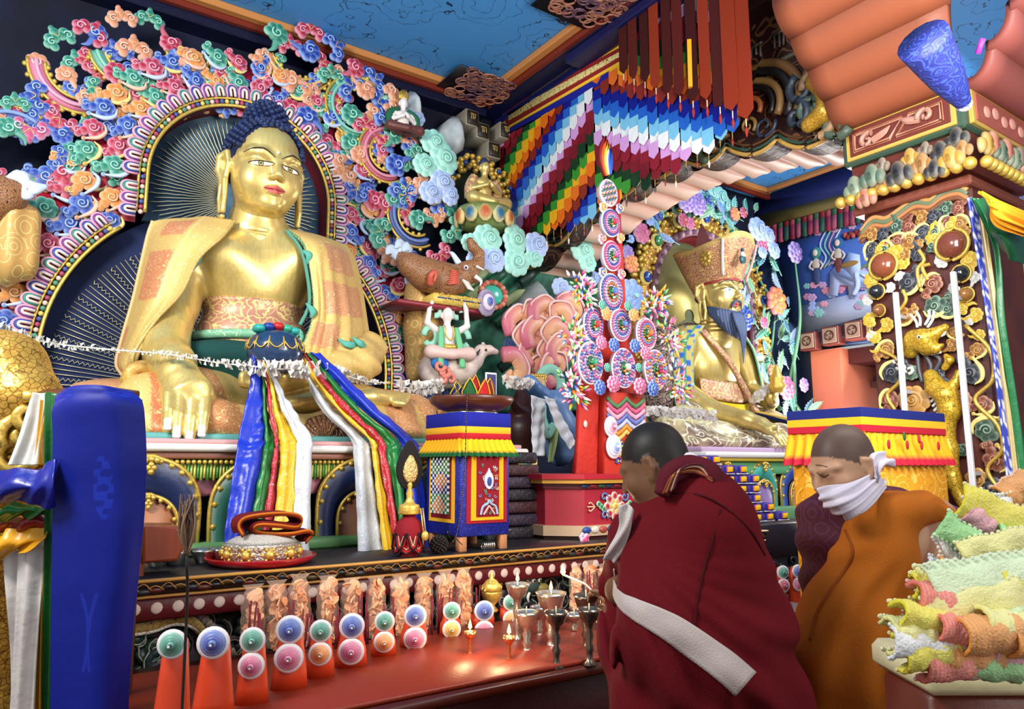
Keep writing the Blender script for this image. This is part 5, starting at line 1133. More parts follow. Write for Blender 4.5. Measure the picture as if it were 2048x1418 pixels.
# pink flames relief
fl_ = thing('flame_carving','pink and peach flame relief behind the flower offering tower','flame carving',T(1100,770,5.0))
FP = [(1045,640,40,1),(1068,628,60,-1),(1095,622,50,1),(1120,628,40,-1),(1145,615,60,1),(1050,672,0,-1),(1078,660,30,1),(1105,665,0,-1),(1130,655,40,1),(1070,695,20,1),(1098,700,0,-1),(1125,695,30,1),(1060,725,0,1),(1085,735,30,-1),(1030,745,140,1),(1110,730,10,1),(1048,760,60,-1)]
for i,(px,py,rt,g) in enumerate(FP):
 q = T(px,py,5.05-.03*(i % 4));w = MB();R = .15
 a = np.linspace(0,1,16);P_ = [(-.6*R,0,-1.1*R),(-.9*R,0,-.3*R),(-.3*R,0,.35*R),(.45*R,0,.1*R),(.35*R,0,-.35*R),(-.02*R,0,-.25*R)]
 M = mov(q)@roty(math.radians(rt-30))@mov((0,0,0),(g,1,1))
 w.add(tube(P_,[.45*R,.5*R,.48*R,.36*R,.25*R,.12*R],10,24,flat=.55),None or c('f0a878'),M)
 V_ = w.v[-1];t_ = np.clip(np.linalg.norm(V_-q,axis=1)/R-.3,0,1)[:,None];w.c[-1] = c('f4b884')*(1-t_)+c('d06a80')*t_
 w.add(tube([(-.75*R,-.2*R,-.9*R),(-1.25*R,-.1*R,-.2*R),(-.5*R,-.15*R,.78*R),(.8*R,-.1*R,.45*R),(.75*R,-.1*R,-.5*R)],[.01,.012,.012,.012,.006],5,24),c('f8d0c8'),M)
 w.obj('flame_tongue',PAINT,fl_)
# generic little figure sculptor
def figure(nm,label,cat,px,py,y,H,skin,top,bottom,yaw=0,arms='fold',m=PAINT,extra=None,seat=True,par_loc=None):
 """seated or standing figure of height H whose seat is at the pixel"""
 q = T(px,py,y);th = thing(nm,label,cat,q);k = H/1.0;M = mov(q)@rotz(yaw)@mov((0,0,0),k);s = Sculpt(skin);s.M = M
 s.M = M;S_ = lambda x:x*k
 def B(cn,r,cl=None,kk=.03):s.ball(cn,tuple(S_(a) for a in (r if not np.isscalar(r) else (r,)*3)),S_(kk),cl)
 def Lb(pts,rs,cl=None,kk=.03):s.limb(pts,[S_(a) for a in rs],S_(kk),cl)
 b = 0 if seat else .42
 B((0,0,.30+b),(.13,.10,.17),top);B((0,0,.44+b),(.17,.10,.09),top,.05);Lb([(0,0,.5+b),(0,-.01,.60+b)],[.055,.05]);B((0,-.01,.70+b),(.085,.095,.115));B((0,-.10,.69+b),(.016,.02,.02),None,.015)
 for g in (-1,1):B((g*.09,0,.68+b),(.018,.02,.05),None,.01)
 if seat:Lb([(-.1,0,.12),(-.30,-.16,.10),(0,-.26,.06)],[.12,.10,.07],bottom,.04);Lb([(.1,0,.12),(.30,-.16,.10),(0,-.24,.08)],[.12,.10,.07],bottom,.04)
 else:
  for g in (-1,1):Lb([(g*.07,0,.5),(g*.10,-.03,.26),(g*.11,0,.03)],[.10,.075,.05],bottom,.04);Lb([(g*.11,0,.03),(g*.12,-.10,.02)],[.04,.03],skin)
 if arms == 'fold':
  for g in (-1,1):Lb([(g*.18,0,.46+b),(g*.24,-.04,.30+b),(g*.05,-.16,.36+b)],[.055,.045,.035],None,.02);Lb([(g*.05,-.16,.36+b),(g*.01,-.18,.42+b)],[.035,.02],None,.02)
 elif arms == 'up':
  for g in (-1,1):Lb([(g*.18,0,.46+b),(g*.32,-.02,.55+b),(g*.29,-.04,.80+b)],[.055,.045,.035],None,.02);Lb([(g*.29,-.04,.80+b),(g*.25,-.06,.88+b)],[.035,.03],None,.02)
 elif arms == 'out':
  Lb([(-.18,0,.46+b),(-.30,-.08,.40+b),(-.44,-.16,.48+b)],[.06,.05,.04],None,.02);Lb([(.18,0,.46+b),(.30,-.08,.34+b),(.16,-.2,.30+b)],[.06,.05,.04],None,.02)
 s.obj('body',max(.008,.018*k),m,th);return th,M,b
# small gold statue on a lotus, in its own gilded arch
th,M,b = figure('small_gold_statue','small seated golden statue on a lotus below the carved letter blocks','statue',968,420,5.25,.56,c('c8a850'),c('c8a850'),c('b87860'),0,'fold',GOLD)
s = Sculpt(c('2a3458'));s.M = M;s.ball((0,.01,.76),(.05,.055,.05)).ball((0,0,.83),(.02,)*3);s.obj('hair',.01,PAINTM,th)
w = MB();w.add(place(M,sheet([[(-.19,.03,.5),(-.23,-.06,.45),(-.2,-.11,.3)],[(-.26,.04,.3),(-.3,-.04,.28),(-.24,-.1,.2)],[(-.25,.04,.1),(-.3,-.08,.1),(-.2,-.2,.08)]],12,8,.02)[0]) if False else tube(place(M,np.array([(-.18,0,.52),(-.25,.02,.35),(-.25,.02,.15)])),[.04,.05,.05],8,10),c('a86858'));w.add(tube(place(M,np.array([(.18,0,.52),(.25,.02,.35),(.25,.02,.15)])),[.04,.05,.05],8,10),c('a86858'));w.obj('robe',BRO,th)
q = T(968,422,5.25);lo = thing('lotus_pedestal','green and orange lotus seat under the small golden statue','lotus',q+[0,0,-.20])
w = MB();w.add((lathe([(.10,-.2),(.20,-.16),(.26,-.05),(.24,0),(.2,.0)],24)[0]+q,lathe([(.10,-.2),(.20,-.16),(.26,-.05),(.24,0),(.2,.0)],24)[1]),c('7a8a4a'));w.obj('base',PAINT,lo)
for k in range(12):
 a = k*math.pi/6;w = MB();p = petal_ = dome(0,0,.06,.04,0,[c('c05a2a'),c('2a6a8a')][k % 2],c('e8d890'),10);M2 = mov(q+[.235*math.cos(a),.235*math.sin(a),-.09])@rotz(a+math.pi/2)@mov((0,0,0),(1,1,1.3));w.add(p,None,M2);w.obj('petal',PAINT,lo)
ga = thing('gilded_arch','small gilded arch with blue gems around the small golden statue','arch',T(965,440,5.6))
cx,cz = T(962,385,5.5)[0]+.06,T(962,392,5.5)[2];w = MB();pts,nr = arch_pts(cx,cz,.30,.05,.25);w.add(slab([tuple(p) for p in pts],5.66,5.7),c('2c3a26'));w.obj('disc',PAINTM,ga)
w = MB()
for p,n in zip(pts,nr):
 for r_ in (.02,.06,.10,.13):w.add(dome(p[0]+n[0]*r_+.01*rr.randn(),p[1]+n[1]*r_+.01*rr.randn(),.026,.03,5.62,c('8a5a2a'),c('e0b860'),8))
w.obj('gold_foliage',GOLDP,ga);w = MB()
for k in range(7):a = math.pi*k/6;w.add(sphere((cx+.37*math.cos(a),5.57,cz+.37*math.sin(a)),.024,8,6),c('2a4a9a'))
w.obj('gem',PAINT,ga)
# small crowned figure on the cloud
th,M,b = figure('small_crowned_figure','small white-faced figure with a gold flame crown and green shawl on a cloud, hands together','statue',805,272,5.35,.42,c('f0e8e4'),c('e8e0d8'),c('6a3a34'),-.1)
w = MB()
for k in range(9):a = math.pi*(k-4)/9;w.add(tube(place(M,np.array([(.07*math.sin(a),-.05*math.cos(a),.78),(.10*math.sin(a),-.06*math.cos(a),.86),(.08*math.sin(a),-.05*math.cos(a),.93+.05*math.cos(a))])),[.02*.42,.016*.42,.002],5,8),c('f0c040'))
w.obj('crown',GOLDP,th);w = MB()
for g in (-1,1):w.add(tube(place(M,np.array([(g*.10,.04,.56),(g*.28,0,.42),(g*.30,-.02,.2),(g*.38,-.04,.02)])),[.03,.035,.03,.015],6,14),c('2a6a4a'))
w.obj('shawl',CLOTH,th)
# beam end of the throne back, carried by a white figure
be = thing('carved_beam_end','blue and gold painted beam end held up by a white figure','beam',T(915,625,5.15))
a0,a1_ = T(856,592,5.15),T(958,618,5.15);w = MB();w.add(bar((a0[0],5.05,a1_[2]-.02),(a1_[0]+.06,5.4,a0[2]+.02),c('e8c860'),.02));w.add(bar((a0[0]+.03,5.035,a1_[2]+.02),(a1_[0]+.02,5.1,a0[2]-.02),c('2a4a90'),.01));w.add(bar((a0[0]-.3,5.08,a1_[2]-.06),(a1_[0]+.1,5.4,a1_[2]-.02),c('8a2a34'),.012));w.obj('beam',PAINT,be)
w = MB();zc = (a0[2]+a1_[2])/2
for k in range(11):w.add(tube(spiral(a0[0]+.06+k*.036,zc+.02*(-1)**k,.02,5.03,1,k,1 if k % 2 else -1,12),.004,5),c('f0d878'))
w.add(sphere(((a0[0]+a1_[0])/2,5.03,zc),.014,8,6),c('b03030'));w.obj('gold_scrolls',GOLDP,be)
q = T(962,606,5.1);w = MB();
for k,(r,col) in enumerate(((.09,c('6a4a8a')),(.06,c('e8d0e0')),(.035,c('3a5ab0')))):w.add(dome(q[0]+.03,q[2],r,.04,5.06-.02*k,col,mixc(col,c('ffffff'),.4),12,el=1.3))
w.obj('end_boss',PAINT,be)
th,M,b = figure('white_dwarf_figure','white-skinned figure with green ribbons holding the beam end over its head','statue',893,722,5.1,.54,c('f0e2dc'),c('f0e6e0'),c('e4c0b4'),-.15,'up')
w = MB();w.add(place(M,sphere((0,.01,.74),(.088,.09,.085),14,8)[0]) if False else (place(M,sphere((0,.02,.745),(.089,.09,.08),14,8)[0]),sphere((0,0,0),1,14,8)[1]),c('3a4450'));w.obj('hair',PAINTM,th)
w = MB()
for g in (-1,1):
 w.add(tube(place(M,np.array([(g*.12,-.08,.5),(g*.14,-.14,.3),(g*.16,-.20,.08),(g*.17,-.22,-.12)])),[.02,.03,.028,.03],6,16,flat=.4),c('78c890'))
 a = np.linspace(0,5.6,18);w.add(tube(place(M,np.column_stack([g*(.26+.10*np.cos(a)),0*a,.36+.13*np.sin(a)])),.028,6,flat=.5),c('a0dcc0'))
 a = np.linspace(0,5.0,14);w.add(tube(place(M,np.column_stack([g*(.17+.08*np.cos(a)),0*a+.03,.76+.08*np.sin(a)])),.026,6,flat=.5),c('a8e0c8'))
w.obj('ribbons',CLOTH,th);w = MB();w.add(tube(place(M,np.array([(-.07,-.09,.52),(-.05,-.12,.36),(.02,-.13,.30),(.07,-.12,.38),(.06,-.09,.52)])),.006,5,20),c('b08840'));w.add(tube(place(M,np.array([(-.12,-.1,.2),(0,-.14,.19),(.12,-.1,.2)])),.025,6,12),c('d08a3a'));w.obj('necklace',GOLDP,th)
w = MB();w.add((place(M,sphere((-.16,-.14,-.06),(.14,.08,.11),14,10)[0]),sphere((0,0,0),1,14,10)[1]),c('3a78c0'));w.obj('blue_saddle_cloth',CLOTH,th)
# pale antelope-like beast it rides
q = T(880,752,5.15);de = thing('pale_beast','pale horned beast lying with raised head, ridden by the white figure','beast',q+[0,0,-.1])
s = Sculpt(c('e0cabc'));P = lambda px,py,dy=0:T(px,py,5.12+dy)
s.limb([P(868,738,.1),P(890,742,.05),P(925,738)],[.13,.14,.12],.04).limb([P(925,735),P(948,722,-.02),P(962,704,-.02)],[.10,.07,.055],.03).limb([P(962,702,-.02),P(978,700,-.03),P(992,704,-.04)],[.055,.04,.026],.02)
s.limb([P(935,750),P(918,762),P(905,758)],[.05,.035,.03],.02).limb([P(860,748,.05),P(872,768),P(890,768)],[.08,.05,.03],.02)
s.ball(P(966,692,-.0),(.02,.02,.04),.01);s.obj('body',.012,PAINT,de)
w = MB()
for k in range(7):w.add(tube([P(942+k*3,716-k*3,-.09),P(938+k*3,722-k*2,-.10)],.006,4),c('4a4a50'))
w.add(sphere(P(972,700,-.08),.012,6,5),c('402020'));w.obj('mane',PAINTM,de)
w = MB()
for i,(px,py) in enumerate(((862,735),(872,750),(866,762),(884,762))):w.add(tube(spiral(*[P(px,py)[i_] for i_ in (0,2)],.05,4.98,1,i,1,14),np.linspace(.012,.02,14),6),c('e08070'))
w.obj('flank_curls',PAINT,de)
# scaled elephant-headed water beast on the beam end
mk_ = thing('water_beast','brown scaled fish-tailed beast with raised elephant trunk on the blue beam end','beast',T(900,590,5.15))
s = Sculpt(c('a8744a'));P = lambda px,py,dy=0:T(px,py,5.12+dy)
s.limb([P(800,515,.1),P(820,530,.05),P(850,548),P(885,560),P(915,560)],[.05,.095,.13,.14,.12],.04)
s.limb([P(915,555),P(932,545,-.05),P(942,538,-.08)],[.11,.09,.075],.03).limb([P(942,536,-.08),P(957,528,-.1),P(958,508,-.1),P(946,494,-.12),P(940,482,-.12)],[.06,.05,.045,.04,.032],.02)
s.limb([P(940,550,-.08),P(952,560,-.1)],[.05,.03],.02).limb([P(895,568),P(892,582),P(905,588)],[.07,.05,.03],.02)
s.obj('body',.012,mat('fish_scales',None,.5,pat=('scale',62,c('3a1c10'),.05)),mk_)
w = MB()
for a,b_,g in (((800,515),(782,500),1),((800,512),(800,488),1),((805,510),(815,494),1)):w.add(tube([P(*a,.1),P(*b_,.08),P(b_[0]-10,b_[1]+8,.06)],[.05,.05,.008],8,14,flat=.4),c('c8d8e8'))
for k in range(16):w.add(tube([P(822+k*6,517+k*1.7,.03),P(824+k*6,509+k*1.6,.03)],[.014,.003],5),c('d8e0e8'))
w.obj('fins',PAINT,mk_)
w = MB()
w.add(tube([P(950,552,-.18),P(962,562,-.2),P(960,572,-.2)],[.02,.014,.004],6,10),c('f4f0e8'));w.add(tube([P(952,532,-.18),P(968,540,-.2)],[.012,.006],5),c('f4f0e8'));w.add(sphere(P(932,535,-.17),.022,8,6),c('f0e0e0'));w.add(sphere(P(932,535,-.19),.010,8,6),c('20102a'))
for k in range(8):w.add(tube([P(915,545+k*3,-.14),P(902-k,540+k*4,-.16)],[.016,.004],5),c('d8604a'))
for k in range(6):w.add(tube([P(925+k*2,560+k*3,-.12),P(938+k*2,566+k*3,-.15)],[.014,.006],5),c('e8e4dc'))
w.add(tube([P(918,528,-.05),P(905,508,-.02),P(898,505,0)],[.03,.02,.006],6,10),c('d8e4ee'));w.add(tube([P(860,570,-.12),P(862,550,-.16),P(872,545,-.17),P(868,565,-.16)],[.03,.025,.02,.01],6,14),c('c85a44'));w.obj('tusks_and_mane',PAINT,mk_)
# ochre brocade pillar cloth right of the aureole, and its twin at the left picture edge
s = Sculpt(c('d8a860'));s.limb([T(845,590,5.4),T(842,660,5.38),T(835,740,5.4)],[.16,.15,.10],.05)
o,_,_ = s.obj('draped_pillar',.02,mat('ochre_brocade',None,.5,.1,pat=('petal',8,c('f4d890'),.08)),None,disp=lambda X:.012*np.sin(X[...,0]*45));tag(o,'ochre brocade draped pillar behind the white figure','pillar')
s = Sculpt(c('d8a860'));s.limb([T(15,440,5.4),T(15,520,5.4)],[.17,.16],.05);o,_,_ = s.obj('draped_pillar',.02,mat('ochre_brocade',None,.5),None,disp=lambda X:.012*np.sin(X[...,0]*45));tag(o,'ochre brocade draped pillar at the left picture edge','pillar')
w = MB();P_ = [T(a,b,5.8) for a,b in ((-40,430),(60,440),(130,380),(150,400),(100,500),(-40,560))];tag(mk('green_hill',*slab([(p[0],p[2]) for p in P_],5.72,5.88,.03),MATS['hill_paint']),'painted green hillside at the left picture edge','hill carving')
m2_ = thing('water_beast','scaled fish tail of a beast with white fins at the left picture edge','beast',T(30,410,5.3))
s = Sculpt(c('a8744a'));s.limb([T(-40,410,5.3),T(10,392,5.3),T(40,375,5.3)],[.16,.12,.06],.05);s.obj('body',.014,MATS['fish_scales'],m2_)
w = MB()
for b_ in ((25,345),(60,350),(95,372),(70,382)):w.add(tube([T(35,372,5.26),T((35+b_[0])/2,b_[1]+4,5.22),T(*b_,5.24)],[.06,.05,.01],8,14,flat=.4),c('d0dcf0'))
w.obj('fins',PAINT,m2_)
# blue-skinned figure with green shawl and white offering scarves
q = T(1120,900,4.55);bf = thing('blue_guardian','blue-skinned figure leaning with a jade green shawl left of the red offering board','statue',q)
s = Sculpt(c('5f8cc8'));P = lambda px,py,dy=0:T(px,py,4.6+dy)
s.limb([P(1120,905),P(1118,860),P(1105,815)],[.11,.15,.13],.05,c('6a90c0')).limb([P(1105,812),P(1085,795,-.05),P(1062,770,-.1),P(1058,762,-.1)],[.09,.075,.06,.05],.03).limb([P(1110,800),P(1128,790),P(1136,800)],[.08,.06,.05],.03)
s.ball(P(1076,772,.0),(.06,.07,.08),.02,c('e0b878'));s.obj('body',.012,PAINT,bf)
w = MB()
for k in range(12):w.add(sphere(P(1064+k % 4*8,752+k//4*5,-.02),.022,7,5),c('e8d048'))
w.obj('gold_crown',GOLDP,bf);w = MB()
a = np.linspace(-.5,4.6,24);
w.add(tube([P(1100+22*math.cos(t_),770-32*math.sin(t_),.05) for t_ in a],.045,8,flat=.5),c('a0e0c4'));w.add(tube([P(1085,810,-.1),P(1082,840,-.12),P(1092,865,-.12),P(1108,850,-.12)],[.04,.06,.06,.03],8,20,flat=.5),c('a8e8cc'));w.add(tube([P(1112,850,-.1),P(1106,890,-.1),P(1100,925,-.1)],[.03,.03,.02],6,14),c('c0d890'));w.obj('shawl',CLOTH,bf)
def scarf(label,rows,col,grp=None,nu=60,nv=14,thick=.006,fold=None,m=None,name='offering_scarf',cat='scarf',colf=None):
 w = MB();cf = colf or (lambda U,Vv:np.tile(col,U.shape+(1,)));w.add(sheet(rows,nu,nv,thick,fold or (lambda U,Vv:.006*np.sin(Vv*9+U*7)+.004*np.sin(U*31+Vv*3)),cf));return tag(w.obj(name,m or SILK),label,cat,grp)
SILK = mat('silk_damask',None,.38,pat=('floral',14,c('ffffff'),.012),spec=.6,bump=(70,.35))
SILKD = mat('silk_self_pattern',None,.34,spec=.55,bump=(18,.5))
P = lambda px,py,y=4.35:T(px,py,y)
scarf('white silk scarf hanging straight beside the blue-skinned figure',[[P(1062,790),P(1092,800)],[P(1064,850),P(1090,850)],[P(1066,912),P(1090,912)]],c('dfe6ea'),'white scarves on the guardian figure')
scarf('white silk scarf crossing diagonally to the red offering board',[[P(1088,792,4.3),P(1110,800,4.3)],[P(1100,820,4.28),P(1122,826,4.28)],[P(1118,862,4.26),P(1140,862,4.26)],[P(1140,900,4.24),P(1152,886,4.24)]],c('e8eef0'),'white scarves on the guardian figure')
s = Sculpt(c('3a1814'));s.limb([T(1040,920,4.9),T(1045,860,4.9),T(1050,800,4.95)],[.12,.16,.10],.05).limb([T(1045,830,4.85),T(1022,800,4.8)],[.06,.02],.02);o,_,_ = s.obj('dark_brown_animal',.016,PAINT,None);tag(o,'dark brown carved animal behind the brocade stand, with a pale ear','beast')
# ================================================================ flower offering tower
TY = 3.62
tw = thing('flower_offering_tower','tall butter-flower offering tower with stacked floral medallions and a blue flame tip','offering',(3.05,TY,ZS))
w = MB()
def octbox(x0,x1,y0,y1,z0,z1,ch,col):
 v,f = slab([(x0,-y1),(x0,-(y0+ch)),(x0+ch,-y0),(x1-ch,-y0),(x1,-(y0+ch)),(x1,-y1)],0,1);return np.column_stack([v[:,0],-v[:,2],z0+(z1-z0)*v[:,1]]),f
X0,X1 = 2.74,3.66
w.add(octbox(X0,X1,3.42,3.9,ZS+.02,ZS+.08,.18,0),c('c8a888'));w.add(octbox(X0+.03,X1-.03,3.45,3.9,ZS+.08,ZS+.30,.17,0),c('a8283a'));w.add(octbox(X0+.01,X1-.01,3.43,3.9,ZS+.30,ZS+.33,.18,0),c('6a2030'));w.add(octbox(X0-.02,X1+.02,3.40,3.9,ZS+.33,ZS+.355,.18,0),c('c8923a'));w.add(octbox(X0-.03,X1+.03,3.39,3.9,ZS+.355,ZS+.385,.18,0),c('b02030'));w.add(octbox(X0+.02,X1,3.44,3.9,ZS-.0,ZS+.02,.18,0),c('4a2018'))
w.obj('pedestal',PAINT,tw,False)
w = MB();q = np.array([3.17,3.435,ZS+.19])
for R,n,r,col in ((.062,8,.026,c('b02838')),(.035,6,.018,c('e0b060'))):
 for k in range(n):a = 2*math.pi*k/n;w.add(dome(q[0]+R*math.cos(a),q[2]+R*math.sin(a),r,.008,q[1],col,c('f0d8c8'),10))
w.add(dome(q[0],q[2],.022,.012,q[1]-.004,c('d8a030'),c('f8e090'),10))
for g in (-1,1):
 for dz in (-.055,.055):w.add(tube(spiral(q[0]+g*.085,q[2]+dz,.032,q[1]-.002,1.1,0,g,16),.006,5),c('5a80b8'))
 for k in range(3):w.add(dome(q[0]+g*(.09+.02*k),q[2]+.015*(k-1),.018,.006,q[1],c('2a7a5a'),c('b8e0b0'),8))
 for a in (-.6,0,.6):w.add(tube([(q[0]+g*.16,q[1],q[2]),(q[0]+g*(.16+.045*math.cos(a)),q[1]-.004,q[2]+.045*math.sin(a)),(q[0]+g*(.16+.06*math.cos(a)),q[1],q[2]+.03*math.sin(a))],.004,4,8),c('f0c8a0'))
w.obj('painted_flower',PAINT,tw)
w = MB()
for k in range(9):w.add(sphere((2.93+k*.065,3.42,ZS+.055),(.034,.012,.022),10,6),[c('2a4a90'),c('d8c8b8'),c('a84a3a')][k % 3]);w.add(sphere((2.93+k*.065,3.43,ZS+.315),(.034,.012,.012),10,6),[c('1c3a5a'),c('8a2430'),c('2a5a3c')][k % 3])
w.obj('lotus_border',PAINT,tw)
P = lambda px,py,y=TY:T(px,py,y)
def pslab(pts,y0,y1,bev=.01):return slab([(T(a,b,y0)[0],T(a,b,y0)[2]) for a,b in pts],y0,y1,bev)
w = MB();w.add(pslab([(1150,968),(1158,880),(1162,770),(1200,640),(1215,480),(1222,380),(1240,380),(1255,640),(1290,780),(1285,870),(1290,968)],TY+.06,TY+.1),c('c02818'));w.obj('red_board',mat('red_fabric_board',c('c22a1c'),.7,bump=(30,.5)),tw)
w = MB()
for py in (805,848):q = P(1171,py,TY+.05);w.add(sphere(q,(.018,.008,.025),10,6),c('d8c8c0'))
w.obj('white_studs',PAINT,tw)
# zigzag and flower panel
zp = mk('zigzag_panel',*pslab([(1208,968),(1212,800),(1214,782),(1290,788),(1292,800),(1296,968)],TY-.02,TY+.04),mat('panel_red',c('c83a2a'),.6),tw)
w = MB();cols = [c('5a8a5a'),c('d8608a'),c('f0a8c0'),c('6a78b8'),c('b8c0e8'),c('e8902a'),c('f0c060')]
for k,col in enumerate(cols):
 pts = [(1216+i*9.2,797+k*11+(11 if i % 4 in (1,3) else (18 if i % 4 == 2 else 0))*.9) for i in range(9)];q = [P(a,b,TY-.035) for a,b in pts];sp = []
 for a,b in zip(q[:-1],q[1:]):sp += [a+(b-a)*u for u in (0,.25,.5,.75)]
 for p in sp:w.add(sphere(p,(.011,.012,.016),6,4),col)
w.obj('zigzag_rows',PAINT,tw)
w = MB()
for i in range(46):
 px,py = 1222+66*rr.rand(),880+86*rr.rand();q = P(px,py,TY-.03);cc = [c('f0f0f0'),c('e85a8a'),c('3a6ac0'),c('f0a030'),c('3a9a5a')][i % 5]
 for k in range(5):a = k*1.257;w.add(sphere(q+[.012*math.cos(a),0,.012*math.sin(a)],.008,6,4),cc)
 w.add(sphere(q+[0,-.008,0],.007,6,4),c('f0d040') if i % 5 else c('d03050'))
for i in range(26):
 a = i*2*math.pi/26;q = P(1252,912,TY-.03);w.add(sphere(q+[.05*math.cos(a)*(1 if i % 2 else .8),0,.075*math.sin(a)],.011,6,4),[c('f8f0f0'),c('3a9a50'),c('f0a8c0')][i % 3])
w.obj('flower_patch',PAINT,tw)
for i,(px,py,r,key) in enumerate(((1222,853,17,'pink'),(1228,893,20,'sky'))):
 q = P(px,py,TY-.05);w = MB();s_ = dep(q)/1468*r;d,p_ = PAL[key]
 for R,col,y in ((1,c('f4eef0'),0),(.8,p_,-.01),(.6,mixc(d,p_,.5),-.018),(.4,d,-.026),(.15,c('e8f0ff'),-.035)):w.add(dome(q[0],q[2],s_*R,.012,q[1]+y,col,mixc(col,c('ffffff'),.3),20,el=1.2,line=c('c06080')))
 w.obj('disc_rosette',PAINT,tw)
def medallion(px,py,rw,rh,y,ring,cen,kind=0):
 q = P(px,py,y);s_ = dep(q)/1468;a_,b_ = rw*s_/.9,rh*s_;w = MB()
 w.add(slab([(q[0]+a_*math.cos(t_),q[2]+b_*math.sin(t_)) for t_ in np.linspace(0,2*np.pi,33)[:-1]],y,y+.03,.01),c('d8d0e0'));w.add(tube([(q[0]+a_*math.cos(t_),y,q[2]+b_*math.sin(t_)) for t_ in np.linspace(0,2*np.pi,33)[:-1]],.007,5,closed=True),c('f0e0e8'))
 if kind == 2:   # chequered grid
  for i in range(-4,5):
   for j in range(-5,6):
    u,v_ = (i+j)*.13,(i-j)*.13
    if u*u+v_*v_ < .72:w.add(sphere((q[0]+u*a_,y-.012,q[2]+v_*b_),(.09*a_,.008,.085*b_),6,4),[c('d89028'),c('3a8a4a'),c('f0f0f0'),c('3a58a8'),c('e08ab0')][(i*2+j) % 5])
 else:
  for R,n,ci in ((.90,30,0),(.76,26,1),(.62,22,2),(.48,17,3)):
   for k in range(n):
    a = 2*math.pi*k/n+R*3;M = mov((q[0]+R*a_*math.cos(a),y-.010-.012*(1-R),q[2]+R*b_*math.sin(a)))@roty(-a);w.add(sphere((0,0,0),(.085*a_,.012,.075*b_*min(1,R+.2)),6,4),ring[(ci if kind == 0 else ci+k) % len(ring)],M)
  w.add(dome(q[0],q[2],.34*a_,.015,y-.01,c('1c3a2a'),c('2a6a3a'),12,el=b_/a_))
  for k in range(7):a = 2*math.pi*k/7;w.add(sphere((q[0]+.22*a_*math.cos(a),y-.035,q[2]+.22*b_*math.sin(a)-.1*b_),(.11*a_,.012,.07*b_),7,5),[c('3a9a4a'),c('e8902a'),c('f0f0e8')][k % 3])
  w.add(sphere((q[0],y-.04,q[2]+.02*b_),(.17*a_,.03,.19*b_),10,7),cen)
  w.add(sphere((q[0],y-.05,q[2]-.12*b_),(.12*a_,.02,.08*b_),8,6),mixc(cen,c('d03060'),.6))
 w.obj('medallion',PAINT,tw)
R1 = [c('4a62b0'),c('e070a0'),c('f0b8d0'),c('8a9ad8')];R2 = [c('e070a0'),c('b8c0f0'),c('5a6ac0'),c('f0a0b8')];R3 = [c('f0c0c8'),c('d85a90'),c('7a9ad8'),c('e8a040')]
medallion(1217,386,20,27,TY,R1,0,2)
medallion(1221,446,21,28,TY,R1,c('d83060'));medallion(1223,512,21,30,TY,[c('e04a80'),c('f0a0c0'),c('3a5ab8'),c('f4e8f0')],c('c86aa0'));medallion(1222,585,26,38,TY,[c('4a6ab8'),c('e88ab0'),c('c8c8f0'),c('e87a3a')],c('4a7ad0'))
medallion(1186,650,22,34,TY-.06,R1,c('d83a2a'));medallion(1241,650,24,32,TY-.05,R2,c('5a88d8'));medallion(1292,668,24,32,TY-.06,R3,c('e87a3a'))
medallion(1181,726,28,42,TY-.1,R1,c('3a9a6a'),1);medallion(1247,736,28,39,TY-.09,R2,c('f0e0c8'),1);medallion(1311,740,27,40,TY-.1,R3,c('8a2a4a'),1)
for i,(px,py,g) in enumerate(((1205,415,1),(1238,417,-1),(1203,478,1),(1240,476,-1),(1204,545,1),(1242,548,-1),(1208,620,1))):
 q = P(px,py,TY+.01);w = MB()
 for k in range(5):w.add(dome(q[0]+.014*math.cos(k*1.2),q[2]+.022*math.sin(k*1.2),.018,.014,q[1],[c('e8a030'),c('4a6ab8'),c('e06a9a')][i % 3],c('fbe8e8'),8))
 w.add(tube(spiral(q[0],q[2],.026,q[1]-.02,1.2,0,g,14),.005,5),c('f0d0a0'));w.obj('butter_curl',PAINT,tw)
# flame tip
w = MB();base = P(1214,352,TY)
for k,(hw,h,col) in enumerate(((.066,.30,c('8a1a14')),(.055,.265,c('e05a1c')),(.042,.23,c('f0c040')),(.030,.20,c('f0e0c0')),(.022,.185,c('2a5ac8')))):
 a = np.linspace(0,1,14);prof = hw*np.sin(np.pi*np.clip(a*.93+.10,0,1))**.8*(.60+.55*a);o = [(base[0]+p_,base[2]+h*a_) for p_,a_ in zip(prof,a)]+[(base[0]-p_,base[2]+h*a_) for p_,a_ in zip(prof[::-1],a[::-1])];w.add(slab(o,TY-.012*k,TY+.03,.006),col)
w.obj('flame_tip',PAINT,tw)
def cabochon_flower(nm,px,py,r,key,y,par,n=(9,7,4)):
 q = P(px,py,y);s_ = dep(q)/1468*r;d,p_ = PAL[key];w = MB()
 for R,m_,rr_,dy in ((.72,n[0],.34,0),(.42,n[1],.26,-.25),(.14,n[2],.18,-.45)):
  for k in range(m_):a = 2*math.pi*k/m_+R*2;w.add(dome(q[0]+R*s_*math.cos(a),q[2]+R*s_*math.sin(a),rr_*s_,.22*s_,q[1]+dy*s_,d,p_,8))
 w.obj(nm,PAINT,par)
for px,py,r,k in ((1213,628,13,'orange'),(1267,630,13,'orange'),(1228,690,14,'blue'),(1270,692,14,'blue'),(1203,685,14,'pink'),(1291,706,14,'pink'),(1227,768,17,'pink'),(1280,772,17,'pink'),(1200,775,15,'blue'),(1306,778,15,'blue'),(1205,610,10,'green'),(1256,612,10,'green'),(1215,735,9,'green'),(1278,735,9,'green')):cabochon_flower('butter_flower',px,py,r,k,TY-.13,tw)
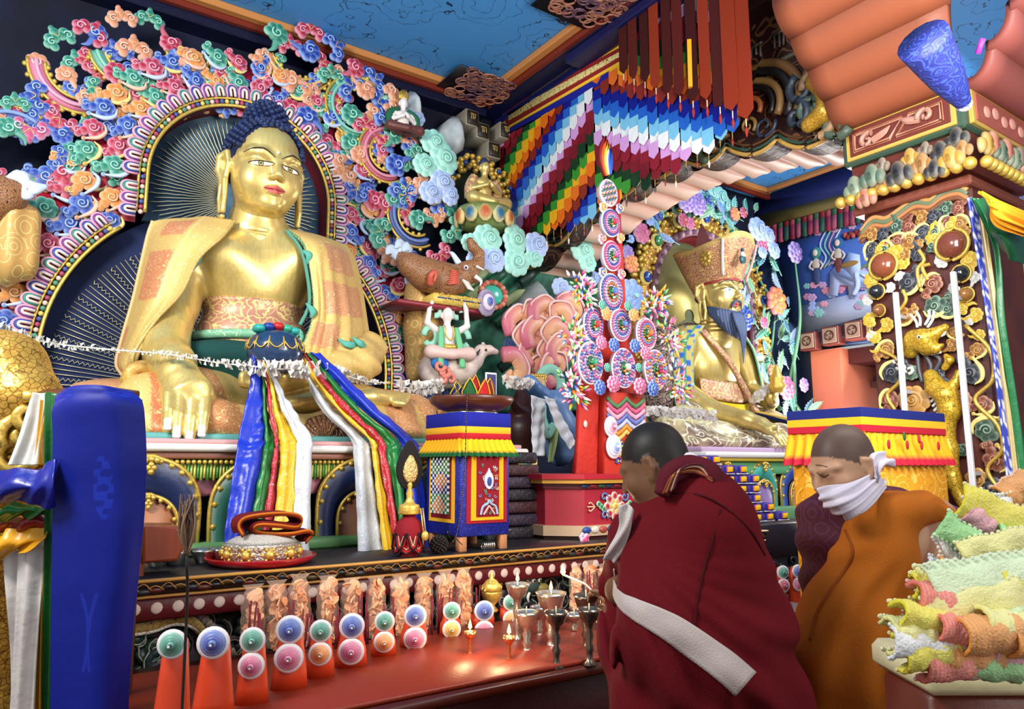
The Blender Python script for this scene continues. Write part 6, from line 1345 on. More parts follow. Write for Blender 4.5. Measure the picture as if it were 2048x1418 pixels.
for px,py in ((1157,572),(1172,590),(1142,668),(1150,690),(1138,762),(1150,790),(1318,602),(1302,618),(1345,690),(1336,672),(1360,782),(1350,760)):
 q0 = P(px,py,TY-.05);w = MB()
 for i in range(34):
  a = rr.rand()*6.28;R = rr.rand()**.6*.105*(i > 3);q = q0+[R*math.cos(a),-.03*rr.rand(),R*math.sin(a)*1.1];col,tip = [(c('e87a1c'),c('f8c040')),(c('d8407a'),c('f8c0d8')),(c('2f9a4a'),c('b0e890')),(c('3a5ab8'),c('c0d0ff')),(c('f4f0f0'),c('ffffff')),(c('a82a5a'),c('f080a8'))][(i+int(px)) % 6]
  e = q+[.035*math.cos(a),-.015,.035*math.sin(a)];g = tube([q-(e-q)*.4,q,e],[.008,.012,.002],5,5);V_,F_ = g;w.add((V_,F_,np.where((np.linalg.norm(V_-q0,axis=1) > R+.012)[:,None],tip,col)))
 w.obj('butter_bouquet',PAINT,tw)
# ================================================================ five-colour scarves hanging from the bowl
KB,KG,KR,KY,KW = c('1b34b8'),c('1f7a34'),c('c2283c'),c('f0c01c'),c('ccd0d6')
def bunch(side,cols,rows,ys):
 """rows: list of (py, [edge pixels...]); ys: world y of each row"""
 for k,(nm,col) in enumerate(cols):
  R_ = []
  for (py,e),y in zip(rows,ys):a,b = e[k],e[k+1];sl = .0;R_.append([T(a,py,y-.012*k),T((a+b)/2,py+2,y-.03-.012*k),T(b,py,y-.012*k)])
  f0 = RNG.rand()*6
  scarf('%s silk scarf of the five-colour bunch hanging from the %s side of the alms bowl' % (nm,side),R_,col,None,110,16,.006,lambda U,Vv,f0=f0:.010*np.sin(Vv*7+f0+U*3)*np.clip(U*3,0,1)+.003*np.sin(U*44+f0)+.004*np.sin(U*90)*(np.sin(Vv*5+U*9) > .6),SILKD if nm in ('blue','green') else SILK)
bunch('left',(('blue',KB),('green',KG),('red',KR),('yellow',KY),('white',KW)),
      [(705,[503,512,515,518,523,528]),(760,[502,524,531,537,546,552]),(820,[490,528,535,545,565,585]),(875,[478,530,546,556,592,620]),(905,[473,528,544,560,594,622]),(1000,[458,512,530,553,590,621]),(1108,[443,488,516,540,584,619])],(4.0,3.95,3.9,3.86,3.80,3.74,3.68))
bunch('right',(('white',KW),('yellow',KY),('red',KR),('green',KG),('blue',KB)),
      [(705,[592,600,606,612,620,640]),(760,[612,626,640,652,668,700]),(820,[640,672,690,704,722,764]),(880,[700,734,754,765,796,832]),(910,[706,742,760,772,806,840]),(1000,[712,752,774,788,812,852]),(1108,[716,766,790,797,806,858])],(4.0,3.95,3.9,3.86,3.80,3.72,3.66))
# ---------------------------------------------------------------- white paper garlands
def garland(label,pts,th0,y=None):
 P_ = spline(np.array([T(*p) for p in pts]),40);w = MB();w.add(tube(P_,.004,5),c('e8e0d8'));L_ = np.linalg.norm(np.diff(P_,axis=0),axis=1).sum();n = int(L_/.0075)
 for i in range(n):
  u = i/n*39;a = int(u);q = P_[a]*(1-u+a)+P_[min(a+1,39)]*(u-a);t_ = th0(i/n) if callable(th0) else th0;an = RNG.rand()*6.28
  d = np.array([.3*RNG.randn(),math.cos(an),math.sin(an)])*t_;e = np.cross(d,[1,.3,.2]);e *= .5*t_/max(np.linalg.norm(e),1e-6)
  w.add((np.array([q,q+d*.6+e,q+d+[.01,0,0],q+d*.6-e]),[[0,1,2,3]]),mixc(c('f4f2ee'),c('d8cfc4'),RNG.rand()))
 return tag(w.obj('paper_garland',PAINTM,smooth=False),label,'garland')
garland('white ruffled paper garland across the left of the big aureole',[(-10,662,4.4),(60,678,4.5),(130,690,4.5),(230,700,4.35)],lambda u:.055*(1-u*.7))
garland('thin white garland crossing the great statue\'s forearm',[(230,700,4.35),(330,708,4.1),(440,726,3.95),(505,732,3.9)],lambda u:.016+.02*u)
garland('thick white ruffled garland across the alms bowl',[(500,732,3.86),(560,738,3.82),(620,738,3.82)],.055)
garland('white garland trailing right of the alms bowl across the robe',[(628,738,3.9),(680,748,4.0),(730,762,4.1),(775,766,4.2)],lambda u:.055*(1.15-u))
garland('white frilly garland left of the brown bowl',[(800,775,4.4),(840,776,4.4),(884,772,4.4)],.06)
garland('white frilly garland between the brown bowl and the blue-skinned figure',[(1008,762,4.4),(1040,766,4.4),(1062,768,4.4)],.055)
garland('white garland running behind the tower towards the bearded statue',[(1292,822,4.3),(1360,826,4.25),(1432,832,4.2)],.055)
garland('short white garland by the bearded statue\'s raised hand',[(1508,798,4.6),(1525,786,4.6),(1545,772,4.6)],.06)
# ---------------------------------------------------------------- left foreground: gilded post with tied scarves
gp = thing('gilded_post','gilded scaly carved post at the left picture edge wound with scarves','post',TD(20,1100,2.45)*[1,1,0])
D = lambda px,py,d:TD(px,py,d)
s = Sculpt(c('d8a848'));s.limb([D(-40,700,2.5),D(10,740,2.45),D(50,800,2.4),D(60,880,2.4),D(20,960,2.4)],[.09,.12,.10,.09,.08],.05).limb([D(0,860,2.42),D(0,1100,2.45),D(0,1400,2.5)],[.12,.13,.13],.05)
s.cap(D(0,1390,2.5),D(0,1400,2.5)*[1,1,0],.13,.15);s.obj('shaft',.012,mat('gilt_scales',None,.35,.5,pat=('scale',48,c('8a6020'),.05),bump=(24,.9)),gp)
w = MB()
for k in range(3):q = D(55-k*14,830+k*38,2.30);w.add(tube(spiral(q[0],q[2],.06,q[1],1.3,k*2,1,20),np.linspace(.014,.022,20),7),c('e0b450'))
w.obj('scroll',GOLDP,gp)
def fsc(label,pts,col,fold=.008,nu=70,nv=30,m=None,cat='scarf',nm='draped_scarf'):
 f0 = RNG.rand()*6;return scarf(label,[[D(*a) for a in r] for r in pts],col,None,nu,nv,.006,lambda U,Vv:fold*np.sin(Vv*8+f0+U*2)+fold*.5*np.sin(Vv*17+U*5),m or SILKD,nm,cat)
def bluecol(U,Vv):
 o = np.tile(c('10208c'),U.shape+(1,));m = ((np.hypot((Vv-.15)/.16,(U-.09)/.05) < 1) | (np.hypot((Vv-.78)/.18,(U-.10)/.04) < 1) | (np.hypot((Vv-.55)/.1,(U-.42)/.08) < 1)) & (np.sin(U*160)*np.sin(Vv*26+U*30) > -.1);o[m] = c('1a30ac')
 o[(np.abs(np.abs(Vv-.42)-.10-.1*np.sin(U*14)) < .022) & (U > .68) & (U < .86)] = c('1c30a4');return o
rows = [[D(112,790,2.2),D(150,772,2.14),D(210,770,2.12),D(258,782,2.2)],[D(106,830,2.15),D(150,815,2.1),D(220,812,2.1),D(286,815,2.17)],[D(108,960,2.15),D(160,960,2.1),D(230,960,2.1),D(292,960,2.16)],[D(106,1120,2.15),D(160,1120,2.1),D(230,1120,2.1),D(280,1120,2.16)],[D(103,1290,2.15),D(160,1290,2.1),D(210,1290,2.1),D(264,1290,2.16)],[D(100,1480,2.15),D(150,1480,2.1),D(200,1480,2.1),D(255,1480,2.16)]]
w = MB();w.add(sheet(rows,260,150,.008,lambda U,Vv:.004*np.sin(Vv*7+U*3)+.003*np.sin(U*40)*np.exp(-U*3),bluecol));tag(w.obj('hanging_banner',mat('royal_silk',None,.55,spec=.3,bump=(12,.25))),'broad deep blue damask silk banner hanging in the left foreground','banner')
w = MB();w.add(tube([D(60,800,2.36),D(200,790,2.3),D(275,800,2.36)],.03,8),c('5a3018'));w.add(tube([D(268,800,2.38),D(262,1100,2.42),D(255,1400,2.45)*[1,1,0]],.025,8,12),c('4a2414'));tag(w.obj('banner_rail',PAINT),'wooden rail and upright holding up the deep blue banner','rail')
fsc('white scarf hanging left of the green one, above the blue tie',[[(60,786,2.3),(88,786,2.28)],[(40,860,2.26),(84,860,2.26)],[(14,930,2.24),(80,930,2.24)]],c('e4e2de'))
fsc('narrow yellow scarf edge between the white and green scarves',[[(84,800,2.29),(92,800,2.28)],[(80,860,2.27),(88,860,2.26)],[(74,930,2.25),(84,930,2.24)]],c('e0a020'))
fsc('green scarf strip beside the deep blue banner',[[(88,784,2.26),(108,786,2.24)],[(86,880,2.22),(110,880,2.2)],[(90,1040,2.22),(109,1040,2.2)],[(88,1290,2.24),(106,1290,2.22)],[(84,1460,2.24),(102,1460,2.22)]],c('1c6a2c'))
fsc('deep blue silk tie band wrapped across the left scarves',[[(-30,945,2.22),(50,938,2.14),(112,918,2.12)],[(-30,975,2.16),(50,975,2.08),(112,965,2.08)],[(-30,1000,2.2),(50,1010,2.12),(112,1012,2.12)]],c('142090'),.012)
fsc('green scarf fold under the blue tie band',[[(-30,1008,2.24),(90,1012,2.2)],[(-30,1022,2.2),(88,1020,2.16)],[(-30,1042,2.24),(60,1038,2.2)]],c('1f7a30'),.01)
fsc('red scarf fold below the green fold',[[(-30,1034,2.26),(94,1030,2.22)],[(-30,1050,2.22),(88,1045,2.2)],[(-30,1072,2.26),(84,1066,2.22)]],c('8a1218'),.01)
fsc('yellow scarf swag below the red fold',[[(-30,1070,2.24),(86,1052,2.2)],[(-30,1095,2.2),(84,1082,2.18)],[(-30,1125,2.24),(50,1100,2.2)]],c('f0ac20'),.014)
fsc('white scarf hanging straight at the lower left corner',[[(8,1110,2.25),(78,1078,2.22)],[(14,1200,2.22),(74,1200,2.2)],[(14,1300,2.22),(72,1300,2.2)],[(10,1450,2.22),(66,1450,2.2)]],c('d8d2ce'),.012)
fsc('yellow scarf strip hanging between white and green at the lower left',[[(74,1100,2.25),(88,1090,2.23)],[(70,1200,2.24),(86,1200,2.22)],[(68,1300,2.24),(86,1300,2.22)],[(66,1450,2.24),(84,1450,2.22)]],c('e09a18'),.006)
# ---------------------------------------------------------------- pleated five-colour pennant canopy
FX = 3.9
def fy(px):return TX(px,300,FX)[1]
BC = [c(h) for h in ('d8a0dc','8a1c2c','7a1826','123a1e','3a9030','f0b020','e8701c','8a2a18','10188a','2262c8','7cc4e8','eef2f2')]
rail = thing('embroidered_canopy_band','long embroidered canopy band framed in blue, yellow and maroon above the pennants','canopy',(FX,4.9,4.8))
def FXP(px,py,x):return TX(px,py,x)
def quad(w,pts,x,t,col):
 P_ = [TX(a,b,x) for a,b in pts];v,f = slab([(-p[1],p[2]) for p in P_],0,t,.003);w.add((np.column_stack([x-t+v[:,1],-v[:,0],v[:,2]]),f),col)
w = MB();quad(w,[(1000,205),(1240,70),(1240,150),(1000,278)],FX,.02,c('141c8c'));quad(w,[(1004,213),(1240,84),(1240,130),(1008,263)],FX-.02,.01,c('e8b838'));quad(w,[(1010,220),(1240,96),(1240,122),(1013,254)],FX-.03,.01,c('8a1c20'));w.obj('frame',CLOTH,rail)
w = MB();quad(w,[(1017,226),(1240,104),(1240,114),(1019,242)],FX-.04,.01,c('dcd088'));w.obj('brocade',mat('yellow_brocade',None,.5,pat=[('floral',9,c('8a5a2a'),.06),('petal',11,c('b85a3a'),.05)]),rail)
w = MB();w.add(bar((FX-.05,2.6,4.98),(FX+.06,5.86,5.05),c('10164a')));w.add(bar((3.68,2.5,4.97),(3.90,4.5,5.05),c('10164a')));tag(w.obj('canopy_rail',PAINT,smooth=False),'dark rail under the ceiling carrying the pennant canopy','rail')
NS = 28;sw = (5.80-2.93)/NS
for i in range(NS):
 y0 = 5.80-i*sw;ym = y0-sw/2;A_ = 10.1-(12-i)*.84 if i < 14 else 5-(i-14)*.6;bh = .092;pxi = 1024+F*math.tan(math.atan2(FX,ym)-PSI);zt = TX(pxi,282-(pxi-1000)*.56,FX)[2] if i < 14 else 4.99;zb = float(np.interp(i,[0,4,8,12,14,18,22,27],[3.87,3.74,3.70,3.64,3.74,3.74,3.78,3.86]))
 if i % 3 == 1:zb -= .05
 w = MB();nb = int((zt-zb)/bh)+1;k0 = math.floor(A_);off = (A_-k0)*bh
 for k in range(nb+1):
  za = min(zt,zt-k*bh+off);zc = zt-(k+1)*bh+off;last = zc < zb+.02
  if za <= zb:break
  tip = .040;idx = (k+k0) % 12;xx = FX-.004*(k % 2)-.010*math.sin(k*1.7+i);cb = BC[idx]
  zc = max(zc,zb);V_ = [(y0-.001,za),(y0-sw+.002,za),(y0-sw+.002,zc),(ym,zc-tip),(y0-.001,zc)]
  v,f = slab([(-a,b) for a,b in V_],0,.004);w.add((np.column_stack([xx-.0012*k*0+v[:,1]-.0045*(nb-k)*.35,-v[:,0],v[:,2]]),f),cb)
  if last:break
 w.add(tube([(FX-.01,ym,zc-tip),(FX-.01,ym,zc-tip-.05)],.003,5),c('b09050'));w.add(lathe([(.004,0),(.009,.03),(.004,.05),(0,.055)],6),[c('8a2a2a'),c('e0d8c8'),c('1a3a2a')][i % 3],mov((FX-.01,ym,zc-tip-.10)))
 o = w.obj('hanging_pennant',mat('satin_pennant',None,.4,spec=.4,bump=(26,.4)),None,False)
 tag(o,'chevron-banded rainbow silk pennant hanging in the pleated canopy','pennant','chevron pennants of the canopy')
for i,(px,py) in enumerate(((1247,148),(1268,158),(1290,164),(1312,176),(1336,186),(1360,192),(1386,202),(1414,200),(1440,214),(1465,222),(1492,238))):
 q = TX(px,py,3.72);hw = .045+.012*(i > 7);zt = 4.98;w = MB();n = 12
 v,f = slab([(-q[1]-hw,zt),(-q[1]+hw,zt),(-q[1]+hw,q[2]+.05),(-q[1],q[2]),(-q[1]-hw,q[2]+.05)],0,.006);w.add((np.column_stack([3.72+v[:,1]-.01*(i % 2),-v[:,0],v[:,2]]),f),[c('44100c'),c('541610'),c('3a0c0a'),c('8a2c12')][i % 4 if i < 9 else 3]);w.add(tube([q,q-[0,0,.05]],.004,5),c('d8c0a0'));w.add(lathe([(.004,0),(.011,.04),(.004,.07),(0,.075)],6),c('a03028'),mov(q-[0,0,.12]))  # end pennants: orange light on the maroon cloth is put into their colour
 if i == 6:w.add(tube([q+[-.01,.01,.10],q+[-.01,.005,.45]],.02,4),c('e8a020'))
 tag(w.obj('maroon_pennant',CLOTH,None,False),['plain maroon pointed pennant hanging in the upper front row of the canopy','plain maroon pointed pennant hanging in the upper front row of the canopy','wide maroon pennant with orange light in its colour, right end of the upper row'][0 if i < 9 else 2],'pennant','maroon pennants of the upper row' if i < 9 else 'maroon pennants coloured as lit at the canopy end')
# ================================================================ things standing on the shelf and the offering table
def onz(px,py,z):return TZ(px,py,z)
# brocade-covered stand
bx0,bx1,by0,by1,bt = 1.974,2.285,3.30,3.66,1.873
st = thing('brocade_stand','small square stand dressed in blue brocade with a pleated yellow valance','stand',((bx0+bx1)/2,(by0+by1)/2,ZS))
for x in (bx0+.03,bx1-.03):
 for y in (by0+.03,by1-.03):w = MB();w.add(bar((x-.022,y-.022,ZS),(x+.022,y+.022,1.3),c('c88a60'),.003));w.obj('leg',PAINT,st)
w = MB();w.add(bar((bx0,by0,1.235),(bx1,by1,bt),c('141c84'),.006));w.obj('blue_cover',mat('blue_brocade',None,.55,pat=('floral',22,c('2a3ab0'),.1)),st)
w = MB()
for z0,z1,col in ((1.80,1.874,c('1c2494')),(1.765,1.80,c('f0b428')),(1.735,1.765,c('b81c2c'))):w.add(bar((bx0-.006,by0-.006,z0),(bx1+.006,by1+.006,z1+.002),col,.002))
w.obj('top_bands',CLOTH,st)
def pleats(w,p0,p1,out,z0,z1,n,flare,col,hem,hh):
 p0 = np.array(p0);p1 = np.array(p1);v = [];cl = [];m = n*6
 for j,u in enumerate(np.linspace(0,1,7)):
  for i in range(m+1):
   t_ = i/m;b = p0+(p1-p0)*t_+(p1-p0)*(t_-.5)*u*flare*.6;a = .009*(.3+u)*math.sin(t_*n*2*math.pi)+flare*.12*u**1.2;v.append((b[0]+out[0]*a,b[1]+out[1]*a,z0+(z1-z0)*u-.003*math.sin(t_*n*6.28)*u));cl.append(hem if u > 1-hh else col)
 g = grid_faces(7,m+1);V_ = np.array(v);w.add((np.concatenate([V_,V_-[out[0]*.005,out[1]*.005,0]]),g+[[q+len(V_) for q in f[::-1]] for f in g],np.array(cl+cl)))
w = MB();pleats(w,(bx0-.005,by0),(bx1+.005,by0),(0,-1),1.745,1.645,10,.35,c('f0b81c'),c('14582a'),.2);pleats(w,(bx0,by1+.005),(bx0,by0-.005),(-1,0),1.745,1.645,11,.35,c('e8ac1c'),c('14582a'),.2);w.obj('pleated_valance',CLOTH,st)
w = MB();y = by0
for k,(m_,col) in enumerate(((.05,c('a01c2c')),(.075,c('f0b020')),(.105,c('8a1828')))):w.add(bar((bx0+m_-.01,y-.006-.004*k,1.30+m_*.6-.03),(bx1-m_+.03,y,1.645),col,.001))
q = np.array([(bx0+bx1)/2+.012,y-.022,1.52]);w.add(slab([(q[0]+.028*math.sin(a)*(1 if a < 3.1 or True else 1),q[2]+.045*math.cos(a)+(.02 if abs(a) < .2 else 0)) for a in np.linspace(0,6.28,17)[:-1]],q[1],q[1]+.01),c('c8d0e8'));w.add(sphere(q+[0,-.003,-.005],(.014,.008,.024),8,6),c('3a4a8a'))
for i in range(34):a,b = RNG.uniform(-.058,.058),RNG.uniform(-.19,.10);w.add(tube(spiral(q[0]+a,q[2]+b,.010,q[1]+.002,1,i,1,9),.0022,4),[c('d8d0d8'),c('7a8ac0'),c('6aa080'),c('d89060')][i % 4])
for g in (-1,1):w.add(tube([(q[0]+g*.052,q[1],1.345),(q[0]+g*.04,q[1],1.385),(q[0]+g*.012,q[1],1.40),(q[0],q[1],1.42)],.006,5,12),c('a0b8d8'));w.add(tube([(q[0]+g*.035,q[1],1.345),(q[0],q[1],1.39)],.005,5),c('e0a8b0'))
w.obj('front_panel',CLOTH,st,False)
w = MB();x = bx0
for k,(m_,col) in enumerate(((.045,c('f0b428')),(.075,c('7a1420')))):w.add(bar((x-.006-.004*k,by0+m_,1.27+m_*.7),(x,by1-m_,1.645),col,.001))
for i in range(10):
 for j in range(20):
  yy,zz = by0+.09+i*.0195,1.345+j*.0148;dm = abs(i-4.5)/5+abs(((j+2) % 9)-4)/4.5;w.add(box((x-.014,yy,zz),(x-.010,yy+.0185,zz+.0138)),[c('f0ece8'),c('2a7a3a'),c('1c2c7a'),c('e07a20'),c('c03a5a')][(0 if (i+j) % 2 else (1+(j//7) % 2+int(dm < .8)*(2-(j//10) % 2)))])
w.obj('side_panel',CLOTH,st,False)
# bowl with bell, crown and picture
cq = np.array([(bx0+bx1)/2+.015,(by0+by1)/2-.01,bt+.002]);bw = thing('brown_offering_bowl','wide shallow brown wooden bowl on the brocade stand','bowl',cq)
w = MB();w.add(lathe([(.13,0),(.135,.015),(.18,.03),(.225,.06),(.238,.088),(.232,.094),(.215,.07),(.17,.045),(0,.04)],40),c('5a2c1c'),mov(cq));w.obj('vessel',mat('turned_wood',None,.35,bump=(12,.2)),bw)
w = MB();w.add(lathe([(.15,-.0),(.15,.012),(.13,.014)],30),c('b0b0b0'),mov(cq));w.obj('metal_foot',METAL,bw)
zq = cq+[0,0,.05]
cr = thing('leaf_headdress','five-leaf ritual crown of red, green and gold brocade leaves in the brown bowl','crown',zq+[.0,.0,0])
for k,(dx,dy,h,col,a) in enumerate(((-.04,-.04,.15,c('1f5a30'),-.35),(.0,-.02,.17,c('a81c24'),-.1),(.055,-.03,.15,c('c02828'),.1),(.10,.0,.16,c('7a3420'),.2),(-.075,.02,.13,c('1c2a80'),-.5))):
 o = [(-.036,0),(-.042,h*.5),(-.02,h*.8),(0,h),(.02,h*.8),(.042,h*.5),(.036,0)];v,f = slab(o,0,.012,.003);w = MB();w.add((v,f),col,mov(zq+[dx,dy,0])@rotz(a)@rotx(.15));w.add(tube([(p[0],-.004,p[1]) for p in o],.004,5),c('d8a83a'),mov(zq+[dx,dy,0])@rotz(a)@rotx(.15));w.obj('crown_leaf',CLOTH,cr)
be_ = thing('hand_bell','small brass ritual bell and prong handle at the left of the brown bowl','bell',zq+[-.115,-.02,-.01]);w = MB();w.add(lathe([(.036,0),(.034,.01),(.026,.05),(.012,.065),(.008,.075)],18),c('b89a50'),mov(zq+[-.115,-.04,0]));w.obj('cup',METAL,be_)
w = MB()
for k in range(4):a = k*1.57;w.add(tube([zq+[-.115,-.04,.07],zq+[-.115+.02*math.cos(a),-.04+.02*math.sin(a),.10],zq+[-.115,-.04,.135]],.0035,5,9),c('c0a458'))
w.add(sphere(zq+[-.115,-.04,.07],.010,8,6),c('c0a458'));w.obj('prongs',METAL,be_)
w = MB();w.add(bar(zq+[.115,.03,.03],zq+[.19,.04,.20],c('e8e8f0'),.002));w.add(bar(zq+[.122,.026,.04],zq+[.183,.032,.19],c('2a2a5a'),.001));w.add(sphere(zq+[.152,.026,.10],(.02,.004,.05),8,6),c('8a3028'));tag(w.obj('framed_picture',PAINT,smooth=False),'small white-bordered picture standing behind the crown in the brown bowl','picture')
w = MB()
for k in range(6):w.add(sphere(zq+[.0+.022*math.cos(k*1.05),-.15,.01+.016*math.sin(k*1.05)],(.014,.012,.012),8,5),[c('f0a030'),c('e06a90'),c('3a9a8a')][k % 3])
tag(w.obj('butter_ornament',PAINT),'small colourful butter flower on the brown bowl rim','ornament')
# ritual vase with leaf mirror
vq = np.array([T(817,1100,3.33)[0],3.33,ZS]);va = thing('ritual_vase','ritual vase in a red scalloped skirt topped by a black and gold leaf mirror','vase',vq)
w = MB();w.add(lathe([(.05,0),(.045,.012),(.028,.03),(.062,.075),(.075,.12),(.055,.165),(.03,.19),(.032,.20)],24),c('8a1a24'),mov(vq));w.obj('body',CLOTH,va)
for k in range(7):
 a = k*2*math.pi/7-.4;o = [(-.022,.185),(-.058,.10),(-.048,.045),(0,.012),(.048,.045),(.058,.10),(.022,.185)];v,f = slab(o,-.005,.004);M = mov(vq+[.072*math.cos(a),.072*math.sin(a),0])@rotz(a+math.pi/2)@rotx(-.28)
 w = MB();w.add((v,f),c('a81c24'),M);w.add(tube([(p[0],-.008,p[1]) for p in o],.004,5),c('14141c'),M);w.add(tube([(p[0]*.72,-.009,.095+(p[1]-.095)*.72) for p in o],.0025,5),c('c8c0a0'),M);w.obj('skirt_tab',CLOTH,va,False)
w = MB();w.add(lathe([(.052,.20),(.056,.205),(.050,.235),(.048,.245),(.03,.25),(.022,.26),(.014,.28),(.018,.30),(.010,.325),(.014,.34),(.009,.36)],24),c('d8bc70'),mov(vq));w.obj('gilt_collar',GOLDP,va)
def spade(hw,h,z0):a = np.linspace(0,1,12);p = hw*np.sin(np.pi*np.clip(a*.86+.10,0,1))**.75*(1-.35*a);return [(x,z0+h*u) for x,u in zip(p,a)]+[(-x,z0+h*u) for x,u in zip(p[::-1],a[::-1])]
w = MB();w.add(slab(spade(.085,.235,.325),.0,.012,.006),c('120c0c'),mov(vq));w.obj('black_leaf',mat('black_velvet',c('100a0a'),.9),va)
w = MB();w.add(slab(spade(.048,.135,.355),-.014,.0,.008),c('dcb878'),mov(vq));w.obj('mirror_leaf',mat('chased_gold',c('e0bc7c'),.32,.7,bump=(90,1.0)),va)
w = MB()
for g in (-.006,.006):w.add(tube([vq+[.04+g,-.055,.23],vq+[.042+g,-.085,.11]],.0035,5),c('e8dcc8'))
w.add(sphere(vq+[.042,-.09,.10],(.02,.014,.024),10,8),c('d8b040'));w.obj('gold_pendant',GOLDP,va)
# red tray with silver-gilt drum, rice and folded cloth
tq = np.array([T(522,1120,3.46)[0],3.46,ZS]);ty_ = thing('red_tray','round red tray on the shelf under the silver-gilt offering drum','tray',tq)
w = MB();w.add(lathe([(.20,0),(.215,.006),(.243,.035),(.238,.038),(.205,.012),(0,.010)],48),c('a8101c'),mov(tq));w.obj('dish',mat('red_enamel',None,.25,coat=.4),ty_)
dq = tq+[0,0,.012];dr = thing('mandala_drum','round silver offering base with gold bosses heaped with rice','drum',dq)
w = MB();w.add(lathe([(.145,0),(.155,.01),(.165,.04),(.162,.07),(.168,.078),(.160,.082),(0,.083)],60),c('d8d4c8'),mov(dq));w.obj('base',mat('chased_silver',None,.3,.8,bump=(70,1.6)),dr)
for k in range(10):
 a = k*.628+.25;q = dq+[.163*math.cos(a),.163*math.sin(a),.04];w = MB();w.add(sphere(q,(.02,.02,.022),10,8),c('e8c860'))
 for j in range(6):w.add(sphere(q+[-.03*math.sin(a)*math.cos(j*1.05),.03*math.cos(a)*math.cos(j*1.05),.026*math.sin(j*1.05)],.008,6,5),c('e0c060'))
 w.obj('gold_boss',GOLDP,dr)
w = MB();w.add(lathe([(.158,.082),(.13,.10),(.07,.125),(.0,.13)],40),c('e8e2d8'),mov(dq));w.obj('rice_heap',mat('rice',None,.8,bump=(180,1.5)),dr)
fq = dq+[.04,0,.115];w = MB();F2 = [(-.15,.01),(-.165,.05),(-.13,.085),(0,.10),(.09,.09),(.115,.06),(.09,.035),(0,.045),(-.08,.05),(-.10,.035),(-.06,.018),(.05,.012),(.13,.02),(.165,-.0),(.14,-.04)]
F2s = spline(np.array(F2),70);rows = [[fq+[x,-.085+.17*j/3+.02*math.sin(i*.3+j),z+.004*math.sin(j*2+i*.2)] for j in range(4)] for i,(x,z) in enumerate(F2s)]
w.add(sheet(rows,140,12,.014,None,lambda U,Vv:np.tile(c('6e0f18'),U.shape+(1,))));w.add(tube([r[0]+np.array([0,-.006,0]) for r in rows],.006,6),c('c86a1c'));w.add(tube([r[0]+np.array([0,-.002,-.009]) for r in rows],.005,6),c('8a3010'))
tag(w.obj('folded_cloth',CLOTH),'folded maroon cloth with orange edge lying on the heap of rice','cloth')
# bits along the shelf
def lth(nm,label,cat,q,prof,m,col,n=24):w = MB();w.add(lathe(prof,n),col,mov(q));return tag(w.obj(nm,m),label,cat)
WB = [(.03,0),(.035,.004),(.06,.05),(.066,.062),(.062,.06),(.05,.04),(0,.035)]
for i,(px,lb) in enumerate(((315,'leftmost silver water bowl at the foot of the throne'),(350,'second silver water bowl from the left at the foot of the throne'),(408,'third silver water bowl from the left at the throne foot'),(440,'fourth silver water bowl, just left of the red tray'),(932,'silver water bowl showing between the legs of the brocade stand'),(978,'silver water bowl right under the brocade stand'),(1008,'silver water bowl just right of the brocade stand'))):
 y = 3.62 if i < 4 else 3.75;lth('water_bowl',lb,'bowl',np.array([T(px,1120,y)[0],y,ZS]),WB,METAL,c('b8bcb8'))
w = MB();q = np.array([T(878,1100,3.32)[0],3.32,ZS+.045])
for k in range(90):z = 1-(k+.5)/45;a = k*2.4;r = math.sqrt(max(0,1-z*z));d = np.array([r*math.cos(a),r*math.sin(a),z]);w.add(lathe([(.009,0),(.006,.012),(0,.016)],5),c('2a1c18') if k % 2 else c('14100e'),mov(q+d*.034)@np.array(Vector(d).to_track_quat('Z','Y').to_matrix().to_4x4()))
w.add(sphere(q,.038,12,8),c('120c0a'));tag(w.obj('pine_cone',PAINTM),'dark round pine cone on the shelf beside the ritual vase','cone')
for k in range(5):pass
w = MB();q = np.array([T(976,1098,3.33)[0],3.33,ZS+.02])
for k in range(6):w.add(tube([q+[-.03+k*.012,.018*math.cos(a),.018*math.sin(a)] for a in np.linspace(0,6.28,15)[:-1]],.005,5,closed=True),c('b8b0a8'))
tag(w.obj('coiled_bangle',METAL),'coiled silver bangle lying on the shelf edge','bangle')
w = MB();q = T(1166,1080,3.36);q[2] = ZS+.02
for k in range(14):a = k*.9;w.add(dome(q[0]+.028*math.cos(a)*(k/14),q[2]+.022*math.sin(a)*(k/14),.018,.016,q[1]-.01*(k % 3),c('d84a80'),c('fbe4ee'),8))
tag(w.obj('pink_butter_flower',PAINT),'small pink and white butter flower lying below the red pedestal','flower')
w = MB();P_ = [T(935,770,3.28),T(932,860,3.25),T(928,960,3.24),T(915,1060,3.22),T(905,1085,3.24)]
S_ = spline(np.array(P_),90)
for i in range(0,89):w.add(tube([S_[i],S_[i+1]],.0022 if i % 2 else .004,4),c('6a5a50'))
w.add(tube([T(905,1085,3.24),T(895,1062,3.24),T(925,1090,3.24)],.002,4,8),c('4a4038'));tag(w.obj('thin_chain',METAL),'thin dark chain hanging down the front of the brocade stand','chain')
w = MB();P_ = [(282,1050),(352,1050),(366,1070),(368,1092),(352,1122),(282,1126)];
v,f = slab([(T(a,b,3.35)[0],T(a,b,3.35)[2]) for a,b in P_],3.32,3.50,.015);w.add((v,f),c('8a3c20'));v,f = slab([(T(a,b,3.35)[0],T(a,b,3.35)[2]) for a,b in ((240,1110),(288,1110),(288,1160),(240,1164))],3.34,3.5,.01);w.add((v,f),c('6a2814'));tag(w.obj('wooden_bracket',mat('varnished_wood',c('8a3a1c'),.3,pat=('brush',14,c('5a2010'),.8),coat=.3),smooth=False),'varnished reddish wooden bracket beside the deep blue banner on the shelf','bracket')
w = MB()
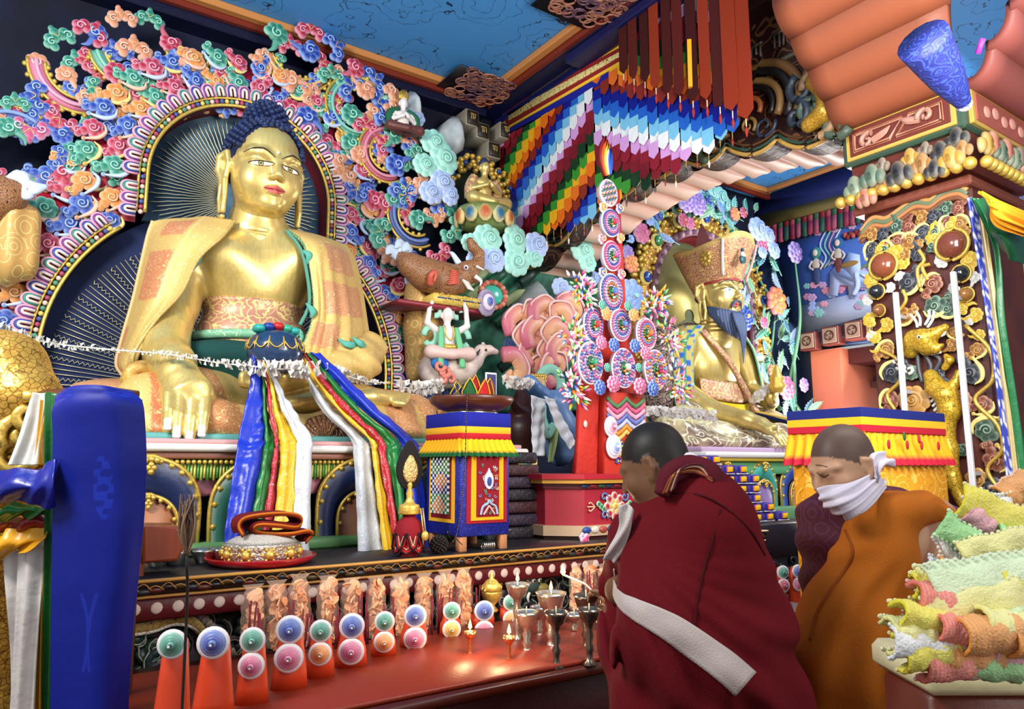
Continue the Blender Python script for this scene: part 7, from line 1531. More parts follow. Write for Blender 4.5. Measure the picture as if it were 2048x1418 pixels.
for k in range(26):a = k*.24;w.add(tube([TD(374,1112,1.9),TD(374+16*math.cos(a*3+k),1060,1.9+.01*math.sin(k)),TD(376+15*math.cos(a*5),985+26*RNG.rand(),1.9)],[.002,.0035,.0008],4,8),c('8a6a50') if k % 2 else c('5a4434'))
w.add(tube([TD(374,1112,1.9),TD(370,1300,1.9),TD(366,1500,1.9)*[1,1,0]+[0,0,.0]],.004,5,10),c('18100c'));tag(w.obj('feather_wand',PAINTM),'thin brown feather brush standing upright on a dark stick in the foreground','brush')
# wrapped texts: dark stack left of the tower, blue and yellow stack right of it
def book(label,q,size,col,tabcol,group,face='x'):
 w = MB();sx,sy,sz = size;w.add(bar(q,q+np.array([sx,sy,sz]),col,.012));t_ = thing('wrapped_text',label,'book',q+np.array([sx/2,sy/2,0]),group);w.obj('cloth_wrapper',mat('text_wrapper',None,.7,pat=('floral',24,c('6a5a70'),.04)),t_)
 w = MB()
 if face == 'x':w.add(bar(q+[-.006,sy*.25,sz*.15],q+[.01,sy*.75,sz*.85],tabcol,.002));w.add(bar(q+[-.008,sy*.3,sz*.3],q+[-.004,sy*.7,sz*.42],c('20141c'),.001))
 else:
  w.add(bar(q+[sx*.18,-.014,sz*.12],q+[sx*.82,.004,sz*.86],c('2a2aa0'),.003));w.add(bar(q+[sx*.26,-.022,sz*.22],q+[sx*.76,-.006,sz*.84],c('e8603a'),.002));w.add(bar(q+[sx*.30,-.026,sz*.26],q+[sx*.72,-.014,sz*.82],tabcol,.002));w.add(bar(q+[sx*.0,-.01,0],q+[sx,.003,sz*.10],c('e8e4f0'),.001))
 w.obj('title_tab',CLOTH,t_);return t_
n = 0
for k in range(7):book('black cloth-wrapped text with yellow striped end, stacked left of the red pedestal',np.array([2.52+.012*(k % 2),3.70,ZS+.075*k]),(.26,.34,.068),[c('1a1418'),c('281a2c'),c('3a1414')][k % 3],c('d8a838'),'dark wrapped texts left of the pedestal')
for j,(nn,x0) in enumerate(((6,4.10),(7,4.25),(7,4.40),(6,4.55),(6,4.70),(5,4.85),(2,5.02),(1,5.20))):
 for k in range(nn):q = np.array([x0+RNG.uniform(-.012,.012),3.72-.0*j,ZS+.074*k]);book('blue wrapped text with a yellow end tab in the pile behind the bowed monk',q,(.138,.22,.068),c('3a2a8a'),c('f4c020'),'blue wrapped texts behind the bowed monk','y')
w = MB();w.add(bar((4.45,3.55,.9),(5.5,3.88,ZS),c('1c1014'),.01));tag(w.obj('text_bench',PAINT),'dark bench under the pile of blue wrapped texts','bench')
# ---------------------------------------------------------------- dough offerings with coloured discs
ZT = .84
def torma(q,sc,up,lo,label,group,h=None):
 th = thing('dough_offering',label,'offering',q,group);h = h or .20*sc;w = MB();
 w.add(lathe([(.05*sc,0),(.046*sc,.05),(.038*sc,h*.6),(.030*sc,h),(.014*sc,h+.02*sc),(0,h+.024*sc)],16,1,.7),c('d8421c'),mov(q));w.obj('cone',mat('red_dough',None,.45),th)
 for nm,key,z,r in (('upper_disc',up,h+.0,.036*sc),('lower_disc',lo,h-.072*sc,.037*sc)):
  if key is None:continue
  d,p_ = PAL[key];w = MB();q2 = q+np.array([0,-.045*sc,z])
  for k,(R,col) in enumerate(((1,c('ece4e6')),(.80,mixc(d,p_,.35)),(.62,mixc(d,p_,.15)),(.44,d),(.26,mixc(d,p_,.3)),(.13,c('14182c')))):w.add(dome(q2[0],q2[2],r*R,.006,q2[1]-.004*k,col,mixc(col,c('ffffff'),.12),22,line=mixc(col,c('000000'),.25)))
  w.add(sphere(q2+[0,-.036,0],.004,6,5),c('e0e0f0'));M = mov(q)@rotz(-.42)@mov(-q);w.v = [place(M,a) for a in w.v];w.obj(nm,PAINT,th)
TOR = [(350,1288,'green',None),(433,1284,'blue',None),(510,1280,'green','pink'),(585,1258,'blue','pink'),(646,1262,'green','orange'),(708,1251,'blue','pink'),(773,1243,'green','orange'),(834,1231,'blue','pink'),(907,1222,'green','yellow'),(971,1221,'blue','pink'),(1025,1205,'green','orange')]
NTH = ['leftmost','second','third','fourth','fifth','sixth','seventh','eighth','ninth','tenth','eleventh and rightmost']
for i,(px,py,a,b) in enumerate(TOR):
 y = 2.3+(px-350)/675*.78;q = T(px,py,y-.045);big = 1.12 if a == 'blue' else .95;h = q[2]-ZT;torma(np.array([q[0]+.012,y,ZT+.02]),big*1.12,a,b,'red dough cone, %s-topped, %s of the long row on the table' % (a,NTH[i]),'dough offerings along the table',max(.06,h-.02))
w = MB();w.add(bar((.34,2.28,ZT-.0),(2.3,3.05,ZT+.02),c('8a2a14'),.006));tag(w.obj('offering_step',PAINT),'low red step board under the row of dough offerings','board')
for i,(px,py,a,b) in enumerate(((1568,1142,'green','red'),(1598,1140,'blue','pink'),(1626,1136,'green','orange'))):
 q = T(px,py,3.0);torma(np.array([q[0],3.04,q[2]-.235]),1.15,a,b,'red dough cone with a %s disc, %s of the three between the monks' % (a,['left','middle','right'][i]),'dough offerings between the monks')
q = T(1600,1210,3.0);w = MB();w.add(bar((q[0]-.4,2.9,q[2]-.06),(q[0]+.5,3.3,q[2]-.0),c('5a1c1c'),.008));w.add(bar((q[0]-.4,2.92,.1),(q[0]+.5,3.28,q[2]-.06),c('3a1214'),.008));tag(w.obj('side_table',PAINT),'dark red side table carrying three dough offerings between the monks','table')
# packets of crisps, incense, lamps
WR = mat('clear_wrapper',c('f8d8c0'),.25,alpha=.20,spec=.5);CH = mat('peach_crisp',None,.7)
def packet(px,pt,pb,y,hw,label):
 a = T(px,pt,y);b = T(px,pb,y);th = thing('crisp_packet',label,'packet',b,'packets of peach crisps');w = MB();n = int((a[2]-b[2])/.014);r_ = hw*dep(a)/1468
 for i in range(n):
  for j in range(2):
   q = b+np.array([RNG.uniform(-.35,.35)*r_,RNG.uniform(-.012,.012),(i+.5)*.014]);M = mov(q)@rotz(RNG.rand()*3)@rotx(RNG.uniform(-.9,.9))@roty(RNG.uniform(-.8,.8));v,f = slab([(.75*r_*math.cos(t_),.5*r_*math.sin(t_)) for t_ in np.linspace(0,6.28,9)[:-1]],-.003,.003);v = v+np.column_stack([v[:,0]*0,.22*v[:,0]**2/r_,v[:,0]*0]);w.add((v,f),mixc(c('f09a62'),c('fcc898'),RNG.rand()),M)
 w.obj('crisps',CH,th,False);m = 14;v = []
 for i,u in enumerate(np.linspace(-.02,1.10,16)):
  rr_ = r_*(1.08+.06*math.sin(i*2.1))*(1 if u < .95 else max(.25,1.9-u*1.25)+.4*(u > 1.08))
  for j in range(m):t_ = 2*math.pi*j/m;v.append(b+(a-b)*u+np.array([rr_*math.cos(t_)*(1+.05*math.sin(j*3+i)),.55*rr_*math.sin(t_)*(1 if u < 1 else .2),0]))
 mk('wrapper',np.array(v),[q[::-1] for q in grid_faces(16,m,False,True)],WR,th)
PK = [(506,1180),(553,1172),(599,1160),(655,1162),(702,1166),(752,1164),(800,1160),(848,1156),(890,1150),(927,1146),(1152,1136),(1180,1130),(1206,1136)]
for i,(px,pt) in enumerate(PK):packet(px,pt,1296-i*5 if i < 10 else 1225,3.08 if i < 10 else 3.16,22-i*.45 if i < 10 else 15,'clear packet of peach crisps, %s from the left in the row before the altar' % (NTH+['twelfth','thirteenth'])[i] if i != 10 else 'clear packet of peach crisps, first right of the butter lamps')
stick = None
for i,(px,pt) in enumerate(((512,1200),(577,1195),(620,1210),(680,1205),(728,1180),(778,1192),(830,1200),(873,1180),(912,1170),(948,1150),(1187,1140))):
 y = 2.98 if i < 9 else 3.1;th = thing('incense_bundle','bundle of thin maroon incense sticks standing between crisp packets, %s from the left' % NTH[i],'incense',T(px,1290,y),'incense bundles before the altar')
 for k in range(9):
  a = T(px+RNG.uniform(-14,14),pt+RNG.uniform(0,50),y);w = MB();w.add(tube([a,a*[1,1,0]+[RNG.uniform(-.02,.02),0,ZT+.02]],.0035,5),c('7a1424'));w.obj('stick',PAINTM,th)
def lamp(px,py,y,rw,label,lit,col):
 y -= .42;q = T(px,py,y);h = q[2]-ZT;th = thing('butter_lamp',label,'lamp',(q[0],y,ZT),'butter lamps on the table');r = rw*dep(q)/1468;b = max(.06,h-r*1.25);w = MB()
 w.add(lathe([(r*.62,0),(r*.66,.006),(r*.30,.02),(r*.26,b*.30),(r*.42,b*.42),(r*.24,b*.52),(r*.40,b*.72),(r*.24,b*.86),(r*.4,b),(r*.74,b+(h-b)*.25),(r*.94,h-.015),(r*1.05,h),(r*.95,h-.003),(r*.84,h-.016)],26),col,mov((q[0],y,ZT)));w.obj('cup',METAL,th)
 w = MB();w.add(lathe([(0,h-.016),(r*.86,h-.014)][::-1],20),c('f0d890') if lit else c('b89a50'),mov((q[0],y,ZT)));w.obj('butter',mat('melted_butter',None,.25),th)
 w = MB();w.add(tube([(q[0],y,ZT+h-.016),(q[0],y,ZT+h+.018)],.0025,5),c('f0e0b0'));w.obj('wick',PAINTM,th)
 if lit:
  w = MB();w.add(lathe([(0,0),(.008,.008),(.006,.02),(0,.04)],10),c('ffd880'),mov((q[0],y,ZT+h+.006)));w.obj('flame',mat('flame',c('ffc860'),.5,emit=9),th)
  l = bpy.data.lights.new('lamp_glow','POINT');l.energy = 1.6;l.color = (1,.72,.38);l.shadow_soft_size = .02;o = bpy.data.objects.new('lamp_glow',l);COL.objects.link(o);o.location = (q[0],y-.02,ZT+h+.05)
SV,DKM = c('c8c0b4'),c('7a7066')
for a in ((1035,1166,3.12,24,'silver butter lamp with a burning wick, furthest left of the lamps',True,SV),(1102,1184,2.95,30,'tallest silver butter lamp brimming with yellow butter',True,c('d8d0c4')),(1172,1189,2.85,25,'dark butter lamp nearest the bowed monk, upper one',False,DKM),(1053,1222,2.95,24,'silver butter lamp just right of the last dough cone',False,SV),(1112,1222,2.72,23,'dark butter lamp standing in front of the tallest one',False,DKM),(1178,1216,2.68,23,'dark butter lamp in front, lowest beside the bowed monk',False,DKM),(1078,1212,3.14,18,'small silver lamp behind the tallest lamp',False,SV),(1207,1240,2.72,17,'small dark lamp half hidden by the maroon robe',False,DKM),(1148,1226,3.1,18,'small silver lamp behind the dark lamps',False,SV)):lamp(*a)
for px,py,lb in ((940,1262,'small lit lamp glowing between the dough cones with yellow and pink discs'),(1018,1272,'small lit lamp glowing in front of the rightmost dough cone')):lamp(px,py,3.04 if px < 1000 else 2.88,12,lb,True,c('f0a060'))
q = T(983,1240,3.12);q[2] = ZT+.05;ce = thing('golden_censer','small ornate golden urn with domed pierced lid behind the dough offerings','urn',q)
w = MB();w.add(lathe([(.03,0),(.035,.01),(.015,.03),(.04,.06),(.05,.09),(.05,.10)],20),c('d0a040'),mov(q));w.obj('urn',GOLDP,ce)
w = MB();w.add(lathe([(.052,.10),(.046,.125),(.026,.15),(.008,.16),(.012,.172),(.004,.185),(0,.20)],20),c('d8ac48'),mov(q))
for k in range(26):a = k*.97;z = .105+.045*((k*7) % 10)/10;w.add(sphere(q+[(.055-.55*(z-.1))*math.cos(a),(.055-.55*(z-.1))*math.sin(a),z],.007,6,4),c('f0cc60'))
w.obj('lid',GOLDP,ce)
# ================================================================ great carved column, right
CX,CY0,CY1 = 4.3,1.73,2.35
co = thing('carved_column','massive carved and painted column with gold beads and a dragon on its face','column',(4.6,2.04,0))
w = MB();w.add(box((CX,CY0,0),(4.92,CY1,3.2),.02),c('5c2a20'));w.obj('shaft',mat('column_red',None,.5,pat=('blot',5,c('3a1c1c'),.5)),co,False)
def K(px,py,x=CX-.03):return TX(px,py,x)
def cscroll(nm,px,py,rpx,key,kind,rot,x=CX-.035,fl=1):
 q = K(px,py,x);s_ = rpx*dep(q)/1468;return inst(SMESH(key,kind),nm,co,q,(0,math.radians(rot),-math.pi/2),(fl*s_,s_*.55,s_))
PAL.update(bronze=(c('8a5a24'),c('d8a860')),slate=(c('20242e'),c('6a7078')),sage=(c('2c4438'),c('8aa890')),brick=(c('6e3628'),c('c08a70')),gilt=(c('c8a028'),c('f0dc70')),silver=(c('b8b8b4'),c('f4f4f0')))
def ctube(pts,r,col,w,x=CX-.03,ns=24,flat=1):w.add(tube([K(a,b,x) for a,b in pts],r,7,ns,flat=flat,fdir=(1,0,0)),col)
ks = ['bronze','slate','sage','brick']
for r_,(y0,y1_,n) in enumerate(((470,408,8),(500,440,8),(530,470,7))):
 for i in range(n):
  u = i/(n-1);cscroll('leaf_scroll',1742+r_*3+(175)*u,y0+(y1_-y0)*u+8*(i % 2),17,ks[(i+r_) % 4],[2,0,2][r_],150+40*(i % 3),fl=1 if i % 2 else -1)
w = MB()
for k,col in enumerate((c('c89058'),c('6a7a60'),c('b87a4c'),c('7a4a34'))):
 ctube([(1722,462+k*8),(1745,436+k*8),(1772,436+k*8),(1800,418+k*8),(1830,398+k*8),(1860,400+k*7),(1885,380+k*8),(1915,372+k*8),(1934,380+k*8)],.015,col,w,CX-.02,60)
w.obj('arch_mouldings',PAINT,co)
# eyes of gold with egg-shaped jewels
for i,(px,py,r,col) in enumerate(((1770,532,25,'8a4a30'),(1907,490,28,'7a4030'),(1757,584,14,'20262e'),(1926,548,16,'22262c'),(1762,622,11,'8a5a34'),(1936,590,13,'9a6a34'))):
 q = K(px,py);s_ = r*dep(q)/1468;w = MB();w.add(sphere(q+[-.02,0,0],(.05,s_,s_),18,12),c(col));w.obj('jewel',mat('glossy_jewel',None,.2,coat=.5),co)
 w = MB();a = np.linspace(0,6.28,25)[:-1];w.add(tube([q+[-.02,s_*1.12*math.cos(t_),s_*1.12*math.sin(t_)] for t_ in a],s_*.14,7,closed=True),c('d8b858'));w.obj('jewel_rim',GOLDP,co)
for px,py,r,rt,k_,kind in ((1745,560,20,200,'gilt',2),(1790,505,22,-30,'gilt',2),(1762,498,20,60,'gilt',2),(1805,525,16,0,'gilt',2),(1870,475,22,120,'gilt',2),(1900,452,22,60,'gilt',2),(1940,520,20,-60,'gilt',2),(1885,520,18,200,'silver',2),(1800,555,14,-60,'silver',2),(1735,600,13,160,'silver',2),(1780,575,12,0,'silver',2),(1946,555,14,-40,'silver',2),(1908,575,13,150,'silver',2),(1740,640,17,180,'gilt',2),(1772,650,17,0,'gilt',2),(1750,675,14,90,'gilt',2),(1925,615,17,200,'gilt',2),(1950,630,17,20,'gilt',2),(1760,700,13,30,'gilt',2),(1958,670,13,30,'gilt',2),(1742,672,12,200,'silver',2),(1940,640,12,200,'silver',2)):cscroll('gold_leaf_scroll',px,py,r,k_,kind,rt)
for px,py,r,k_,kind,rt in ((1818,565,22,'slate',0,0),(1866,568,20,'brick',0,180),(1870,612,22,'sage',0,30),(1895,618,18,'sage',0,-20),(1810,632,18,'bronze',0,20),(1903,690,15,'bronze',2,0),(1908,665,12,'bronze',0,90),(1772,700,18,'bronze',0,200),(1785,745,22,'slate',0,100),(1822,745,15,'sage',3,0),(1880,752,16,'slate',2,0),(1828,800,28,'bronze',3,20),(1920,800,20,'brick',3,0),(1940,745,24,'slate',0,-60),(1955,700,16,'bronze',0,-80),(1965,810,20,'brick',0,-60),(1975,860,26,'sage',0,120),(1990,920,24,'brick',0,-60),(1982,975,24,'slate',0,60),(1955,960,22,'bronze',3,60),(1925,900,14,'sage',2,0),(1780,800,20,'brick',0,160),(1945,1010,20,'slate',3,0),(2000,1030,24,'sage',0,0)):cscroll('cloud_scroll',px,py,r,k_,kind,rt,fl=1 if px % 2 else -1)
w = MB()
for pts in ([(1760,700),(1795,720),(1800,760),(1775,790),(1790,820)],[(1930,650),(1980,700),(1985,760),(1950,800),(1995,850),(2005,900),(1975,940),(2015,1000)],[(1840,575),(1835,540),(1848,520),(1838,500)],[(1856,560),(1845,535),(1860,528)],[(1800,620),(1812,600),(1806,580)]):ctube(pts,.011,c('d0a840'),w,CX-.05,50)
w.obj('gold_vines',GOLDP,co)
# dragon
s = Sculpt(c('d8b038'));S3 = lambda a,b,d=.04:K(a,b,CX-d)
s.limb([S3(1822,700),S3(1830,680,.07),S3(1846,676,.09),S3(1858,690,.08)],[.05,.055,.05,.045],.02).limb([S3(1846,690,.08),S3(1868,668,.09),S3(1890,655,.08)],[.045,.032,.022],.02).limb([S3(1852,702,.06),S3(1872,698,.08),S3(1884,690,.08)],[.03,.022,.012],.015)
s.limb([S3(1862,752),S3(1872,775,.06),S3(1892,790,.07),S3(1900,820,.06),S3(1888,860,.05),S3(1898,900,.05),S3(1905,960,.05),S3(1928,1010,.05)],[.04,.05,.055,.052,.05,.045,.04,.03],.03).limb([S3(1895,780,.06),S3(1912,765,.06),S3(1918,745,.06)],[.03,.025,.02],.02).limb([S3(1890,735,.05),S3(1900,720,.06),S3(1892,712,.06)],[.02,.02,.015],.015)
s.obj('dragon',.009,mat('dragon_gilt',None,.32,.4,pat=('scale',42,c('8a6a1c'),.04),bump=(30,.6)),co)
w = MB()
for a,b in (((1835,655),(1820,628)),((1840,652),(1832,622)),((1850,650),(1858,620)),((1855,655),(1868,622))):ctube([a,((a[0]+b[0])/2+4,(a[1]+b[1])/2),b],.008,c('e8e8e4'),w,CX-.09,8)
for k in range(8):ctube([(1842+k*5,698+abs(k-4)*-1),(1845+k*5,706+(4-abs(k-4)))],.010,c('f0ece4'),w,CX-.06,4)
for k in range(9):ctube([(1858+k*3,760+k*9),(1850+k*3,768+k*9)],.008,c('e8e4dc'),w,CX-.05,4)
for a,b in ((1885,660),(1892,664),(1812,735),(1828,740),(1805,722)):w.add(tube(spiral(K(a,b)[1],K(a,b)[2],.03,CX-.08,1,0,1,10)[:,[1,0,2]],.010,5),c('e0dcd4'))
for pts in ([(1835,708),(1838,740),(1845,765)],[(1850,708),(1862,735),(1850,760)],[(1862,705),(1880,720),(1868,745)]):ctube(pts,.012,c('4a4a50'),w,CX-.04,12)
w.add(sphere(S3(1838,674,.14),.012,8,6),c('f4f4f4'));w.add(sphere(S3(1838,674,.152),.006,6,5),c('101010'));w.obj('dragon_mane',PAINT,co)
# capital: beads, lotus petals, fretted panel
w = MB();n = 12
for i in range(n):q = TX(1716+i*(1931-1716)/(n-1),414-i*72/(n-1),4.22);q[0] = 4.22;w.add(sphere((4.15,2.40-i*(2.40-1.66)/(n-1),3.20),(.036,.034,.036),14,9),c('dcb838'))
for i in range(12):w.add(sphere((4.20+i*.066,1.60,3.20),(.030,.034,.034),12,8),c('dcb838'))
w.obj('gold_beads',GOLDP,co)
w = MB();w.add(box((4.24,1.70,3.12),(4.98,2.38,3.18),.01),c('7a4030'));w.add(box((4.22,1.69,3.20),(4.95,2.36,3.44),.01),c('6a2c20'));w.add(box((4.17,1.67,3.42),(4.98,2.38,3.68),.015),c('3a5444'));w.obj('capital_block',PAINT,co,False)
def lobe_mesh(h_):
 d = mixc(c(h_),c('201410'),.25);p = mixc(d,c('fff0d0'),.22);w = MB()
 for x,z,r,e,y in ((-.62,-.1,.42,1.5,0),(.62,-.1,.42,1.5,0),(0,.15,.56,1.7,-.12)):w.add(dome(x,z,r,.42,y,d,p,16,el=e))
 for k in range(5):w.add(tube([(-.16+.08*k,-.56,-.3),(-.12+.06*k,-.58,.35-.05*abs(k-2))],.012,4),mixc(d,c('000000'),.45))
 o = w.obj('m',PAINT);me = o.data;bpy.data.objects.remove(o);me.name = 'lobe';return me
LB = {k:lobe_mesh(v) for k,v in dict(dk='8aa088',pk='c87a64',sg='5a7a68',br='b88448',gy='8a7a6c',nv='2a3038',gd='d0a040').items()}
for i,(px,py,s_,col) in enumerate(((1712,378,24,'dk'),(1732,398,20,'pk'),(1745,355,24,'sg'),(1770,372,20,'br'),(1764,332,15,'gy'),(1800,350,26,'nv'),(1822,318,20,'gd'),(1846,330,22,'br'),(1870,340,20,'nv'),(1850,300,15,'gy'),(1884,305,22,'nv'),(1902,318,24,'gd'),(1914,278,22,'nv'),(1925,300,18,'br'))):
 q = TX(px,py,4.16-.015*(i % 3));inst(LB[col],'lotus_petal',co,q,(0,math.radians(-8+4*(i % 5)),-math.pi/2),s_*1.05*dep(q)/1468)
for i in range(8):inst(LB[['gd','pk','sg','pk','dk','gy','pk','br'][i]],'lotus_petal',co,(4.25+i*.085,1.62,3.31+.03*(i % 2)),(0,.1*(i % 3),0),.07)
w = MB();w.add(box((4.155,1.71,3.445),(4.20,2.345,3.655),.004),c('c8a850'));w.add(box((4.15,1.735,3.465),(4.19,2.32,3.635),.004),c('6e2e22'))
for o_,col in ((.0,c('a86a50')),(.012,c('c89078'))):
 for sgn in (0,1):
  pr = [(2.29-o_,3.60-o_),(2.29-o_,3.485+o_),(2.07,3.485+o_),(1.99,3.60-o_),(2.28-o_,3.60-o_)] if sgn == 0 else [(1.77+o_,3.485+o_),(1.77+o_,3.60-o_),(1.95,3.60-o_),(2.03,3.485+o_),(1.78+o_,3.485+o_)]
  w.add(tube([(4.145-o_*.3,a,b) for a,b in pr],.006,5),col)
for cy,cz,g in ((2.20,3.53,1),(1.86,3.55,-1)):
 w.add(tube(spiral(cy,cz,.045,4.135,1.2,1,g,18)[:,[1,0,2]],np.linspace(.008,.018,18),6),c('c08a78'));w.add(tube([(4.14,cy-g*.03,cz-.01),(4.135,cy-g*.10,cz+.01),(4.14,cy-g*.14,cz+.04)],[.022,.022,.004],6,10,flat=.6,fdir=(1,0,0)),c('c08a78'))
w.add(box((4.22,1.648,3.45),(4.93,1.68,3.65),.004),c('c8a850'));w.add(box((4.25,1.64,3.47),(4.90,1.67,3.63),.004),c('a85a4c'))
for k in range(5):w.add(sphere((4.36+k*.11,1.635,3.54+.02*(k % 2)),(.04,.012,.035),8,6),c('d89a8a'))
w.obj('fretted_panel',PAINT,co,False)
# fluted coves above the capital
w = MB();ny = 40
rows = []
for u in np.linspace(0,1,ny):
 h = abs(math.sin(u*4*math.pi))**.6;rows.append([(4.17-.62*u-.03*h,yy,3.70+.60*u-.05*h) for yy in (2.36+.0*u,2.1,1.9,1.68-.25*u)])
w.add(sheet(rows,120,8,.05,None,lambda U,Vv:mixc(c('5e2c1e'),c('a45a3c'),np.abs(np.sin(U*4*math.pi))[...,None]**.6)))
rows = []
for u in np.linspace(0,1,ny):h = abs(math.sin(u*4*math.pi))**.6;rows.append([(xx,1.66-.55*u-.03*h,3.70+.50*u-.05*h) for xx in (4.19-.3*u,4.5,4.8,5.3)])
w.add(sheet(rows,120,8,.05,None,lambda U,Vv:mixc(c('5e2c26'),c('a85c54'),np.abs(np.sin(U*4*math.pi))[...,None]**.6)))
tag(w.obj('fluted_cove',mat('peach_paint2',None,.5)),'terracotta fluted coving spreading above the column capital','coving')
w = MB()
for k,(px,py,g) in enumerate(((1610,180,1),(1640,165,-1),(1625,225,1),(1600,235,-1),(1650,245,1),(1680,250,-1))):q = TX(px,py,4.12);w.add(tube(spiral(q[1],q[2],.10,4.08,1.2,k,g,20)[:,[1,0,2]],np.linspace(.015,.032,20),6),[c('2a3440'),c('8a6a48'),c('4a5a4c')][k % 3])
w.obj('cloud_curls',PAINT,beam);s = Sculpt(c('c89a38'));s.limb([TX(a,b,4.06) for a,b in ((1618,250),(1650,225),(1655,190),(1630,165),(1640,135))],[.05,.06,.06,.05,.07],.03);s.obj('gold_dragon',.012,MATS['dragon_gilt'],beam)
# two white strips of tube light on the column face
for i,(a,b,lb) in enumerate((((1790,585),(1813,840),'left white strip light fixed upright on the column face'),((1900,545),(1957,1010),'right longer white strip light fixed upright on the column face'))):
 q0,q1 = TX(*a,4.17),TX(*b,4.17);w = MB();w.add(box((4.155,(q0[1]+q1[1])/2-.014,min(q0[2],q1[2])),(4.18,(q0[1]+q1[1])/2+.014,q0[2]),.004),c('e4e4ea'))
 for z in (min(q0[2],q1[2])+.15,q0[2]-.15):w.add(box((4.17,(q0[1]+q1[1])/2-.01,z),(4.28,(q0[1]+q1[1])/2+.01,z+.02)),c('b8b8bc'))
 tag(w.obj('strip_light',PAINT,smooth=False),lb,'light')
# brocade strips and scarves down the column's right corner
def cs(label,pts,col,m=None,colf=None,nm='hanging_scarf'):
 return scarf(label,pts,col,None,80,16,.008,lambda U,Vv:.010*np.sin(Vv*9+U*4),m or SILKD,nm,'scarf',colf)
E_ = lambda px,py,y=1.60:T(px,py,y)
def spk(base,hi):
 def f(U,Vv):r_ = np.random.RandomState(4).rand(*U.shape);o = np.tile(base,U.shape+(1,));o[r_ > .72] = hi;return o
 return f
cs('long blue brocade strip flecked with white along the column corner',[[E_(1936,395),E_(1955,398)],[E_(1960,560),E_(1984,560)],[E_(1985,720),E_(2010,720)],[E_(2010,900),E_(2036,900)],[E_(2030,1060),E_(2058,1060)]],KB,colf=spk(c('2f3fa8'),c('d8dcf0')))
cs('narrow cream and gold border strip beside the flecked blue brocade',[[E_(1955,398,1.585),E_(1962,400,1.585)],[E_(1984,600,1.585),E_(1992,600,1.585)],[E_(2018,840,1.585),E_(2026,840,1.585)],[E_(2046,1060,1.585),E_(2054,1060,1.585)]],c('c8b078'))
cs('long dark green silk strip right of the flecked brocade',[[E_(1945,395,1.57),E_(1975,410,1.55)],[E_(1985,500,1.57),E_(2000,500,1.55)],[E_(1996,640,1.57),E_(2012,640,1.56)],[E_(2025,820,1.57),E_(2040,820,1.56)],[E_(2048,1000,1.57),E_(2062,1000,1.56)]],c('1d6a3c'))
cs('violet-blue brocade strip at the right picture edge',[[E_(2020,860,1.9),E_(2075,850,1.9)],[E_(2036,960,1.9),E_(2085,950,1.9)],[E_(2050,1060,1.9),E_(2095,1060,1.9)]],KB,colf=spk(c('4a58c0'),c('a8b0f0')))
cs('wide green silk gathered under the orange one at the capital',[[E_(1952,400,1.50),E_(1990,395,1.5),E_(2040,430,1.5)],[E_(1975,450,1.46),E_(2010,470,1.42),E_(2060,480,1.46)],[E_(2003,505,1.5),E_(2030,522,1.46),E_(2070,530,1.5)]],c('1a5c34'))
w = MB();w.add(sheet([[E_(1955,385,1.42),E_(1975,392,1.38),E_(1990,402,1.42)],[E_(1985,400,1.38),E_(1998,422,1.32),E_(1990,440,1.38)],[E_(2030,420,1.36),E_(2040,445,1.32),E_(2018,462,1.36)],[E_(2070,440,1.36),E_(2078,460,1.34),E_(2045,470,1.36)]],60,40,.01,lambda U,Vv:.014*np.sin(Vv*38)*(.3+U),lambda U,Vv:np.tile(c('f0981c'),U.shape+(1,))));tag(w.obj('orange_scarf',CLOTH),'crumpled bright orange scarf tied at the column capital','scarf')
w = MB();a,b = TD(1845,80,3.1),TD(1928,208,3.3);w.add(tube([a,a*.45+b*.55,b*.9+a*.1,b],[.105,.075,.042,.032],14,30),c('1c2670'));w.add(sphere(b,.035,12,8),c('d8c8d8'));w.add(tube([a*.5+b*.5+[.05,-.12,.05],a*.6+b*.4+[.07,-.15,.08]],.012,5),c('f020a0'));tag(w.obj('rolled_parasol',mat('blue_brocade2',None,.6,pat=('floral',16,c('3448a4'),.12),bump=(40,.5))),'blue brocade rolled parasol pointing down at the capital corner','parasol')
# yellow box stand behind the second monk
qx,qy = 3.12,1.78;ybx = thing('yellow_cloth_stand','tall stand draped in golden yellow brocade with a blue and red valance','stand',(3.5,2.0,0))
w = MB();w.add(box((qx,qy,.6),(3.86,2.14,1.85),.01),c('e0981a'));w.obj('drape',mat('yellow_damask',None,.5,pat=[('petal',7,c('f4c050'),.08),('floral',10,c('c87c10'),.05)]),ybx)
w = MB()
for x in (qx+.05,3.80):
 for y in (qy+.05,2.08):w.add(box((x-.03,y-.03,0),(x+.03,y+.03,.62)),c('5a2a18'))
w.obj('legs',PAINT,ybx)
w = MB()
for z0,z1,col in ((1.81,1.852,c('18226a')),(1.775,1.81,c('f0a820')),(1.745,1.775,c('b01c30'))):w.add(box((qx-.008,qy-.008,z0),(3.868,2.148,z1+.002),.002),col)
w.add(box((qx+.06,qy-.012,.62),(qx+.085,qy-.002,1.66)),c('7a2418'));w.obj('top_bands',CLOTH,ybx,False)
w = MB();pleats(w,(qx-.01,qy),(3.87,qy),(0,-1),1.75,1.60,15,.2,c('eca41c'),c('b41c34'),.3);pleats(w,(qx,2.15),(qx,qy-.01),(-1,0),1.75,1.60,8,.2,c('eca41c'),c('b41c34'),.3);w.obj('pleated_valance',CLOTH,ybx)
for k,(dx,dz,col) in enumerate(((.13,1.69,'a82030'),(.29,1.69,'a82030'),(.27,1.73,'3a5a20'),(.42,1.69,'b02838'),(.40,1.72,'b02838'),(.58,1.69,'a82030'))):w = MB();w.add(sphere((qx+dx,qy-.045,dz),(.012,.005,.022),8,6),c(col));w.obj('applique_drop',CLOTH,ybx)
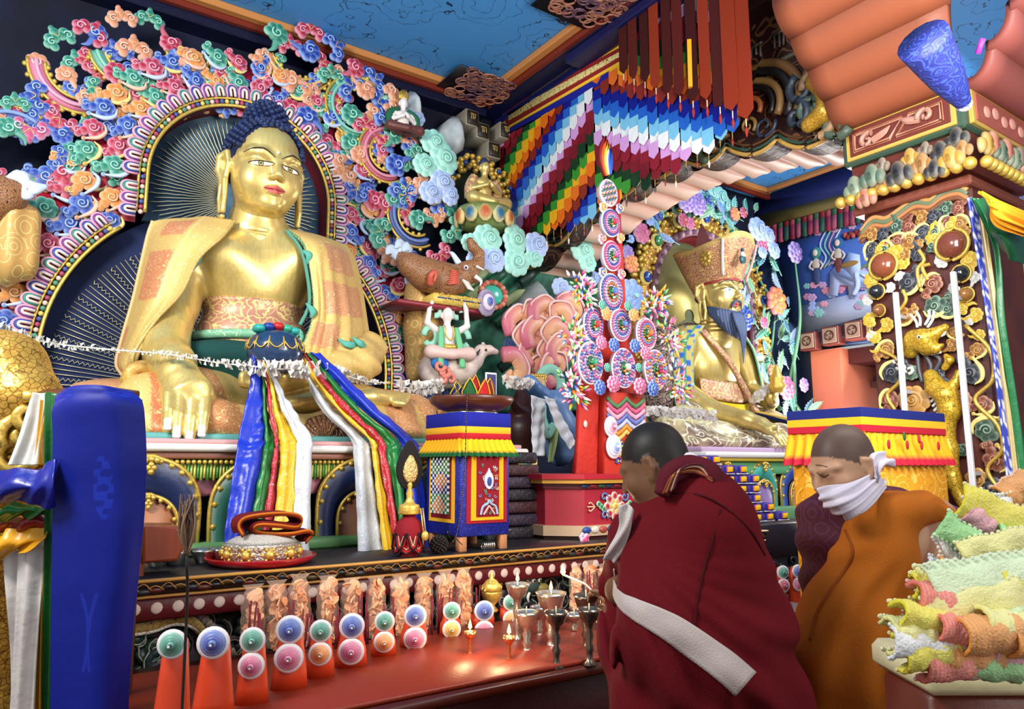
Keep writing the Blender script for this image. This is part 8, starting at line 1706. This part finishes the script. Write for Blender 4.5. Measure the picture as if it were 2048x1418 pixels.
w = MB();w.add(sphere(TD(2022,965,2.4),(.03,.03,.02),10,8),c('d8d8e0'));w.add(lathe([(.02,-.4),(.02,0)],10),c('8a7a70'),mov(TD(2022,965,2.4)));tag(w.obj('glass_knob',METAL),'small silvery knob above the pastel snacks at the right','knob')
# ================================================================ the two monks
SK = c('b98a68');SKD = c('7a563e')
def human_head(s,M,skin,hair,jaw=1.0):
 s.M = M;B = lambda cn,r,k=.02,col=None,op='+':s.ball(cn,r,k,col,op)
 B((0,.024,.045),(.078,.094,.089),.008,hair);B((0,.05,.0),(.066,.066,.07),.02,hair);B((0,-.005,.01),(.073,.082,.085),.02,skin);B((0,-.018,-.045),(.064*jaw,.066,.062),.03,skin);B((0,-.060,-.088),(.026,.024,.020),.02,skin)
 for g in (-1,1):
  B((g*.040,-.052,-.022),(.028,.026,.030),.02,skin);s.limb([(g*.055,-.060,.030),(g*.020,-.084,.028)],[.010,.011],.012,skin);B((g*.032,-.070,.010),(.018,.014,.012),.008,skin)
  s.limb([(g*.076,.018,.025),(g*.086,.034,.020),(g*.086,.036,-.006),(g*.078,.020,-.030)],[.007,.008,.008,.009],.004,skin);B((g*.078,.024,0),(.006,.014,.026),.004,skin);s.cap((g*.010,-.092,-.022),(g*.012,-.090,-.022),.009,.008,.006,skin)
  s.cap((g*.022,-.083,-.052),(0,-.089,-.048),.004,.006,.004,c('a86a58'));s.cap((g*.018,-.082,-.060),(0,-.087,-.062),.006,.007,.004,c('a86a58'))
 s.cap((0,-.082,.022),(0,-.104,-.018),.010,.012,.012,skin);s.cap((0,.02,-.05),(0,.045,-.16),.055,.062,.03,skin);s.M = np.eye(4)
def robe_mesh(prims,h,disp,name,m,par,col):
 s = Sculpt(col)
 for p in prims:getattr(s,p[0])(*p[1:])
 v,f,cl = s.mesh(h,disp);o = mk(name,v,f,m,par,cl);return o,bvh(v,f)
def onto(bv_,pts,off=.004):
 out = []
 for px,py in pts:
  d = ray(px,py);d = d/np.linalg.norm(d);h = bv_.ray_cast(Vector(CAM),Vector(d));out.append(np.array(h[0])-d*off if h[0] is not None else (out[-1] if out else TD(px,py,2.1)))
 return np.array(out)
MAR = mat('maroon_wool',None,.9,spec=.2,bump=(300,.3))
# monk bending over the lamps
q = TD(1400,1100,2.1);m1 = thing('person','person in a maroon robe with a white band, cropped black hair, bowed over lamps','person',(q[0],q[1],0))
D = TD
s = Sculpt(SK);hz,hc_ = c('1c1614'),SK
M1 = mov(D(1306,940,2.12))@rotz(math.radians(-158))@rotx(math.radians(24))@mov((0,0,0),.98)
human_head(s,M1,SKD,hz);s.limb([D(1340,965,2.08),D(1385,1020,2.06)],[.062,.085],.04,SKD)
s.limb([D(1390,1060,2.08),D(1400,1250,2.12),D(1410,1420,2.2)],[.13,.15,.15],.05);s.limb([D(1300,1060,2.15),D(1240,1180,2.28),D(1222,1195,2.5)],[.05,.04,.032],.03,SKD)
for g in (-.10,.10):a = D(1410,1420,2.2);s.limb([a+[g,0,0],a*[1,1,.4]+[g,.04,.0],(a[0]+g,a[1]+.05,.06)],[.11,.08,.05],.04);s.limb([(a[0]+g,a[1]+.06,.04),(a[0]+g,a[1]+.22,.03)],[.04,.03],.02)
hq = D(1218,1190,2.55);s.ball(hq,(.035,.045,.03),.02,SKD)
for k in range(4):s.limb([hq+[-.02+k*.013,.03,0],hq+[-.025+k*.013,.07,-.005],hq+[-.02+k*.01,.085,-.03]],[.009,.0085,.007],.004,SKD)
s.limb([hq+[-.03,.0,.01],hq+[-.045,.04,.012]],[.010,.008],.006,SKD);s.obj('body',.0065,mat('skin',None,.5,spec=.35),m1)
def fold1(X):
 Y = X-D(1300,1020,2.1);a = Y@RT;b = Y@UP;an = np.arctan2(b+.05,a+.12);r_ = np.hypot(a,b);lo = np.clip((-b)*2.2,0,1)
 return (.013*np.sin(an*17+2*np.sin(r_*7))*np.clip(r_*3-.3,0,1)+.010*np.sin(a*46+b*5)*np.clip(-b*3-.7,0,1)+.005*np.sin(an*41))*lo
pr = [('cap',D(1350,982,2.08),D(1395,1002,2.05),.068,.10,.05),('ball',D(1318,1050,2.16),(.075,.09,.085),.06),('ball',D(1425,1040,2.02),(.115,.11,.10),.08),('ball',D(1345,1110,2.10),(.15,.14,.17),.08),('ball',D(1425,1150,2.05),(.17,.15,.19),.08),('ball',D(1360,1240,2.06),(.20,.16,.20),.08),('ball',D(1455,1260,2.08),(.18,.16,.22),.08),
      ('cap',D(1272,1075,2.2),D(1248,1160,2.36),.085,.07,.05),('cap',D(1246,1170,2.34),D(1256,1290,2.30),.06,.08,.06),('cap',D(1410,1300,2.1),D(1425,1460,2.16),.24,.27,.08),('cap',D(1425,1460,2.16),D(1425,1460,2.16)*[1,1,0]+[0,0,.28],.26,.29,.10)]
rob,rbv = robe_mesh(pr,.010,fold1,'robe',MAR,m1,c('6a0f1a'))
A_ = onto(rbv,[(1226,1138),(1230,1160),(1244,1184),(1276,1199),(1318,1214),(1356,1232),(1392,1254),(1430,1280),(1470,1310),(1510,1345)],.006);B_ = onto(rbv,[(1230,1142),(1228,1185),(1240,1214),(1266,1238),(1300,1260),(1334,1282),(1366,1306),(1400,1332),(1436,1360),(1470,1390)],.006)
MID = onto(rbv,[tuple((np.array(p)+np.array(q_))/2) for p,q_ in zip([(1226,1138),(1230,1160),(1244,1184),(1276,1199),(1318,1214),(1356,1232),(1392,1254),(1430,1280),(1470,1310),(1510,1345)],[(1230,1142),(1228,1185),(1240,1214),(1266,1238),(1300,1260),(1334,1282),(1366,1306),(1400,1332),(1436,1360),(1470,1390)])],.009)
w = MB();w.add(sheet([[a,m_,b] for a,m_,b in zip(A_,MID,B_)],60,10,.006,None,lambda U,Vv:np.tile(c('c8bab4'),U.shape+(1,))));w.obj('white_band',CLOTH,m1)
w = MB()
for pts in ([(1440,1018),(1425,1080),(1408,1140),(1395,1200),(1388,1262)],[(1330,985),(1400,990),(1450,1015),(1500,1060),(1530,1110)]):w.add(tube(spline(onto(rbv,pts,.001),40),.0035,5),c('4a0a12'))
w.obj('seam',CLOTH,m1)
w = MB();w.add(tube([D(1322,990,1.98),D(1342,948,2.0),D(1380,935,2.02),D(1420,950,2.0),D(1440,975,1.98)],[.02,.03,.035,.035,.02],10,40),c('5a1420'))
for k in range(5):w.add(tube([D(1326+k*5,988-k*2,1.96),D(1345+k*5,952-k*4,1.965),D(1385+k*5,938-k*3+6,1.98),D(1425,958+k*4,1.96)],.004,5,30),[c('8a3a30'),c('a87838'),c('6a1a24'),c('c0a080'),c('5a2030')][k])
w.obj('patterned_collar',CLOTH,m1)
w = MB();w.add(tube([D(1338,950,2.03),D(1352,926,2.05),D(1384,918,2.06),D(1400,930,2.05)],[.010,.018,.018,.010],8,24,flat=.7),c('e8e4e4'));w.obj('white_shirt_collar',CLOTH,m1)
w = MB();w.add(sheet([[D(1236,1012,2.05),D(1256,1008,2.04),D(1268,1020,2.04)],[D(1240,1045,2.06),D(1250,1055,2.04),D(1262,1060,2.04)],[D(1218,1090,2.10),D(1232,1098,2.08),D(1246,1100,2.08)],[D(1208,1118,2.14),D(1224,1124,2.12),D(1236,1122,2.12)]],30,14,.008,lambda U,Vv:.006*np.sin(Vv*9+U*8),lambda U,Vv:np.tile(c('d8d0cc'),U.shape+(1,))));w.obj('white_lining',CLOTH,m1)
w = MB();w.add(tube([hq+[-.015,.05,-.005],D(1170,1168,2.62),D(1128,1150,2.7)],.004,6),c('f0e0d0'));q = D(1126,1148,2.7);tp = tag(w.obj('lighting_taper',PAINTM),'thin white taper burning at its tip, held out over the butter lamps','taper')
w = MB();w.add(lathe([(0,-.006),(.010,.006),(.007,.018),(0,.034)],10),c('ffd080'),mov(q));w.obj('taper_flame',MATS['flame'],tp)
l = bpy.data.lights.new('taper_glow','POINT');l.energy = 1.6;l.color = (1,.7,.35);l.shadow_soft_size = .02;o = bpy.data.objects.new('taper_glow',l);COL.objects.link(o);o.location = q+[0,-.03,.05]
# monk walking past, in profile, masked
q = TD(1760,1100,2.3);m2p = thing('person','person with shaved head, white cloth over the mouth and orange robe, in profile','person',(q[0],q[1],0))
s = Sculpt(c('c09474'));SK2 = c('c09474');M2 = mov(D(1683,940,2.25))@rotz(math.radians(-107))@rotx(math.radians(20))@mov((0,0,0),1.02)
human_head(s,M2,SK2,c('5a463c'),1.12);s.limb([D(1720,1000,2.28),D(1760,1060,2.3)],[.06,.085],.04,SK2)
s.limb([D(1770,1080,2.3),D(1760,1250,2.3),D(1760,1420,2.3)],[.13,.15,.15],.05);s.limb([D(1868,1040,2.28),D(1882,1120,2.2),D(1868,1230,2.1),D(1850,1290,2.0)],[.07,.062,.05,.04],.04,c('a87c60'))
for g in (-.10,.10):a = D(1760,1420,2.3);s.limb([a+RT*g,a*[1,1,.4]+RT*g*1.4,(a[0]+g,a[1]+.02,.06)],[.11,.08,.05],.04);s.limb([(a[0]+g,a[1],.04),(a[0]+g-.12,a[1]+.08,.03)],[.04,.03],.02)
hq2 = D(1846,1310,1.98);s.ball(hq2,(.035,.035,.045),.02,SK2)
for k in range(4):s.limb([hq2+RT*(-.025+k*.014)-[0,0,.03],hq2+RT*(-.03+k*.014)-[0,0,.075],hq2+RT*(-.03+k*.012)-FW*.02-[0,0,.10]],[.009,.0085,.007],.004,SK2)
s.limb([hq2-RT*.03,hq2-RT*.045-[0,0,.05]],[.010,.008],.006,SK2);v,f,cl = s.mesh(.006);mk('body',v,f,mat('skin',None,.5,spec=.35),m2p,cl);hb = bvh(v,f)
w = MB()
P_ = onto(hb,[(1634,945),(1641,951),(1650,953),(1657,949)],.0015);w.add(tube(spline(P_,14),.0016,5),c('2a1a14'));P_ = onto(hb,[(1632,930),(1642,931),(1655,934)],.0);w.add(tube(spline(P_,12),.0022,5),c('6a4c3c'));w.obj('eyebrow',PAINTM,m2p)
w = MB();K2 = lambda a,b,d:D(a,b,d)
w.add(sheet([[K2(1634,976,2.14),K2(1668,970,2.10),K2(1706,962,2.12),K2(1748,946,2.2)],[K2(1640,1000,2.12),K2(1672,1000,2.07),K2(1715,990,2.09),K2(1764,955,2.2)],[K2(1656,1020,2.12),K2(1685,1024,2.08),K2(1725,1008,2.09),K2(1772,962,2.22)],[K2(1690,1036,2.14),K2(1700,1040,2.11),K2(1730,1024,2.12),K2(1770,975,2.22)]],50,50,.008,lambda U,Vv:.005*np.sin(U*26+Vv*8),lambda U,Vv:np.tile(c('dcd4e2'),U.shape+(1,))))
w.add(sheet([[K2(1742,950,2.18),K2(1755,965,2.18)],[K2(1738,912,2.2),K2(1765,935,2.18)],[K2(1765,908,2.22),K2(1792,932,2.2)]],24,10,.008,lambda U,Vv:.008*np.sin(Vv*9+U*5),lambda U,Vv:np.tile(c('e4dcea'),U.shape+(1,))));w.obj('white_face_cloth',CLOTH,m2p)
shirt,sbv = robe_mesh([('ball',D(1660,1050,2.32),(.09,.09,.11),.06),('cap',D(1650,1050,2.34),D(1640,1200,2.36),.075,.06,.06),('ball',D(1720,1080,2.3),(.12,.12,.14),.08),('cap',D(1740,1000,2.3),D(1790,1010,2.3),.05,.06,.05),('cap',D(1830,1080,2.36),D(1835,1230,2.36),.10,.11,.06),('cap',D(1850,1020,2.34),D(1900,1040,2.34),.06,.05,.05)],.012,lambda X:.007*np.sin(X[...,2]*60+X[...,0]*20),'maroon_shirt',mat('shirt_brocade',None,.8,pat=('petal',16,c('5a2040'),.12)),m2p,c('4a0c20'))
def fold2(X):Y = X-D(1790,1030,2.2);a = Y@RT;b = Y@UP;an = np.arctan2(b-.06,a-.06);r_ = np.hypot(a,b);return .011*np.sin(an*24+3*np.sin(r_*6))*np.clip(r_*4-.4,0,1)
rob2,rb2 = robe_mesh([('ball',D(1790,1022,2.24),(.115,.10,.062),.06),('cap',D(1850,1012,2.24),D(1940,1052,2.22),.045,.018,.04),('ball',D(1752,1110,2.20),(.115,.12,.14),.06),('ball',D(1708,1210,2.2),(.13,.13,.14),.07),('cap',D(1655,1210,2.24),D(1645,1290,2.24),.055,.07,.06),('ball',D(1718,1290,2.2),(.155,.15,.17),.07),('cap',D(1715,1340,2.24),D(1720,1480,2.26),.19,.21,.08)],.010,fold2,'orange_robe',mat('ochre_wool',None,.9,spec=.2,bump=(300,.3)),m2p,c('b06018'))
rob3,_ = robe_mesh([('cap',D(1750,1400,2.28),D(1750,1400,2.28)*[1,1,0]+[0,0,.2],.22,.25,.1)],.016,lambda X:.012*np.sin(X[...,0]*40),'under_robe',MAR,m2p,c('4a0c18'))
w = MB();w.add(tube(spline(onto(rb2,[(1690,1060),(1705,1100),(1690,1140),(1655,1190),(1632,1230),(1620,1280)],.002),40),.005,5),c('8a4410'));w.obj('robe_hem',CLOTH,m2p)
# ---------------------------------------------------------------- heap of pastel crisps on a tray, lower right
tr_ = thing('snack_tray','clear-wrapped base board under the heap of pastel snacks at the lower right','tray',TD(1930,1330,1.2))
q = TD(1930,1330,1.18);w = MB();BM = mov(q)@rotz(-PSI);w.add(box((-.06,.0,-.05),(.20,.2,.0),.012),c('f0e4b0'),BM);w.add(box((-.05,.02,-q[2]),(.19,.18,-.05),.012),c('6a2a18'),BM);w.obj('base',PAINT,tr_)
SN = [c('fff04a'),c('b0f4a0'),c('ffffff'),c('ff8878'),c('ffaa50'),c('fff8a0'),c('eaffd0'),c('ffb8c8')]
SM2 = {}
def snack(px,py,d,L_,wd,rot,k,curl_,label):
 t_ = D(px,py,d);th = mat('puffed_rice_snack',None,.8,bump=(260,.45),spec=.2);w = MB();R_ = []
 for i in range(5):
  u = i/4-.5;R_.append([(u*L_,-math.cos(a)*wd*.55*(.5+curl_),math.sin(a)*wd*.55) for a in np.linspace(-1.35-curl_,1.35+curl_,7)])
 rs_ = np.random.RandomState(int(px));v,f,cl = sheet(R_,26,22,.006,lambda U,Vv:.0028*np.sin(U*13+rs_.rand()*6)*np.cos(Vv*7)+.0007*rs_.randn(*U.shape),lambda U,Vv:mixc(SN[k],c('fffff0'),.25*np.abs(np.sin(U*40))[...,None]*np.ones(4)))
 w.add((v,f,cl),None,mov(t_)@rotz(-PSI)@roty(math.radians(rot))@rotx(rs_.uniform(-.5,.2)))
 for j in range(14):
  u = j/13;
  for e in (0,1):a = v[int(u*25)*22+(21 if e else 0)];w.add(sphere((mov(t_)@rotz(-PSI)@roty(math.radians(rot)))[:3,:3]@a+t_,.0035,5,4),mixc(SN[k],c('fffff0'),.5))
 return tag(w.obj('puffed_snack',th),label,'snack','pastel puffed snacks in the heap')
CN = ['yellow','green','white','coral pink','orange','pale yellow','pale green','pink']
for i,(px,py,d,L_,wd,rot,k,cu,ex) in enumerate(((1990,1035,1.2,.13,.06,25,0,0,'large, at the top of the heap'),(1975,1010,1.22,.08,.03,-5,2,0,'topmost slab lying flat'),(1952,1040,1.2,.05,.035,40,7,.6,'small roll at the top left'),(2030,980,1.24,.06,.04,-30,4,.5,'high at the right picture edge'),(1940,1085,1.17,.11,.04,35,1,0,'sloping down in the upper heap'),(1915,1110,1.18,.085,.04,62,2,0,'steep slab at the upper left side'),(1990,1100,1.16,.12,.05,-12,5,0,'wide slab in the middle of the heap'),(2035,1090,1.18,.07,.05,10,1,.3,'at the right edge, mid height'),(1905,1145,1.16,.05,.03,20,4,.4,'small, tucked behind the slabs'),(1965,1155,1.12,.17,.06,-8,6,0,'longest slab across the middle'),(2035,1170,1.12,.06,.05,0,0,.3,'at the right edge above the lowest rolls'),(1865,1150,1.15,.05,.03,-10,5,.3,'small piece on the left shoulder of the heap'),(1862,1175,1.14,.06,.035,5,0,.5,'roll above the coral one'),(1870,1205,1.12,.075,.05,12,3,.7,'big roll on the left of the heap'),(1945,1215,1.1,.15,.055,-12,5,0,'broad slab in the lower middle'),(2035,1225,1.1,.07,.05,-5,6,.2,'at the lower right edge'),(1845,1240,1.1,.085,.04,15,0,1.0,'open-ended roll at the lower left'),(1915,1262,1.08,.07,.04,8,3,.8,'lower roll beside the open yellow one'),(1968,1270,1.07,.08,.05,-5,4,.9,'lower roll near the bottom middle'),(2005,1252,1.07,.07,.04,10,5,1.0,'open-ended roll near the lower right'),(2045,1275,1.07,.06,.05,0,4,.9,'roll in the lower right corner'),(1815,1272,1.1,.06,.05,0,5,.8,'roll at the far lower left foot of the heap'),(1850,1290,1.08,.10,.04,5,2,.4,'slab along the front of the base'))):
 snack(px,py,d,L_,wd,rot,k,cu,'%s puffed snack, %s' % (CN[k],ex))
for i,(px,py,k) in enumerate(((1850,1300,0),(1890,1322,3),(1930,1304,4),(1975,1322,1),(2020,1305,7))):snack(px,py,1.09,.08,.05,-8+i*4,k,.7,'%s puffed snack in the bottom front row, %s from the left' % (CN[k],NTH[i]))
# filling core of the heap, made of more snacks
for i in range(20):
 px,py = RNG.uniform(1900,2060),RNG.uniform(1090,1290);snack(px,py,1.22+.04*RNG.rand(),.11,.055,RNG.uniform(-40,40),i % 8,.1,'pastel puffed snack buried behind the front pieces of the heap')
